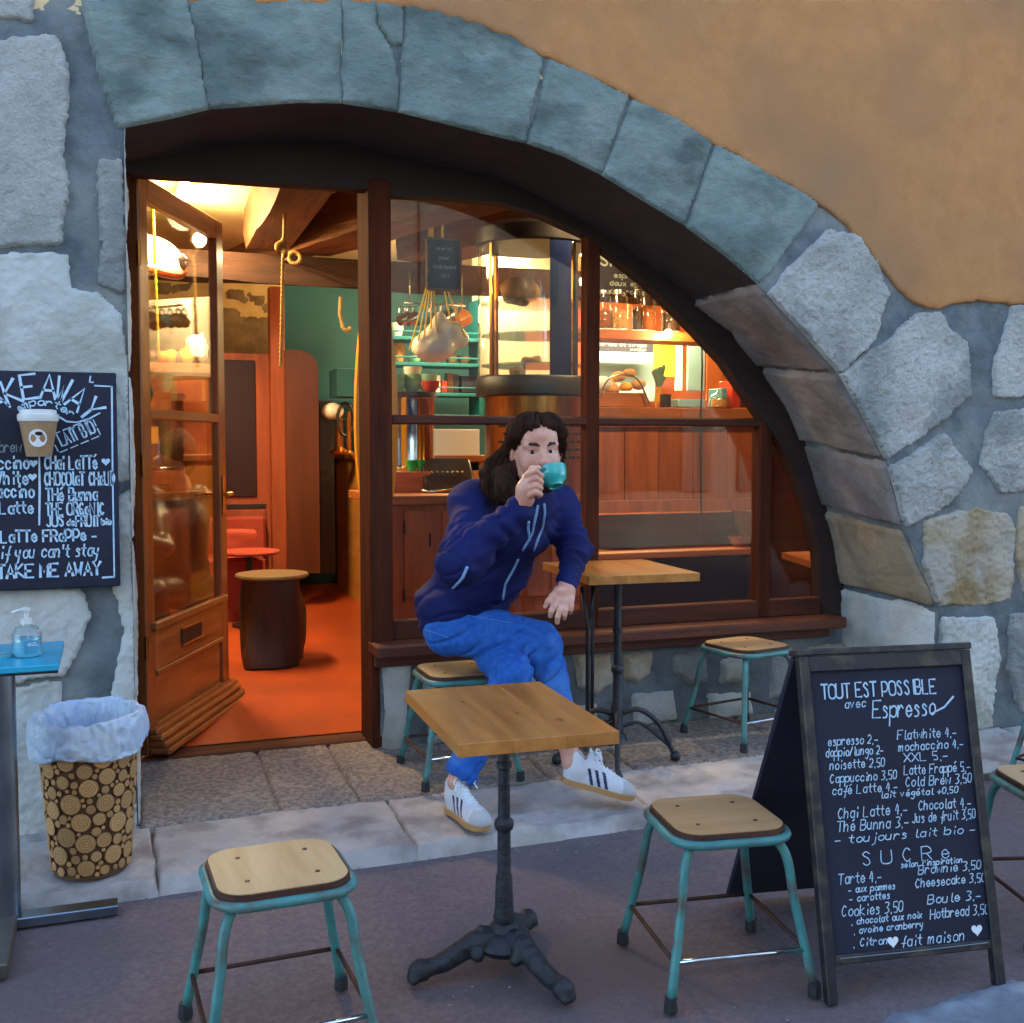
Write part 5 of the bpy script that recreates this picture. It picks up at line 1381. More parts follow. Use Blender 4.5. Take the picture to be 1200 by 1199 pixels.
# arched TAKE AWAY
ac = q(42, 548); RO = abs(q(42, 470)[0] - q(42+88, 470)[0])
for ch, px, py, rot in [('T', -26, 480, 42), ('A', -4, 468, 28), ('K', 14, 459, 17), ('E', 34, 453, 8), ('A', 57, 453, -5), ('W', 74, 457, -17), ('A', 91, 467, -34), ('Y', 107, 480, -50)]:
    cx_, cz_ = q(px, py); r_ = math.radians(rot); hz = 0.085
    write(tb, ch, tT, cx_+math.sin(r_)*hz/2, cz_-math.cos(r_)*hz/2, hz, 0.010, 'chalk', 0, width=0.050, align='c', ang=r_, jit=0)
st, tw = text_strokes('emporter', 0.2)
pth = [np.array(q(*p)) for p in smooth_path([(22, 483, 0), (38, 476, 0), (62, 477, 0), (84, 489, 0)], 10) for p in [p[:2]]]
def arcmap(a, b):
    t_ = a/tw*(len(pth)-1); i = min(max(int(t_), 0), len(pth)-2); f_ = t_-i
    p = pth[i]*(1-f_)+pth[i+1]*f_; d_ = nrm2(pth[i+1]-pth[i]); return tT(p[0]-d_[1]*b*0.026, p[1]+d_[0]*b*0.026)
def nrm2(v): return v/np.linalg.norm(v)
bm = bmesh.new(); ribbons(bm, st, arcmap, 0.0045); me = bpy.data.meshes.new('chalk_line'); bm.to_mesh(me); bm.free(); link_mesh('chalk_line', me, M['chalk'], tb)
strokes_obj(tb, tT, [[q(70, 489), q(78, 494), q(90, 495), q(104, 491), q(117, 484)]], 0.006)
# stamped box LAIT BIO
wt_ = q(71, 526); a_ = math.radians(24)
write(tb, 'LAIT BIO', tT, q(73, 523)[0], q(73, 523)[1], 0.045, 0.006, 'chalk', 0, width=0.125, ang=a_)
cx_, cz_ = q(89, 511)
rc = [(cx_+dx*math.cos(a_)-dz*math.sin(a_), cz_+dx*math.sin(a_)+dz*math.cos(a_)) for dx, dz in [(-.078, -.032), (.078, -.032), (.078, .036), (-.078, .036), (-.078, -.032)]]
dash = []
for i in range(4):
    for k in range(4 if i % 2 == 0 else 2):
        n_ = 4 if i % 2 == 0 else 2; f0, f1 = (k+.1)/n_, (k+.8)/n_
        dash.append([tuple(np.array(rc[i])*(1-f)+np.array(rc[i+1])*f) for f in (f0, f1)])
strokes_obj(tb, tT, dash, 0.004)
wt('Cold brew', -32, 25, 530, 12, 0.004, 'chalk_dim', 0.2)
for t_, x0, x1, y_, h_ in [('Cappuccino', -46, 34, 550, 14), ('Flat White', -44, 33, 568, 14), ('Macchiaccino', -52, 40, 584, 14), ('Glace Latte', -48, 39, 603, 13),
                           ('CHai LaTTé', 52, 114, 550, 15), ('CHOCOlaT CHaUD', 52, 134, 569, 15), ('THé Bunna', 54, 114, 587, 14), ('THE ORGaNIC', 54, 122, 604, 14), ('JUS', 54, 75, 617, 12), ('de', 78, 88, 616, 7), ('FRUIT', 89, 117, 617, 12), ('bio', 119, 130, 615, 7)]:
    wt(t_, x0, x1, y_, h_, 0.0065)
for px, py in ((39, 543), (38, 559), (124, 541)): heart(tb, tT, *q(px, py), 0.03, 'chalk')
strokes_obj(tb, tT, [[q(46, 536), q(46.5, 576), q(46, 615)]], 0.007)
wt('LaTTe FRaPPe -', 1, 114, 636, 13, 0.007); wt("if you can't stay", 0, 116, 655, 14, 0.0055, slant=0.25)
wt('TAKE ME AWAY', -3, 118, 678, 15, 0.009)
strokes_obj(tb, tT, [[q(111, 452), q(131, 453)], [q(131, 453), q(132, 560), q(134, 676)], [q(120, 677), q(134, 676)], [q(-58, 676), q(-46, 677)], [q(-58, 676), q(-56, 452)], [q(-56, 452), q(-40, 451)], [q(106, 441), q(105, 448), q(109, 448)]], 0.006)
# the card cup fixed on the board
p = PY(46, 535, yBo-0.045)
cu_ = empty('paper_cup', 'kraft takeaway cup with white lid and round sticker fixed to the chalkboard', 'paper cup', (p[0], yBo-0.05, p[2]))
hC = PY(46, 492, yBo-0.045)[2]-p[2]
lathe_obj('card_body', [(0.003, 0), (0.042, 0), (0.064, hC), (0.06, hC)], M['cup_card'], cu_, seg=36, close=False)
lathe_obj('lid', [(0.066, hC-0.006), (0.069, hC+0.004), (0.068, hC+0.018), (0.061, hC+0.022), (0.06, hC+0.034), (0.05, hC+0.036), (0.003, hC+0.03)], M['lid'], cu_, seg=36, close=False)
def on_cup(u, v, r=0.001):       # u angle metres, v height
    rr = 0.042+0.022*v/hC+r; a_ = -PI/2+u/rr
    return Vector((rr*math.cos(a_), rr*math.sin(a_), v))
bm = bmesh.new(); c_ = bm.verts.new(on_cup(0, hC*0.5)); rg = [bm.verts.new(on_cup(0.031*math.cos(2*PI*k/24), hC*0.5+0.031*math.sin(2*PI*k/24))) for k in range(24)]
for k in range(24): bm.faces.new((c_, rg[k], rg[(k+1) % 24]))
finish(bm, 'round_sticker', M['paper'], cu_)
bm = bmesh.new(); c_ = bm.verts.new(on_cup(0.004, hC*0.62, 0.0018)); rg = [bm.verts.new(on_cup(0.004+0.013*math.cos(2*PI*k/16), hC*0.62+0.007*math.sin(2*PI*k/16), 0.0018)) for k in range(16)]
for k in range(16): bm.faces.new((c_, rg[k], rg[(k+1) % 16]))
finish(bm, 'printed_mark', M['dark'], cu_)

# ================================================================== A-BOARD
bl, br = PZ(969, 1178, 0.0), PZ(1177, 1154, 0.0)
ex = np.array([br[0]-bl[0], br[1]-bl[1], 0]); AW = np.linalg.norm(ex); ex /= AW
ey = np.array([-ex[1], ex[0], 0])
AH = 0.93; lean = math.atan2(0.20, 0.90)
ab = empty('menu_a_board', 'black folding chalk A board listing espresso drinks and cakes on the street', 'menu board', tuple(bl), math.atan2(ex[1], ex[0]))
cl_, sl_ = math.cos(lean), math.sin(lean)
def tA(u, v, d=0.0): return (u, v*sl_-d*cl_, v*cl_+d*sl_)          # local, front leaf; d = out of the face to the street
def leafbox(name, u0, u1, v0, v1, d0, d1, m, parent=ab, back=False, bev=0.003, hinge=None):
    bm = bmesh.new(); vs_ = []
    bx(bm, ((u0+u1)/2, 0, 0), (u1-u0, d1-d0, v1-v0), bev=bev)
    for vv in bm.verts:
        u, d, v = vv.co.x, -(vv.co.y)+(d0+d1)/2, vv.co.z+(v0+v1)/2
        if not back: vv.co = Vector(tA(u, v, d))
        else: vv.co = Vector((u, 2*AH*sl_+0.03+0.26*(AH-v)/AH-v*sl_+d*cl_, v*cl_+d*sl_))
    return finish(bm, name, M[m], parent)
leafbox('slate', 0.028, AW-0.028, 0.10, AH-0.02, -0.012, 0.0, 'slate')
leafbox('stile', 0.0, 0.030, 0.0, AH, -0.02, 0.012, 'slate_frame'); leafbox('stile', AW-0.030, AW, 0.0, AH, -0.02, 0.012, 'slate_frame')
leafbox('top_rail', 0.030, AW-0.030, AH-0.045, AH, -0.02, 0.012, 'slate_frame'); leafbox('bottom_rail', 0.030, AW-0.030, 0.10, 0.125, -0.018, 0.01, 'slate_frame')
leafbox('cap_strip', -0.005, AW+0.005, AH+0.001, AH+0.02, -0.045, 0.014, 'slate_frame')
rear = leafbox('rear_leaf', 0.0, AW, 0.03, AH-0.01, -0.012, 0.008, 'slate', back=True)
wA = AW
ea = M['chalk']
def wa(text, u0, u1, v, h, w=0.004, m='chalk', slant=0.25, **k):
    """u in 0..1 of slate width, v 0..1 from top of slate"""
    U0, U1 = 0.035+(wA-0.07)*u0, 0.035+(wA-0.07)*u1
    V_ = 0.10+(AH-0.12)*(1-v)
    return write(ab, text, lambda a, b: tA(a, b, 0.0012), U0, V_, h*1.15, w*0.85, m, slant, width=U1-U0, **k)
# slate local frame in the photo: x 945..1160 over 215 px, y 780..1105
for t_, u0, u1, v, h in [
    ('TOUT EST POSSIBLE', .06, .82, .125, .038), ('avec', .20, .34, .16, .022), ('Espresso', .38, .80, .20, .045),
    ('espresso 2.-', .07, .40, .285, .022), ('doppio/lungo 2-', .05, .43, .322, .022), ('noisette 2.50', .07, .43, .365, .022), ('Cappuccino 3.50', .06, .50, .41, .022), ('café Latte 4.-', .07, .50, .45, .022),
    ('Flatwhite 4.-', .53, .93, .278, .024), ('mochaccino 4.-', .53, .97, .318, .022), ('XXL 5.-', .56, .86, .355, .022), ('Latte Frappé 5.-', .55, 1.0, .40, .024), ('Cold Brew 3.50', .55, 1.0, .44, .024),
    ('lait végétal +0.50', .38, .90, .472, .016), ('Chai Latte 4.-', .09, .55, .53, .026), ('Chocolat 4.-', .62, .98, .523, .024), ('Thé Bunna 3.-', .08, .55, .573, .026), ('Jus de fruit 3.50', .57, 1.0, .563, .024),
    ('- toujours lait bio -', .06, .99, .612, .020), ('S U C R e', .22, .80, .69, .034), ("selon l'inspiration", .47, .88, .708, .014),
    ('Tarte 4.-', .06, .34, .745, .026), ('- aux pommes', .12, .42, .775, .016), ('- carottes', .12, .38, .805, .017), ('Brownie 3.50', .58, 1.0, .735, .022), ('Cheesecake 3.50', .55, 1.02, .778, .022),
    ('Cookies 3.50', .06, .46, .85, .026), ('Boule 3.-', .62, .98, .835, .022), ('. chocolat aux noix', .12, .58, .878, .016), ('. avoine cranberry', .13, .58, .908, .016), ('Hotbread 3.50', .63, 1.02, .885, .024),
    ('. Citron', .12, .34, .95, .019), ('fait maison', .42, .84, .965, .026)]:
    caps = t_.isupper() or t_.startswith('S U C')
    wa(t_, u0, u1, v, h*0.92, 0.0055 if h > .034 else 0.0034, slant=0.05 if caps else 0.28, name='chalk_line')
for u, v in ((.375, .945), (.93, .935)):
    heart(ab, lambda a, b: tA(a, b, 0.0012), 0.035+(wA-.07)*u, 0.10+(AH-.12)*(1-v), 0.034)
strokes_obj(ab, lambda a, b: tA(a, b, 0.0125), [[(0.045, 0.118), (wA*0.5, 0.117), (wA-0.045, 0.119)]], 0.003, 'chalk_dim')
strokes_obj(ab, lambda a, b: tA(a, b, 0.0012), [[(wA*.74, .10+(AH-.12)*.805), (wA*.82, .10+(AH-.12)*.825), (wA*.88, .10+(AH-.12)*.86)]], 0.005)

# ================================================================== STOOLS
def rr_pts(w, d, r, n=6):
    return [(x, y) for x, y in rrect(-w/2, w/2, -d/2, d/2, r, n)]
def make_stool(label, seatm='seat_wood', SH=0.45, legs='teal', w=0.33):
    t = empty('stool', label, 'stool', (0, 0, 0), 0, 'teal framed stools with wooden seats')
    bm = bmesh.new()
    P_ = rr_pts(w-0.006, w-0.006, 0.075)
    prism(bm, P_, SH-0.016, SH+0.001, 'z'); bmesh.ops.bevel(bm, geom=[e for e in bm.edges if abs(e.verts[0].co.z-e.verts[1].co.z) < 1e-5], offset=0.003, segments=2, affect='EDGES')
    finish(bm, 'seat_edge', M['seat_edge'], t)
    bm = bmesh.new(); prism(bm, rr_pts(w-0.017, w-0.017, 0.068), SH+0.0015, SH+0.004, 'z'); finish(bm, 'seat', M[seatm], t)
    bm = bmesh.new()
    R_ = rr_pts(w+0.006, w+0.006, 0.08); tube(bm, [(x, y, SH-0.024) for x, y in R_], 0.0125, 10, closed=True)
    finish(bm, 'seat_ring', M[legs], t, smooth=True)
    a = w/2-0.045; b = w/2+0.04
    for sx in (-1, 1):
        for sy in (-1, 1):
            pts = smooth_path([(sx*(a-0.02), sy*(a-0.02), SH-0.035), (sx*(a+0.01), sy*(a+0.01), SH-0.045), (sx*(a+0.03), sy*(a+0.03), SH-0.09), (sx*(a+0.045), sy*(a+0.045), SH-0.2), (sx*b, sy*b, 0.03)], 6)
            bm = bmesh.new(); tube(bm, pts, 0.0130, 12); lg = finish(bm, 'leg', M[legs], t, smooth=True)
            bm = bmesh.new(); lathe(bm, [(0.0185, 0.0), (0.0195, 0.01), (0.0165, 0.04)], (sx*(b+0.002), sy*(b+0.002), 0.0), 10, True); finish(bm, 'rubber_foot', M['rubber'], lg)
    c = b-0.014
    for (x0, y0_, x1, y1_, m) in [(-c, -c, c, -c, 'chrome'), (-c, c, c, c, 'rust'), (-c, -c, -c, c, 'rust'), (c, -c, c, c, 'rust')]:
        bm = bmesh.new(); tube(bm, [(x0, y0_, 0.125), (x1, y1_, 0.125)], 0.0065, 8); finish(bm, 'stretcher', M[m], t, smooth=True)
    for sx, sy in [(-1, -1), (-1, 1), (1, -1), (1, 1)]:
        bm = bmesh.new(); lathe(bm, [(0.0065, SH+0.0042), (0.006, SH+0.0062), (0.002, SH+0.0065)], (sx*0.085, sy*0.08, 0), 10, True); finish(bm, 'screw', M['dark'], t)
    return t
s1 = make_stool('pale ply stool with teal legs in front of the log bin')
# visible board joint and streaks on this seat
s1.location = (0.37, 2.73, 0.004); s1.rotation_euler.z = math.radians(2)
s2 = copy_tree(s1); s2.location = (1.60, 2.70, 0.002); s2.rotation_euler.z = math.radians(-8); s2['label'] = 'worn brown stool with teal legs beside the chalk A board'
s3 = copy_tree(s1); s3.location = (1.39, 4.49, pav_z(4.4)+0.012); s3.rotation_euler.z = math.radians(0); s3['label'] = 'stool on which the seated man sits'
s4 = copy_tree(s1); s4.location = (2.86, 4.56, pav_z(4.5)+0.014); s4.rotation_euler.z = math.radians(12); s4['label'] = 'brown stool by the low wall behind the A board'
s5 = copy_tree(s1); s5.location = (2.80, 2.62, 0.0); s5.rotation_euler.z = math.radians(-16); s5['label'] = 'nearer stool cut off by the right edge of the picture'
s6 = copy_tree(s1); s6.location = (3.95, 3.60, 0.0); s6.rotation_euler.z = math.radians(10); s6['label'] = 'farther stool with only one teal leg in view at the right edge'
for s in (s2, s4):
    for ch in s.children:
        if ch.name.startswith('seat') and not ch.name.startswith('seat_'):
            ch.data = ch.data.copy(); ch.data.materials.clear(); ch.data.materials.append(M['seat_worn'])
for s in (s4, s3):
    for ch in s.children:
        if ch.name.startswith('leg') and ch.matrix_parent_inverse is not None:
            pass
# ================================================================== BISTRO TABLES
def make_table(label, TH, w, d, nb, base='claw'):
    t = empty('bistro_table', label, 'table', (0, 0, 0), 0, 'bistro tables with thick wooden tops')
    bw = w/nb
    rn = random.Random(int(TH*100))
    for i in range(nb):
        x0 = -w/2+i*bw
        bm = bmesh.new(); bx(bm, (x0+bw/2, 0, TH-0.0175), (bw-0.0003, d, 0.035), bev=0.0011, seg=1)
        if i in (0, nb-1):
            pass
        finish(bm, 'plank', M['table_wood'], t)
    box('under_plate', (0, 0, TH-0.043), (0.22, 0.22, 0.012), M['iron'], t)
    prof = [(0.05, 0.10), (0.04, 0.125), (0.034, 0.135), (0.038, 0.15), (0.033, 0.165), (0.031, 0.20), (0.028, 0.27), (0.0235, 0.28), (0.0225, 0.40), (0.031, 0.408), (0.034, 0.42), (0.031, 0.432), (0.021, 0.44), (0.02, 0.58), (0.026, 0.585), (0.026, 0.6), (0.02, 0.605), (0.02, TH-0.05)]
    lathe_obj('column', [(a*0.84 if b > .13 else a, b) for a, b in prof], M['iron'], t, seg=24, angle=35)
    return t
def claw_legs(t, angs, L=0.235):
    lathe_obj('hub', [(0.02, 0.05), (0.07, 0.055), (0.085, 0.075), (0.07, 0.10), (0.045, 0.115)], M['iron'], t, seg=24)
    for a_ in angs:
        f_ = Field(); c, s = math.cos(a_), math.sin(a_); n = np.array([-s, c, 0])
        def P_(r, z, o=0): return np.array([c*r, s*r, z])+n*o
        pts = smooth_path([P_(0.02, 0.09), P_(0.08, 0.092), P_(0.14, 0.066), P_(0.19, 0.045), P_(L, 0.04)], 5)
        rad = np.linspace(0.031, 0.018, len(pts)); f_.chain(pts, list(rad), 0.012)
        f_.ell(P_(L+0.015, 0.036), (0.036, 0.028, 0.032), R=np.array([[c, -s, 0], [s, c, 0], [0, 0, 1]]), k=0.01)
        for o in (-0.016, 0, 0.016): f_.cap(P_(L+0.015, 0.035, o), P_(L+0.040, 0.016, o), 0.014, 0.012, 0.010)
        for k in range(5): f_.ell(P_(0.07+k*0.03, 0.125-k*0.015), (0.011, 0.009, 0.012), k=0.004)
        for k in range(4):
            for o in (-0.019, 0.019): f_.ell(P_(0.07+k*0.032, 0.098-k*0.013, o), (0.008, 0.008, 0.008), k=0.003)
        f_.ell(P_(0.09, 0.065, 0.03), (0.02, 0.02, 0.02), k=0.012); f_.ell(P_(0.09, 0.065, -0.03), (0.02, 0.02, 0.02), k=0.012)
        f_.disp = lambda X: 0.0022*vnoise(X*55)
        net_obj('leg', f_, 0.0045, M['iron'], t, relax=1, world_space=False)
t1 = make_table('bistro table with honey wood top and cast iron claw foot on the street', 0.752, 0.435, 0.64, 3)
t1.location = (1.035, 2.91, 0.003); t1.rotation_euler.z = math.radians(-2.5)
claw_legs(t1, [math.radians(a) for a in (184, 56, 292)])
M['knot'] = mat('dark wood knot', '#6e3e1a', 0.4, c2='#8c5526', scale=30)
for kx_, ky_, kr_ in ((0.11, -0.16, 0.013), (0.02, -0.06, 0.008), (-0.09, 0.12, 0.007)):
    bm = bmesh.new(); c_ = bm.verts.new((kx_, ky_, 0.7526)); rg = [bm.verts.new((kx_+kr_*0.7*math.cos(k*PI/8)*(1+.15*math.sin(k*2.3)), ky_+kr_*1.5*math.sin(k*PI/8), 0.7524)) for k in range(16)]
    for k in range(16): bm.faces.new((c_, rg[k], rg[(k+1) % 16]))
    finish(bm, 'wood_knot', M['knot'], t1)
t2 = make_table('bistro table with black column behind the seated man by the sill', 0.875, 0.50, 0.60, 3)
t2.location = (2.10, 4.40, pav_z(4.4)+0.01); t2.rotation_euler.z = math.radians(-3)
for a_ in (-1.95, -0.15, 1.3, 2.9):
    c, s = math.cos(a_), math.sin(a_)
    for k, (hh_, rr_) in enumerate([(0.22, 0.012), (0.16, 0.008)]):
        pts = smooth_path([(c*0.02, s*0.02, hh_), (c*0.10, s*0.10, hh_+0.015), (c*0.19, s*0.19, hh_-0.05), (c*0.25, s*0.25, 0.055), (c*0.27, s*0.27, 0.02)], 6)
        bm = bmesh.new(); tube(bm, pts, rr_, 8)
        if k == 0: lathe(bm, [(0.02, 0.0), (0.024, 0.02), (0.012, 0.04)], (c*0.27, s*0.27, 0), 10, True)
        finish(bm, 'leg' if k == 0 else 'brace', M['iron'], t2, smooth=True)
bm = bmesh.new(); tube(bm, [(-0.16, -0.05, 0.15), (-0.16, -0.05, 0.62), (-0.19, -0.05, 0.80)], 0.010, 8); tube(bm, [(-0.16, -0.05, 0.62), (-0.13, -0.05, 0.80)], 0.008, 8)
tube(bm, [(-0.10, 0.05, 0.15), (-0.10, 0.05, 0.80)], 0.009, 8); tube(bm, [(-0.16, -0.05, 0.16), (0, 0, 0.2)], 0.008, 8); tube(bm, [(-0.10, 0.05, 0.16), (0, 0, 0.2)], 0.008, 8)
finish(bm, 'iron_strut', M['iron'], t2, smooth=True)

# ================================================================== LOG SLICE BIN
bc = (-0.088, 3.955)
bz = 0.065
bn_ = empty('log_bin', 'waste bin clad in round log slices with a blue white bag over its rim', 'bin', (bc[0], bc[1], bz))
HB, RB0, RB1 = 0.515, 0.125, 0.163
lathe_obj('basket', [(0.005, 0.0), (RB0-0.006, 0.0), (RB1-0.009, HB-0.03), (RB1-0.012, HB-0.03), (RB0-.010, 0.02), (0.005, 0.02)], M['bark'], bn_, seg=40, close=False)
rn = random.Random(11); discs = []
for r_try, cnt in [(0.031, 260), (0.026, 500), (0.022, 1500), (0.018, 3000), (0.014, 4500), (0.0105, 6000), (0.0075, 7000)]:
    for _ in range(cnt):
        r = r_try*rn.uniform(0.85, 1.12); v = rn.uniform(0.01+r, HB-0.03-r*0.5); R_ = RB0+(RB1-RB0)*v/HB
        th = rn.uniform(-PI/2-2.05, -PI/2+2.05)
        ok = True
        for (v2, th2, r2) in discs:
            dv = v-v2
            if abs(dv) > r+r2+.002: continue
            dt = (th-th2+PI) % (2*PI)-PI
            if dt*dt*R_*R_+dv*dv < (r+r2+0.0004)**2: ok = False; break
        if ok: discs.append((v, th, r))
discs = sorted(discs, key=lambda d: -d[2])[:299]; print('discs', len(discs))
def disc_mesh():
    bm = bmesh.new(); lathe(bm, [(1.0, 0), (1.0, 0.006), (0.93, 0.0085), (0.003, 0.009)], seg=18)
    bmesh.ops.recalc_face_normals(bm, faces=bm.faces); me = bpy.data.meshes.new('log_slice'); bm.to_mesh(me); bm.free()
    me.materials.append(M['log_a']); me.materials.append(M['log_ring'])
    for f_ in me.polygons:
        if f_.center.z < 0.0045: f_.material_index = 1
    return me
# ring patterned end grain
m_, nt_, b_ = new_mat('log end grain'); N_, L_ = nt_.nodes, nt_.links
tc_ = N_.new('ShaderNodeTexCoord'); vl_ = N_.new('ShaderNodeVectorMath'); vl_.operation = 'LENGTH'; L_.new(tc_.outputs['Object'], vl_.inputs[0])
nz_ = N_.new('ShaderNodeTexNoise'); nz_.inputs['Scale'].default_value = 2.5; oi_ = N_.new('ShaderNodeObjectInfo'); av_ = N_.new('ShaderNodeVectorMath'); av_.operation = 'ADD'
mu_ = N_.new('ShaderNodeMath'); mu_.operation = 'MULTIPLY'; mu_.inputs[1].default_value = 50; L_.new(oi_.outputs['Random'], mu_.inputs[0]); L_.new(tc_.outputs['Object'], av_.inputs[0]); L_.new(mu_.outputs[0], av_.inputs[1]); L_.new(av_.outputs[0], nz_.inputs['Vector'])
ma_ = N_.new('ShaderNodeMath'); ma_.operation = 'MULTIPLY_ADD'; ma_.inputs[1].default_value = 0.35; L_.new(nz_.outputs['Fac'], ma_.inputs[0]); L_.new(vl_.outputs['Value'], ma_.inputs[2])
sn_ = N_.new('ShaderNodeMath'); sn_.operation = 'MULTIPLY'; sn_.inputs[1].default_value = 22; L_.new(ma_.outputs[0], sn_.inputs[0]); s2_ = N_.new('ShaderNodeMath'); s2_.operation = 'SINE'; L_.new(sn_.outputs[0], s2_.inputs[0])
rp_ = N_.new('ShaderNodeValToRGB'); rp_.color_ramp.elements[0].color = col4('#a87845'); rp_.color_ramp.elements[1].color = col4('#cba168'); L_.new(s2_.outputs[0], rp_.inputs[0])
hs_ = N_.new('ShaderNodeHueSaturation'); mr2 = N_.new('ShaderNodeMapRange'); mr2.inputs[3].default_value = 0.72; mr2.inputs[4].default_value = 1.15; L_.new(oi_.outputs['Random'], mr2.inputs[0]); L_.new(mr2.outputs[0], hs_.inputs['Value']); L_.new(rp_.outputs[0], hs_.inputs['Color']); L_.new(hs_.outputs[0], b_.inputs['Base Color']); b_.inputs['Roughness'].default_value = 0.6
M['log_a'] = m_
dm = disc_mesh(); dm.materials[0] = m_
tilt = math.atan2(RB1-RB0, HB)
for v, th, r in discs:
    o = bpy.data.objects.new('log_slice', dm); COL.objects.link(o); o.parent = bn_
    R_ = RB0+(RB1-RB0)*v/HB-0.006
    nrm = Vector((math.cos(th)*math.cos(tilt), math.sin(th)*math.cos(tilt), -math.sin(tilt)))
    o.location = (R_*math.cos(th), R_*math.sin(th), v); o.rotation_euler = nrm.to_track_quat('Z', 'Y').to_euler(); o.scale = (r, r, 1.0)
# the bag folded over the rim
n = 160; rowsb = [(-0.15, HB-0.33), (-0.10, HB-0.32), (-0.035, HB-0.28), (-0.024, HB-0.16), (-0.018, HB-0.05), (-0.010, HB+0.005), (0.0, HB+0.022), (0.012, HB+0.02), (0.020, HB-0.005), (0.024, HB-0.04), (0.025, HB-0.075), (0.021, HB-0.095), (0.011, HB-0.10)]
V = []; Fc = []
fine_r = smooth_path([(a, b, 0) for a, b in rowsb], 4)
for j, (dr, z, _) in enumerate(fine_r):
    for k in range(n):
        th = 2*PI*k/n; q_ = np.array([[math.cos(th)*2.2, math.sin(th)*2.2, j*0.07]]); w1 = float(fbm(q_*1.8, 3)[0]); w2 = math.sin(th*23+w1*6+j*0.22)
        R_ = RB0+(RB1-RB0)*min(z, HB)/HB; low = smst((HB-z)/0.1)*(dr > 0.01)
        r = R_+dr+0.007*w1+0.0035*w2+0.006*abs(math.sin(th*7+j*0.5+w1*3))*low
        V.append((r*math.cos(th), r*math.sin(th), z+0.007*w1+0.014*low*math.sin(th*3+1)+0.012*math.cos(th-0.8)))
for j in range(len(fine_r)-1):
    for k in range(n): Fc.append((j*n+k, j*n+(k+1) % n, (j+1)*n+(k+1) % n, (j+1)*n+k))
link_mesh('bin_bag', me_np(V, Fc, True), M['bag'], bn_)

# ================================================================== SIDE TABLE WITH SANITIZER
sx, sy = -0.335, 3.70
bt = empty('side_table', 'tall square side table with bright blue top on a steel column', 'table', (sx, sy, 0))
box('table_top', (sx-0.03, sy-0.02, 0.85), (0.42, 0.42, 0.02), M['blue_top'], bt, bev=0.003, world_space=True)
box('top_edge', (sx-0.03, sy-0.02, 0.8365), (0.416, 0.416, 0.006), M['dark'], bt, bev=0, world_space=True)
bm = bmesh.new(); tube(bm, [(sx, sy, 0.03), (sx, sy, 0.83)], 0.045, 24); o = finish(bm, 'column', M['steel'], bt, angle=50, world_space=True)
box('foot_bar', (sx-0.02, sy-0.12, 0.025), (0.11, 0.52, 0.045), M['grey_metal'], bt, bev=0.004, world_space=True)
box('foot_bar', (sx+0.13, sy+0.0, 0.018), (0.40, 0.07, 0.032), M['steel'], bt, bev=0.003, world_space=True)
p = PZ(32, 768, 0.862)
sn = empty('sanitizer_bottle', 'clear pump bottle of pale blue gel on the blue table', 'bottle', (p[0], p[1], 0.8605)); sn.scale = (0.8, 0.8, 0.74)
lathe_obj('gel', [(0.004, 0.002), (0.048, 0.002), (0.05, 0.01), (0.05, 0.075), (0.004, 0.075)], M['gel'], sn, seg=28, close=False)
lathe_obj('shell', [(0.004, 0), (0.05, 0), (0.054, 0.008), (0.054, 0.09), (0.04, 0.118), (0.02, 0.128), (0.018, 0.14)], M['clear_plastic'], sn, seg=28, close=False)
bm = bmesh.new(); lathe(bm, [(0.021, 0.135), (0.021, 0.155), (0.008, 0.158), (0.008, 0.185), (0.016, 0.187), (0.016, 0.2), (0.004, 0.203)], seg=16); tube(bm, [(0, 0, 0.193), (-0.03, -0.02, 0.193), (-0.048, -0.032, 0.186)], 0.006, 8)
finish(bm, 'pump', M['lid'], sn, angle=40)
bm = bmesh.new()
for k in range(8):
    a0, a1 = -PI/2-0.1+0.12*k, -PI/2-0.1+0.12*(k+1)
    v_ = [bm.verts.new((0.0546*math.cos(a), 0.0546*math.sin(a), z)) for a, z in ((a0, 0.02), (a1, 0.02), (a1, 0.07), (a0, 0.07))]; bm.faces.new(v_)
finish(bm, 'label', M['blue_box'], sn)
tg = lambda u, v: (0.0552*math.cos(-PI/2+0.1+u/0.055), 0.0552*math.sin(-PI/2+0.1+u/0.055), v)
write(sn, 'GEL', tg, 0.0, 0.05, 0.012, 0.002, 'chalk_white', name='label_print')
p = PZ(2, 770, 0.862)
tag(lathe_obj('soap_dish', [(0.004, 0), (0.03, 0), (0.034, 0.01), (0.004, 0.011)], M['gel'], None, seg=20), 'small pale dish at the left end of the blue table', 'dish').location = (p[0], p[1], 0.8605)

# ================================================================== THE SEATED MAN
from mathutils.bvhtree import BVHTree
def nrm(v): v = np.array(v, float); return v/np.linalg.norm(v)
man = empty('person', 'man with long dark hair in navy jacket and blue jeans sitting cross legged and drinking', 'person', (1.39, 4.4, pav_z(4.4)))
FW = nrm([0.344, -0.939, 0]); LT = nrm([0.939, 0.344, 0]); UP = np.array([0, 0, 1.0])
FR = np.stack([LT, FW, UP], 1)
Sh_R, El_R, Wr_R = PY(555, 594, 4.16), PY(540, 658, 3.90), PY(610, 597, 3.82)
Sh_L, El_L, Wr_L = PY(655, 594, 4.27), PY(675, 647, 4.12), PY(664, 684, 3.98)
Pel, Chest, Waist = PY(545, 722, 4.40), PY(600, 615, 4.20), PY(572, 668, 4.30)
NeckB = PY(617, 578, 4.13)
Hp_R, Kn_R, An_R = PY(527, 738, 4.34), PY(636, 752, 4.08), PY(670, 893, 4.00)
Hp_L, Kn_L, An_L = PY(572, 748, 4.46), PY(601, 790, 4.02), PY(536, 915, 4.02)
HS = 1.17
HC = PY(626.5, 528, 4.03)
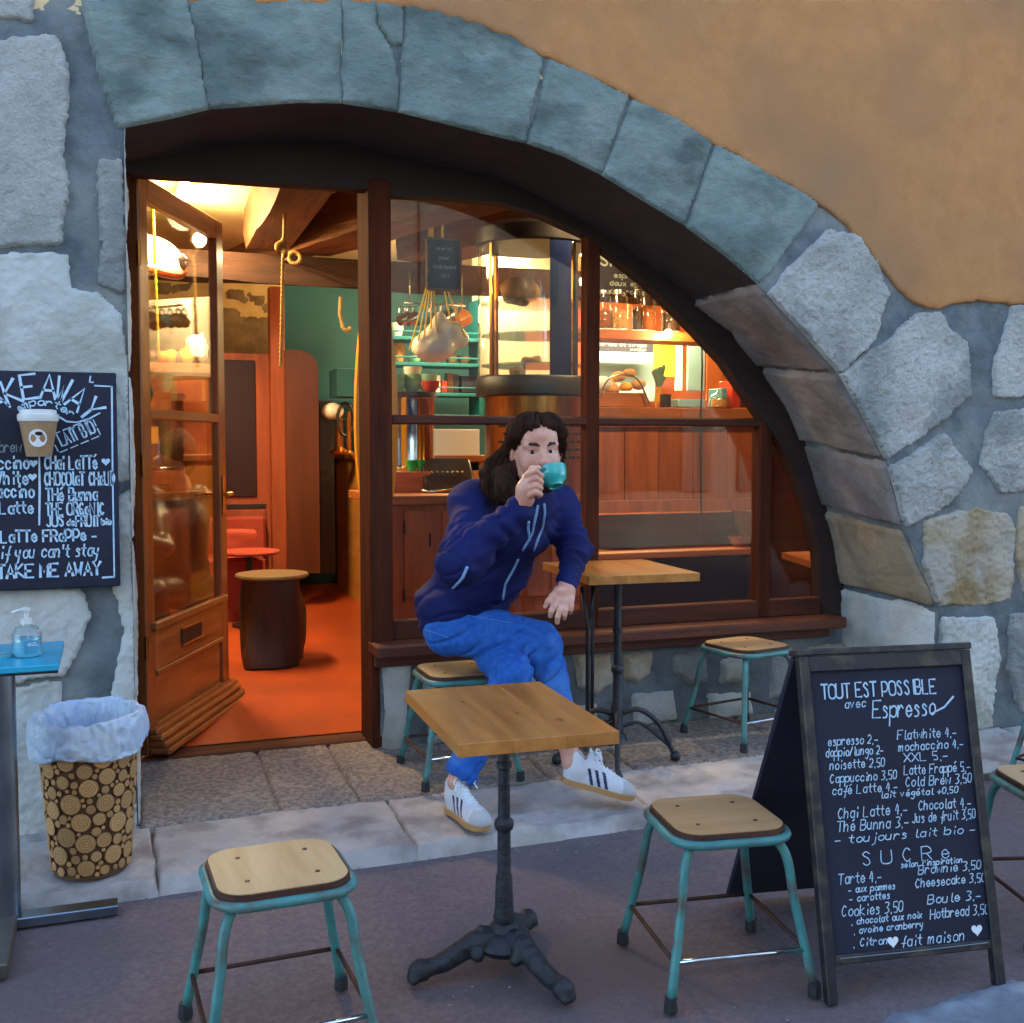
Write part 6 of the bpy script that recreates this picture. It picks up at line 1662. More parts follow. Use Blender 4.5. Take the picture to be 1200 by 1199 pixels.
yaw_h, pit_h, rol_h = math.radians(17), math.radians(-2), math.radians(2)
tocam = nrm([CAM[0]-HC[0], CAM[1]-HC[1], 0]); rgt = nrm([-tocam[1], tocam[0], 0])
hf = nrm(tocam*math.cos(yaw_h)+rgt*math.sin(yaw_h)); hl = nrm(rgt*math.cos(yaw_h)-tocam*math.sin(yaw_h))
hf2 = nrm(hf*math.cos(pit_h)+UP*math.sin(pit_h)); hu = nrm(UP*math.cos(pit_h)-hf*math.sin(pit_h))
hl2 = nrm(hl*math.cos(rol_h)+hu*math.sin(rol_h)); hu = nrm(np.cross(hf2, hl2))*1.0
if hu[2] < 0: hu = -hu
HR = np.stack([hl2, hf2, hu], 1)
def hp(l, f, u): return HC+HS*(hl2*l+hf2*f+hu*u)
def he(F_, l, f, u, r, k=0.012, neg=False): F_.ell(hp(l, f, u), tuple(HS*a for a in r), R=HR, k=k*HS, neg=neg)
def hc(F_, a, b, ra, rb, k=0.01, neg=False): F_.cap(hp(*a), hp(*b), ra*HS, rb*HS, k*HS, neg)

body = Field()
# skull and face
he(body, 0, -0.012, 0.038, (0.080, 0.093, 0.082), .02)
he(body, 0, 0.028, -0.028, (0.071, 0.066, 0.076), .03)
he(body, 0, 0.060, -0.088, (0.030, 0.030, 0.026), .03)
he(body, 0, 0.055, 0.050, (0.058, 0.045, 0.040), .03)
hc(body, (-0.05, 0.072, 0.020), (-0.012, 0.086, 0.021), 0.010, 0.011, .012); hc(body, (0.05, 0.072, 0.020), (0.012, 0.086, 0.021), 0.010, 0.011, .012)
for s in (-1, 1):
    he(body, s*0.040, 0.062, -0.032, (0.024, 0.024, 0.026), .025)
    he(body, s*0.031, 0.104, 0.000, (0.018, 0.019, 0.0125), .010, True)
    he(body, s*0.085, 0.002, -0.006, (0.010, 0.019, 0.031), .01)
    he(body, s*0.093, 0.006, -0.004, (0.005, 0.010, 0.018), .006, True)
    hc(body, (s*0.020, 0.0865, 0.0105), (s*0.042, 0.0805, 0.0085), 0.0060, 0.0050, .005)       # upper lid
    hc(body, (s*0.021, 0.0835, -0.0110), (s*0.041, 0.078, -0.0105), 0.0055, 0.005, .006)        # lower lid
    hc(body, (s*0.013, 0.096, -0.040), (s*0.014, 0.100, -0.036), 0.008, 0.007, .008)           # nostril wing
    hc(body, (s*0.045, 0.03, -0.080), (s*0.060, -0.005, -0.045), 0.018, 0.016, .03)
hc(body, (0, 0.086, 0.016), (0, 0.106, -0.030), 0.0085, 0.012, .012)
he(body, 0, 0.108, -0.036, (0.013, 0.012, 0.011), .01)
hc(body, (-0.016, 0.088, -0.062), (0.016, 0.088, -0.062), 0.0075, 0.0075, .01); hc(body, (-0.013, 0.087, -0.073), (0.013, 0.087, -0.073), 0.008, 0.008, .01)
body.cap(hp(0, -0.02, -0.07), NeckB, 0.062, 0.070, 0.03)
# trunk and limbs inside the clothes
body.ell(Chest, (0.17, 0.11, 0.13), R=FR, k=.06); body.ell(Waist, (0.15, 0.11, 0.13), R=FR, k=.06); body.ell(Pel, (0.16, 0.13, 0.11), R=FR, k=.06)
body.cap(Sh_R, Sh_L, 0.06, 0.06, .05); body.cap(NeckB, Chest, 0.07, 0.1, .05)
body.chain([Sh_R, El_R, Wr_R], [0.05, 0.042, 0.029], .02); body.chain([Sh_L, El_L, Wr_L], [0.05, 0.042, 0.029], .02)
body.chain([Hp_R, Kn_R, An_R], [0.085, 0.055, 0.037], .03); body.chain([Hp_L, Kn_L, An_L], [0.085, 0.055, 0.037], .03)
# right hand round the cup handle
fr = 0.0105
def Q(px, py, y): return PY(px, py, y)
body.cap(Wr_R, Q(615, 583, 3.80), 0.030, 0.030, .02)
body.chain([Q(613, 588, 3.80), Q(614, 573, 3.785), Q(618, 562, 3.785)], [0.027, 0.026, 0.022], .02)
body.cap(Q(619, 584, 3.79), Q(622, 568, 3.77), 0.022, 0.018, .02)
for i in range(4):
    k0 = Q(617.5+0.6*i, 557+8.0*i, 3.765); k1 = Q(627.5, 552.5+8.2*i, 3.735); k2 = Q(634.5-0.5*i, 557.5+7.4*i, 3.752); k3 = Q(632-0.5*i, 561+7*i, 3.785)
    body.chain([k0, k1, k2, k3], [fr*1.12, fr*1.08, fr*0.98, fr*0.85], .0045)
body.chain([Q(613, 580, 3.81), Q(616, 560, 3.83), Q(624, 549.5, 3.81), Q(631.5, 548.5, 3.785)], [0.016, 0.014, 0.012, 0.010], .008)
# left hand hanging relaxed
body.cap(Wr_L, Q(663, 693, 3.95), 0.029, 0.028, .02)
body.chain([Q(655, 696, 3.95), Q(656, 704, 3.935)], [0.024, 0.019], .02); body.chain([Q(667, 694, 3.96), Q(668, 701, 3.95)], [0.024, 0.018], .02)
for (a, b, c, d) in [((653, 703), (648.5, 711), (646, 716), (645, 722)), ((658, 706), (655, 716), (653.5, 723), (653, 729.5)), ((663.5, 706), (662, 715), (661.5, 720), (661, 724.5)), ((669, 703), (669, 710), (668.5, 714), (668, 718))]:
    body.chain([Q(*a, 3.93), Q(*b, 3.905), Q(*c, 3.905), Q(*d, 3.92)], [0.0135, 0.0118, 0.011, 0.0095], .005)
body.chain([Q(654, 694, 3.94), Q(648, 699, 3.94), Q(642.5, 705, 3.935), Q(639, 711, 3.94)], [0.019, 0.0145, 0.012, 0.0095], .010)
for kp in ((652.5, 703), (658, 705), (663.5, 704.5), (668.5, 702)): body.ell(Q(*kp, 3.922), (0.0115, 0.010, 0.0115), k=.008)
body.rbox(Q(660.5, 697, 3.95), (0.022, 0.008, 0.018), 0.012, k=.02)
# bare ankles and feet inside the shoes
Rtoe, Ltoe = Q(742, 934, 3.93), PZ(569, 962, 0.10)
_dn = nrm(An_R-Kn_R); _dt = nrm(PY(748, 946, 3.90)-PY(660, 922, 4.02)); body.chain([An_R, An_R+_dn*0.055, An_R+_dn*0.055+_dt*0.13], [0.034, 0.030, 0.02], .02)
_dl = nrm(PZ(568, 975, .08)-PZ(527, 946, .08)); body.chain([An_L, An_L-UP*0.06, An_L-UP*0.065+_dl*0.12], [0.034, 0.030, 0.02], .02)
def skin_mat(c):
    L = (c-HC)@HR/HS
    lips = (np.abs(L[:, 0]) < 0.024-0.2*np.abs(L[:, 2]+0.0675)) & (L[:, 1] > 0.085) & (np.abs(L[:, 2]+0.0675) < 0.0095)
    return np.where(lips, 1, 0)
bo = net_obj('body', body, 0.0033, [M['skin'], M['lip']], man, relax=1, mat_fn=skin_mat)
def bvh_of(o):
    me = o.data; return BVHTree.FromPolygons([v.co[:] for v in me.vertices], [p.vertices[:] for p in me.polygons])
def cast(bv, px, py, off=0.002):
    d = Vector(_ray(px, py)).normalized(); h = bv.ray_cast(Vector(CAM), d)
    if h[0] is None: return None
    n = h[1];  n = -n if n.dot(d) > 0 else n
    return np.array(h[0]+n*off), np.array(n)
for s in (-1, 1):
    e_c = hp(s*0.031, 0.0750, -0.0005)
    bm = bmesh.new(); ball(bm, e_c, 0.0128*HS, 20); ey_ = finish(bm, 'eye', M['eye_white'], man, smooth=True, world_space=True)
    look = nrm(CAM-e_c+np.array([0, 0, -0.1])); p = e_c+look*0.0121*HS
    bm = bmesh.new(); ball(bm, (0, 0, 0), 0.0068*HS, 16, (1, 1, 0.35)); o = finish(bm, 'iris', M['iris'], ey_, smooth=True)
    o.matrix_parent_inverse = mat_world(ey_).inverted(); o.location = p; o.rotation_euler = Vector(look).to_track_quat('Z', 'Y').to_euler()
    f_ = Field(); f_.chain([hp(s*0.012, 0.0945, 0.0195), hp(s*0.026, 0.0945, 0.0255), hp(s*0.040, 0.087, 0.0255), hp(s*0.052, 0.074, 0.0200)], [0.0058, 0.0066, 0.0056, 0.0030], .004)
    f_.disp = lambda X: 0.0012*vnoise(X*220)
    net_obj('eyebrow', f_, 0.002, M['brow'], man, relax=1)
# hair: a parted cap and long waves on the shoulders
hair = Field()
he(hair, 0, -0.022, 0.042, (0.085, 0.098, 0.085), .02)
he(hair, 0, -0.05, -0.05, (0.078, 0.068, 0.11), .04)
he(hair, -0.028, 0.040, 0.086, (0.042, 0.052, 0.032), .02); he(hair, 0.028, 0.040, 0.086, (0.042, 0.052, 0.032), .02)
for s, ln, fat in ((-1, 0.72, 1.12), (1, 0.55, 0.30)):
    hair.chain([hp(s*0.045, 0.045, 0.098), hp(s*0.074, 0.045, 0.055), hp(s*0.083, 0.004, 0.0), hp(s*0.086, -0.008, -0.06), hp(s*0.112*fat, 0.012, -0.12*ln), hp(s*0.105*fat, 0.03, -0.175*ln), hp(s*0.085*fat, 0.04, -0.215*ln)], [0.022, 0.020, 0.022, 0.034*fat, 0.045*fat, 0.043*fat, 0.022], .025)
    hair.chain([hp(s*0.08, -0.03, 0.0), hp(s*0.12*fat, -0.02, -0.10*ln), hp(s*0.13*fat, -0.01, -0.17*ln)], [0.03, 0.05, 0.035], .03)
he(hair, 0.0, 0.098, -0.022, (0.073, 0.064, 0.088), .012, True)
he(hair, 0.0, 0.105, 0.030, (0.056, 0.060, 0.047), .010, True)
he(hair, -0.088, 0.030, -0.008, (0.020, 0.026, 0.030), .008, True); he(hair, 0.088, 0.05, -0.01, (0.02, 0.03, 0.05), .01, True)
def hdisp(X):
    L = (X-HC)@HR/HS
    a = np.arctan2(L[:, 0], -L[:, 1]+0.02)
    q = np.stack([a*9, L[:, 2]*9, L[:, 1]*6], -1)
    w = 0.5*np.sin(L[:, 2]*75+a*5+3*vnoise(q*0.7))
    top = np.clip((L[:, 2]-0.02)/0.06, 0, 1)
    st = np.abs(vnoise(np.stack([a*15+w*0.8, L[:, 2]*7, L[:, 1]*14*top], -1)))
    part = np.exp(-(L[:, 0]/0.005)**2)*top
    return 0.006*(0.5-st)*2+0.005*w*(1-top)+0.0022*vnoise(np.stack([a*60+w*4, L[:, 2]*16, L[:, 1]*60*top], -1))-0.005*part
hair.disp = hdisp
ho = net_obj('hair', hair, 0.003, M['hair'], man, relax=0)
# loose locks that break the outline
rn = random.Random(4); bm = bmesh.new()
for i in range(420):
    s = -1 if i % 5 < 3 else 1; ln = 0.76 if s < 0 else 0.56; fat = 1.15 if s < 0 else 0.45
    a = rn.uniform(-0.4, 2.6); r0 = rn.uniform(0.85, 1.12)
    st0 = (s*(0.03+0.045*rn.random()), 0.02-0.06*rn.random(), 0.10-0.06*rn.random())
    p1 = (s*(0.085+0.012*rn.random()), 0.02-0.09*rn.random(), 0.01); o1, o2 = rn.uniform(-.02, .02), rn.uniform(-.02, .02)
    p2 = (s*(0.105+0.045*rn.random())*fat, 0.04-0.09*rn.random(), -0.07*ln+o1); p3 = (s*(0.09+0.07*rn.random())*fat, 0.055-0.1*rn.random(), -0.15*ln+o2); p4 = (s*(0.075+0.075*rn.random())*fat, 0.06-0.1*rn.random(), -(0.19+0.05*rn.random())*ln)
    P_ = smooth_path([hp(*p1), hp(*p2), hp(*p3), hp(*p4)], 5)
    ph = rn.uniform(0, 6)
    P_ = [p+hl2*0.007*math.sin(j*0.9+ph)+hf2*0.006*math.cos(j*1.1+ph) for j, p in enumerate(P_)]
    tube(bm, P_, list(np.linspace(0.0022, 0.0008, len(P_))), 4)
hbv = bvh_of(ho); cH = HC+hu*0.03
def on_hair(l, f, u):
    d = hl2*l+hf2*f+hu*u; d = d/np.linalg.norm(d); o_ = cH+d*0.6
    h = hbv.ray_cast(Vector(o_), Vector(-d)); return (np.array(h[0])+d*0.0006*rn.uniform(0, 3)) if h[0] is not None else None
for i in range(620):
    s = rn.choice((-1, 1)); f0 = rn.uniform(-1.0, 0.75); ph = rn.uniform(0, 6); pts = []; f1 = f0*rn.uniform(0.5, 0.9)-0.1
    e1 = rn.uniform(-0.7, 0.0)
    for k in range(12):
        t_ = k/11; el = 1.45*(1-t_)+e1*t_; az_f = f0*(1-t_)+f1*t_
        p = on_hair(s*math.cos(el)*math.cos(az_f*1.2)+0.02*math.sin(t_*9+ph), math.cos(el)*math.sin(az_f*1.2)+(1-t_)*f0*0.6, math.sin(el))
        if p is not None: pts.append(p)
    pts = [pts[0]]+[b for a, b in zip(pts, pts[1:]) if np.linalg.norm(b-a) < 0.05] if pts else pts
    if len(pts) > 4 and max(np.linalg.norm(b-a) for a, b in zip(pts, pts[1:])) < 0.06: tube(bm, smooth_path(pts, 2), 0.0012, 4)
lk = finish(bm, 'loose_locks', M['hair'], man, smooth=True, world_space=True); lk['kind'] = 'stuff'

# ---- jacket
jk = Field()
jk.ell(Pel+UP*0.035-LT*.01, (0.19, 0.165, 0.105), R=FR, k=.08); jk.cap(Pel+UP*0.05-FW*0.03-LT*.02, Chest-FW*0.03-LT*.03, 0.165, 0.15, .08)
jk.ell(Waist, (0.195, 0.155, 0.14), R=FR, k=.07); jk.ell(Chest, (0.205, 0.145, 0.15), R=FR, k=.06)
jk.cap(Sh_R+np.array([0, 0, -.005]), Sh_L+np.array([0, 0, -.005]), 0.078, 0.074, .05); jk.cap(NeckB-UP*.05, NeckB+UP*0.005, 0.095, 0.080, .04); jk.cap(NeckB-UP*.02-LT*.03, Sh_R+UP*.03+LT*.02, 0.080, 0.066, .08); jk.cap(NeckB-UP*.035, Sh_L+UP*.012, 0.078, 0.066, .06)
jk.chain([Sh_R, El_R, Wr_R-nrm(Wr_R-El_R)*0.005], [0.080, 0.076, 0.052], .06)
jk.chain([Sh_L, El_L, Wr_L-nrm(Wr_L-El_L)*0.005], [0.074, 0.064, 0.046], .03)
jk.cap(NeckB+UP*0.02, NeckB+UP*0.2, 0.058, 0.075, .012, True)
def seg_t(X, a, b):
    ab = b-a; t = ((X-a)@ab)/(ab@ab); return t, np.linalg.norm(X-a-np.clip(t, 0, 1)[:, None]*ab, axis=1)
def folds_limb(X, a, b, c, amp, n):
    """wrinkles bunched across the inside of a bent joint b"""
    d = np.linalg.norm(X-b, axis=1); ax = nrm((c-b)-(a-b)); inn = nrm((a-b)/np.linalg.norm(a-b)+(c-b)/np.linalg.norm(c-b))
    side = np.clip(((X-b)@inn)/0.06+0.6, 0, 1)
    s = (X-b)@ax; wob = 0.014*vnoise(X*13)
    return amp*side*np.exp(-(d/0.13)**2)*np.sin((s+wob)*n)
def jdisp(X):
    q = X@FR
    w = fbm(np.stack([q[:, 0]*4, q[:, 1]*4, q[:, 2]*9], -1), 3)
    hem = np.clip(1-(X[:, 2]-Pel[2]-0.02)/0.28, 0, 1)
    r = 1-np.abs(vnoise(np.stack([q[:, 0]*5+q[:, 2]*5, q[:, 1]*5, q[:, 2]*14-q[:, 0]*6], -1)))*2
    g1 = vnoise(np.stack([q[:, 0]*5+q[:, 2]*4, q[:, 1]*5, q[:, 2]*11-q[:, 0]*7+4], -1)); crease = np.exp(-(g1/0.10)**2)
    d = -0.008*crease+0.007*w+0.010*r*(0.5+0.7*hem)
    d += folds_limb(X, Sh_R, El_R, Wr_R, 0.010, 150)+folds_limb(X, Sh_L, El_L, Wr_L, 0.008, 150)
    t, dd = seg_t(X, Sh_R, El_R); rr_ = 1-2*np.abs(vnoise(np.stack([t*5+q[:, 2]*6, q[:, 0]*7, q[:, 1]*4+t*3], -1))); d += 0.010*rr_*np.exp(-(dd/0.11)**4)
    t, dd = seg_t(X, Sh_L, El_L); d += 0.004*np.sin(t*17+4*vnoise(X*7))*np.exp(-(dd/0.11)**4)*np.clip(t*2, 0, 1)
    t, dd = seg_t(X, El_R, Wr_R); d += 0.007*np.sin(t*26+3*vnoise(X*12))*np.exp(-(dd/0.09)**4)*np.clip(t*3, 0, 1)*np.clip((1.05-t)*6, 0, 1)
    t, dd = seg_t(X, El_L, Wr_L); d += 0.002*np.sin(t*24+3*vnoise(X*12))*np.exp(-(dd/0.09)**4)*np.clip(t*3, 0, 1)
    return d
jk.disp = jdisp
jo = net_obj('jacket', jk, 0.005, M['jacket'], man, relax=1)
jb = bvh_of(jo)
def on_cloth(bv, L, r, name, m, parent, flat=0.45, n=5, off=0.002, world=True):
    pts = []
    for k in range(len(L)-1):
        for j in range(n+(1 if k == len(L)-2 else 0)):
            t = j/n; c = cast(bv, L[k][0]*(1-t)+L[k+1][0]*t, L[k][1]*(1-t)+L[k+1][1]*t, off)
            if c: pts.append(c[0])
    if len(pts) < 2: return
    bm = bmesh.new(); tube(bm, pts, r, 6); return finish(bm, name, M[m], parent, smooth=True, world_space=world)
for L in [[(630, 592), (628, 603), (623, 625), (612, 645)], [(637, 590), (638, 600), (635, 618), (625, 645)], [(619, 611), (618.5, 620), (620, 633)], [(607, 655), (601, 668), (592, 684), (589, 702)], [(548, 664), (542, 677), (531, 689)]]:
    on_cloth(jb, L, 0.0058, 'zip', 'zip', jo)
# collar
f_ = Field(); 
for k in range(14):
    a0, a1 = 2*PI*k/14, 2*PI*(k+1)/14
    if math.sin((a0+a1)/2) < -10: continue
    def cp(a, h): return NeckB+UP*h+LT*0.082*math.cos(a)+FW*0.078*math.sin(a)
    f_.cap(cp(a0, 0.0), cp(a1, 0.0), 0.013, 0.013, .02); f_.cap(cp(a0, 0.035), cp(a1, 0.035), 0.012, 0.012, .02)
net_obj('collar', f_, 0.005, M['jacket'], man, relax=2)

# ---- jeans
jn = Field()
jn.ell(Pel-UP*0.02, (0.185, 0.165, 0.12), R=FR, k=.05)
cR = An_R+nrm(Kn_R-An_R)*0.075; cL = An_L+nrm(Kn_L-An_L)*0.018
jn.chain([Hp_L, (Hp_L+Kn_L)/2, Kn_L], [0.108, 0.094, 0.074], .03)
jn.chain([Kn_L, Kn_L*0.5+cL*0.5, cL], [0.072, 0.069, 0.066], .02)
jn.chain([Hp_R, (Hp_R+Kn_R)/2+UP*.008, Kn_R], [0.112, 0.098, 0.078], .012)
jn.chain([Kn_R, Kn_R*0.55+cR*0.45, cR], [0.074, 0.068, 0.060], .008)
jn.cap(cR, cR+nrm(An_R-Kn_R)*0.09, 0.048, 0.05, .008, True); jn.cap(cL, cL+nrm(An_L-Kn_L)*0.09, 0.052, 0.055, .008, True)
jn.cap(cR+nrm(An_R-Kn_R)*0.065, cR+nrm(An_R-Kn_R)*0.12, 0.09, 0.09, .004, True); jn.cap(cL+nrm(An_L-Kn_L)*0.075, cL+nrm(An_L-Kn_L)*0.12, 0.09, 0.09, .004, True)
def ndisp(X):
    q = X@FR
    w = fbm(X*5, 3); d = 0.004*w
    for o_, a_ in ((0, 0.009), (31, 0.005)):
        g1 = vnoise(np.stack([q[:, 0]*2.2+q[:, 2]*3+o_, q[:, 1]*3+o_, q[:, 2]*8-q[:, 0]*8], -1)); d = d-a_*np.exp(-(g1/0.10)**2)
    for a, b, n in ((Hp_R, Kn_R, 34), (Hp_L, Kn_L, 30), (Kn_R, cR, 28), (Kn_L, cL, 30)):
        t, dd = seg_t(X, a, b)
        r = 1-2*np.abs(vnoise(np.stack([t*6+q[:, 2]*7, q[:, 1]*7+t*3, q[:, 0]*3], -1)))
        d += 0.006*r*np.exp(-(dd/0.12)**4)*np.clip(1.1-t, 0.2, 1)
    d += folds_limb(X, Hp_R, Kn_R, cR, 0.009, 120)+folds_limb(X, Hp_L, Kn_L, cL, 0.009, 120)
    t, dd = seg_t(X, Kn_L, cL); d += 0.007*np.sin(t*30+4*vnoise(X*9))*np.clip((t-0.6)*3, 0, 1)*np.exp(-(dd/0.1)**4)
    return d
jn.disp = ndisp
no = net_obj('jeans', jn, 0.005, M['jeans'], man, relax=1)
nb_ = bvh_of(no)
for L in [[(508, 716), (547, 721), (570, 725), (599, 730)], [(491, 736), (508, 741), (525, 747)], [(500, 722), (494, 732), (492, 745)]]:
    on_cloth(nb_, L, 0.0009, 'stitching', 'stitch', no, off=0.001)

# ---- shoes
def make_shoe(heel, toe, upv, label):
    x = nrm(np.array(toe)-np.array(heel)); z = nrm(np.array(upv)-x*np.dot(x, upv)); y = np.cross(z, x)
    R_ = np.stack([x, y, z], 1); L0 = 0.325
    up_ = Field()
    up_.ell((-0.105, 0, 0.035), (0.044, 0.037, 0.072), k=.03); up_.ell((-0.02, 0, 0.03), (0.095, 0.038, 0.063), k=.03); up_.ell((0.085, 0.004, 0.018), (0.068, 0.045, 0.044), k=.04)
    up_.cap((-0.095, 0, 0.07), (-0.105, 0, 0.105), 0.040, 0.038, .03); up_.cap((-0.04, 0, 0.085), (-0.062, 0, 0.12), 0.028, 0.022, .02)
    up_.cap((-0.093, 0, 0.10), (-0.10, 0, 0.2), 0.030, 0.034, .008, True)
    up_.rbox((0, 0, -0.03), (0.2, 0.08, 0.035), 0.004, k=.004, neg=True)
    def mf(c):
        st = np.zeros(len(c), int)
        side = (np.abs(c[:, 1]) > 0.024) & (c[:, 2] > 0.016) & (c[:, 2] < 0.078)
        u = c[:, 0]+0.45*(c[:, 2]-0.04)
        for k in range(3):
            x0 = -0.045+k*0.030
            st[side & (u > x0) & (u < x0+0.0135)] = 2
        st[(c[:, 0] > 0.085+0.3*np.abs(c[:, 1])) & (c[:, 2] < 0.06)] = 1
        st[(c[:, 0] < -0.135) & (c[:, 2] > 0.055)] = 2
        return st
    sh = net_obj('shoe', up_, 0.0032, [M['shoe_white'], M['shoe_suede'], M['shoe_navy']], man, relax=1, world_space=False, mat_fn=mf)
    sh['label'] = label
    org = (np.array(heel)+np.array(toe))/2
    mw = Matrix([list(R_[0])+[org[0]], list(R_[1])+[org[1]], list(R_[2])+[org[2]], [0, 0, 0, 1]])
    sh.matrix_parent_inverse = mat_world(man).inverted(); loc, rot, _ = mw.decompose(); sh.location = loc; sh.rotation_euler = rot.to_euler()
    out = [(-0.152, 0), (-0.146, 0.026), (-0.12, 0.040), (-0.06, 0.039), (0.0, 0.039), (0.06, 0.049), (0.11, 0.047), (0.145, 0.030), (0.160, 0.004), (0.148, -0.024), (0.11, -0.043), (0.06, -0.047), (0.0, -0.041), (-0.06, -0.040), (-0.12, -0.040), (-0.146, -0.026)]
    P_ = [(p[0]*0.975-.002, p[1]*0.99) for p in smooth_path([(a, b, 0) for a, b in out+[out[0]]], 3)][:-1]
    bm = bmesh.new(); prism(bm, P_, -0.008, 0.013, 'z'); bmesh.ops.bevel(bm, geom=[e for e in bm.edges if abs(e.verts[0].co.z-e.verts[1].co.z) < 1e-6], offset=0.004, segments=2, affect='EDGES')
    finish(bm, 'sole', M['gum'], sh, angle=40)
    bm = bmesh.new()
    bv = bvh_of(sh)
    def top(x_, y_):
        h = bv.ray_cast(Vector((x_, y_, 0.3)), Vector((0, 0, -1))); return (x_, y_, (h[0].z if h[0] else 0.08)+0.002)
    for k in range(6):
        x_ = 0.045-k*0.017; tube(bm, [top(x_, -0.022), top(x_+0.006, 0), top(x_, 0.022)], 0.003, 6)
        tube(bm, [top(x_, -0.02), top(x_-0.008, 0.0), top(x_-0.017, 0.02)], 0.0026, 6)
    for s in (-1, 1):
        b0 = np.array(top(-0.04, 0)); tube(bm, smooth_path([b0, b0+[0.0, s*0.025, 0.018], b0+[0.02, s*0.045, 0.004], b0+[0.02, s*0.03, -.008], b0], 4), 0.0026, 6)
        tube(bm, smooth_path([b0, b0+[0.015, s*0.03, 0.004], b0+[0.035, s*0.048, -0.025]], 4), 0.0026, 6)
    finish(bm, 'lace', M['paper'], sh, smooth=True)
    bm = bmesh.new(); bx(bm, (-0.055, 0, 0.128), (0.010, 0.044, 0.045), rot=(0, -0.6, 0), bev=0.004); tg_ = finish(bm, 'tongue', M['shoe_white'], sh)
    for dz in (-0.006, 0.006):
        for dy in (-0.006, 0.006):
            pass
    bm = bmesh.new(); bx(bm, (-0.0475, 0, 0.132), (0.002, 0.026, 0.020), rot=(0, -0.6, 0)); finish(bm, 'tongue_label', M['tag_green'], sh)
    bm = bmesh.new()
    for yy in (-0.006, 0.0, 0.006): bx(bm, (-0.0458, yy, 0.1328), (0.0015, 0.003, 0.012), rot=(0.3, -0.6, 0))
    finish(bm, 'tongue_mark', M['paper'], sh)
    return sh
zL = pav_z(3.95)+0.03
hL = PZ(527, 946, zL); tL = PZ(568, 975, zL-0.005)
dL = nrm([tL[0]-hL[0], tL[1]-hL[1], 0])
cLf = np.array([An_L[0], An_L[1], 0])+dL*0.085; cLf[2] = zL
make_shoe(cLf-dL*0.15, cLf+dL*0.15, UP, 'white trainer with navy stripes planted on the kerb')
rh, rt_ = Q(660, 922, 4.02), Q(748, 946, 3.90)
dR = nrm(rt_-rh); rc_ = An_R+nrm(An_R-Kn_R)*0.085+dR*0.085
side_ = nrm(np.cross(dR, nrm(Kn_R-An_R)))
upR = nrm(nrm(Kn_R-An_R)*1.0+tocam*0.05)
make_shoe(rc_-dR*0.15, rc_+dR*0.15, upR, 'white trainer with navy stripes on the raised crossed leg')

# ---- the cup at his lips
rim = PY(646, 549, 3.835); 
ax_ = nrm(UP*0.88-tocam*0.42-rgt*0.22)
xx = nrm(np.cross(UP, ax_)+1e-6); yy = np.cross(ax_, xx); Rc = Matrix([[xx[i], yy[i], ax_[i]] for i in range(3)])
S_ = 1.12; hcup = 0.068*S_; base_c = rim-ax_*hcup
cupm = empty('coffee_cup', 'turquoise coffee cup held to the lips of the seated man', 'cup', tuple(base_c))
prof = [(0.003, 0.004), (0.020, 0.004), (0.022, 0.0), (0.025, 0.0), (0.0255, 0.006), (0.038, 0.018), (0.046, 0.036), (0.0495, 0.066), (0.0475, 0.067), (0.0435, 0.037), (0.035, 0.02), (0.003, 0.012)]
lathe_obj('bowl', [(a*S_, b*S_) for a, b in prof], M['cup_teal'], cupm, seg=40, close=False, ax=Rc, angle=60)
lathe_obj('coffee', [(0.003, 0.05*S_), (0.0455*S_, 0.05*S_)], M['dark'], cupm, seg=30, close=False, ax=Rc)
hd = nrm(-rgt-ax_*np.dot(-rgt, ax_)); 
def hh(a, b): return tuple(hd*a*S_+ax_*b*S_)
bm = bmesh.new(); tube(bm, smooth_path([hh(0.043, 0.055), hh(0.064, 0.056), hh(0.070, 0.038), hh(0.058, 0.02), hh(0.038, 0.02)], 6), 0.0052, 8); finish(bm, 'handle', M['cup_teal'], cupm, smooth=True)

# ================================================================== DARK FIGURE MODELLED FOR A REFLECTION in the door glass
gp = empty('person', 'guest with short dark hair in dark clothes seated behind the door glass', 'person', (0.32, 7.0, floor_z(7.0)))
gz = floor_z(7.0); g0 = np.array([0.28, 7.05, gz])
hx = PY(205, 532, 6.9)
gb = Field(); gb.ell(hx, (0.082, 0.10, 0.125)); gb.cap(hx+np.array([-.1, -.05, -.02]), hx+np.array([-.115, -.05, -.035]), 0.014, 0.018, .02)
gb.cap(hx-UP*0.08, hx-UP*0.2+np.array([.03, .03, 0]), 0.055, 0.065, .03)
ch = hx+np.array([0.02, 0.08, -0.42]); pe = hx+np.array([0.05, 0.18, -0.82])
gb.ell(ch, (0.15, 0.12, 0.2), k=.05); gb.ell(pe, (0.16, 0.14, 0.14), k=.06); gb.cap(ch, pe, 0.12, 0.13, .05)
kn = pe+np.array([-.2, -.35, 0.02]); gb.chain([pe, kn, kn+np.array([0.02, 0.02, -0.4])], [0.09, 0.065, 0.045], .03)
el = ch+np.array([-.1, -.2, -.12]); hn = el+np.array([-.12, -.14, 0.06]); gb.chain([ch+np.array([-.12, 0, .14]), el, hn], [0.06, 0.045, 0.03], .03)
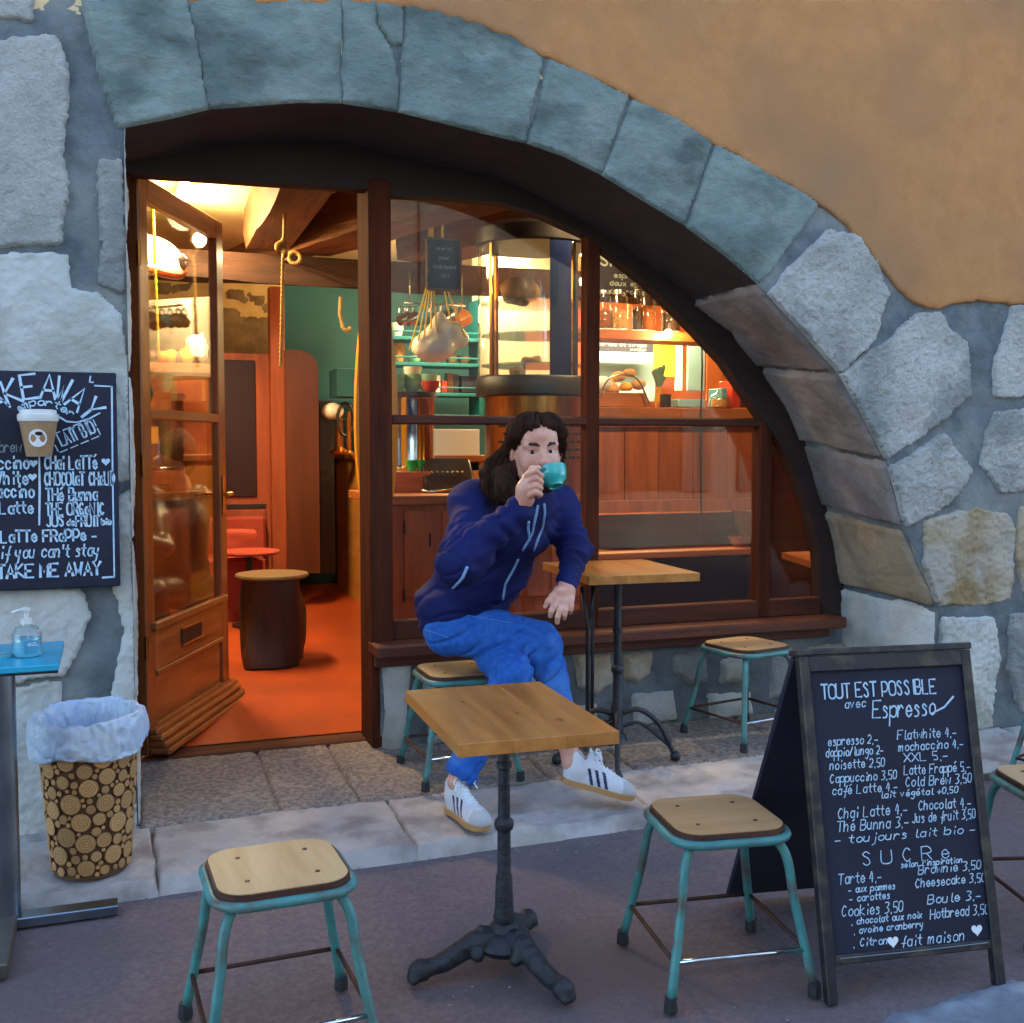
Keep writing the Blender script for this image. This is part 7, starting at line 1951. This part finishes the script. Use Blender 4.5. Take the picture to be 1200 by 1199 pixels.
for k in range(5): gb.chain([hn, hn+np.array([-.05, -.03+0.02*k, 0.01]), hn+np.array([-.08, -.02+0.018*k, -0.02])], [0.014, 0.011, 0.009], .008)
M['skin_figure'] = mat('shade toned figure skin', '#8f6250', 0.6)  # skin colour darkened to stand in for shade on the figure
net_obj('body', gb, 0.009, M['skin_figure'], gp, relax=1)
gj = Field(); gj.ell(ch, (0.18, 0.15, 0.22), k=.05); gj.cap(ch, pe, 0.155, 0.16, .05); gj.chain([ch+np.array([-.13, 0, .15]), el, hn+np.array([.02, .02, -.01])], [0.08, 0.062, 0.045], .03)
gj.cap(ch+np.array([-.12, 0, .17]), ch+np.array([.12, 0, .17]), 0.07, 0.07, .04); gj.disp = lambda X: 0.01*fbm(X*8, 2)
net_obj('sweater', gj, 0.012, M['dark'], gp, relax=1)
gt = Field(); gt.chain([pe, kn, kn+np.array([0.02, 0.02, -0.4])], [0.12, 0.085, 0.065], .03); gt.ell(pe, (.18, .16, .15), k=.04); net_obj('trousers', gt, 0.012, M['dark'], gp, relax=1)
gh = Field(); gh.ell(hx+np.array([0.018, 0.0, 0.035]), (0.105, 0.12, 0.12)); gh.ell(hx+np.array([-.10, -.10, -.06]), (0.07, 0.06, 0.07), k=.01, neg=True); gh.ell(hx+np.array([0.03, .04, -.05]), (0.09, 0.09, 0.1), k=.03); gh.disp = lambda X: 0.006*fbm(X*30, 2)
net_obj('hair', gh, 0.008, M['hair'], gp, relax=1)

# fine grit gathered along the kerb and on the lane
rn = random.Random(8); bm = bmesh.new()
for i in range(700):
    x = rn.uniform(-0.8, 4.2); y = 3.78+0.022*x-abs(rn.gauss(0, 0.09)) if i < 420 else rn.uniform(2.0, 3.75)
    r_ = rn.uniform(0.0015, 0.0045)
    bmesh.ops.create_icosphere(bm, subdivisions=1, radius=r_, matrix=Matrix.Translation((x, y, r_*0.3)) @ Matrix.Diagonal((1, rn.uniform(.6, 1), .6, 1)))
g_ = finish(bm, 'grit', M['pale_paving']); g_['kind'] = 'stuff'; g_['label'] = 'fine pale grit gathered along the kerb'; g_['category'] = 'grit'
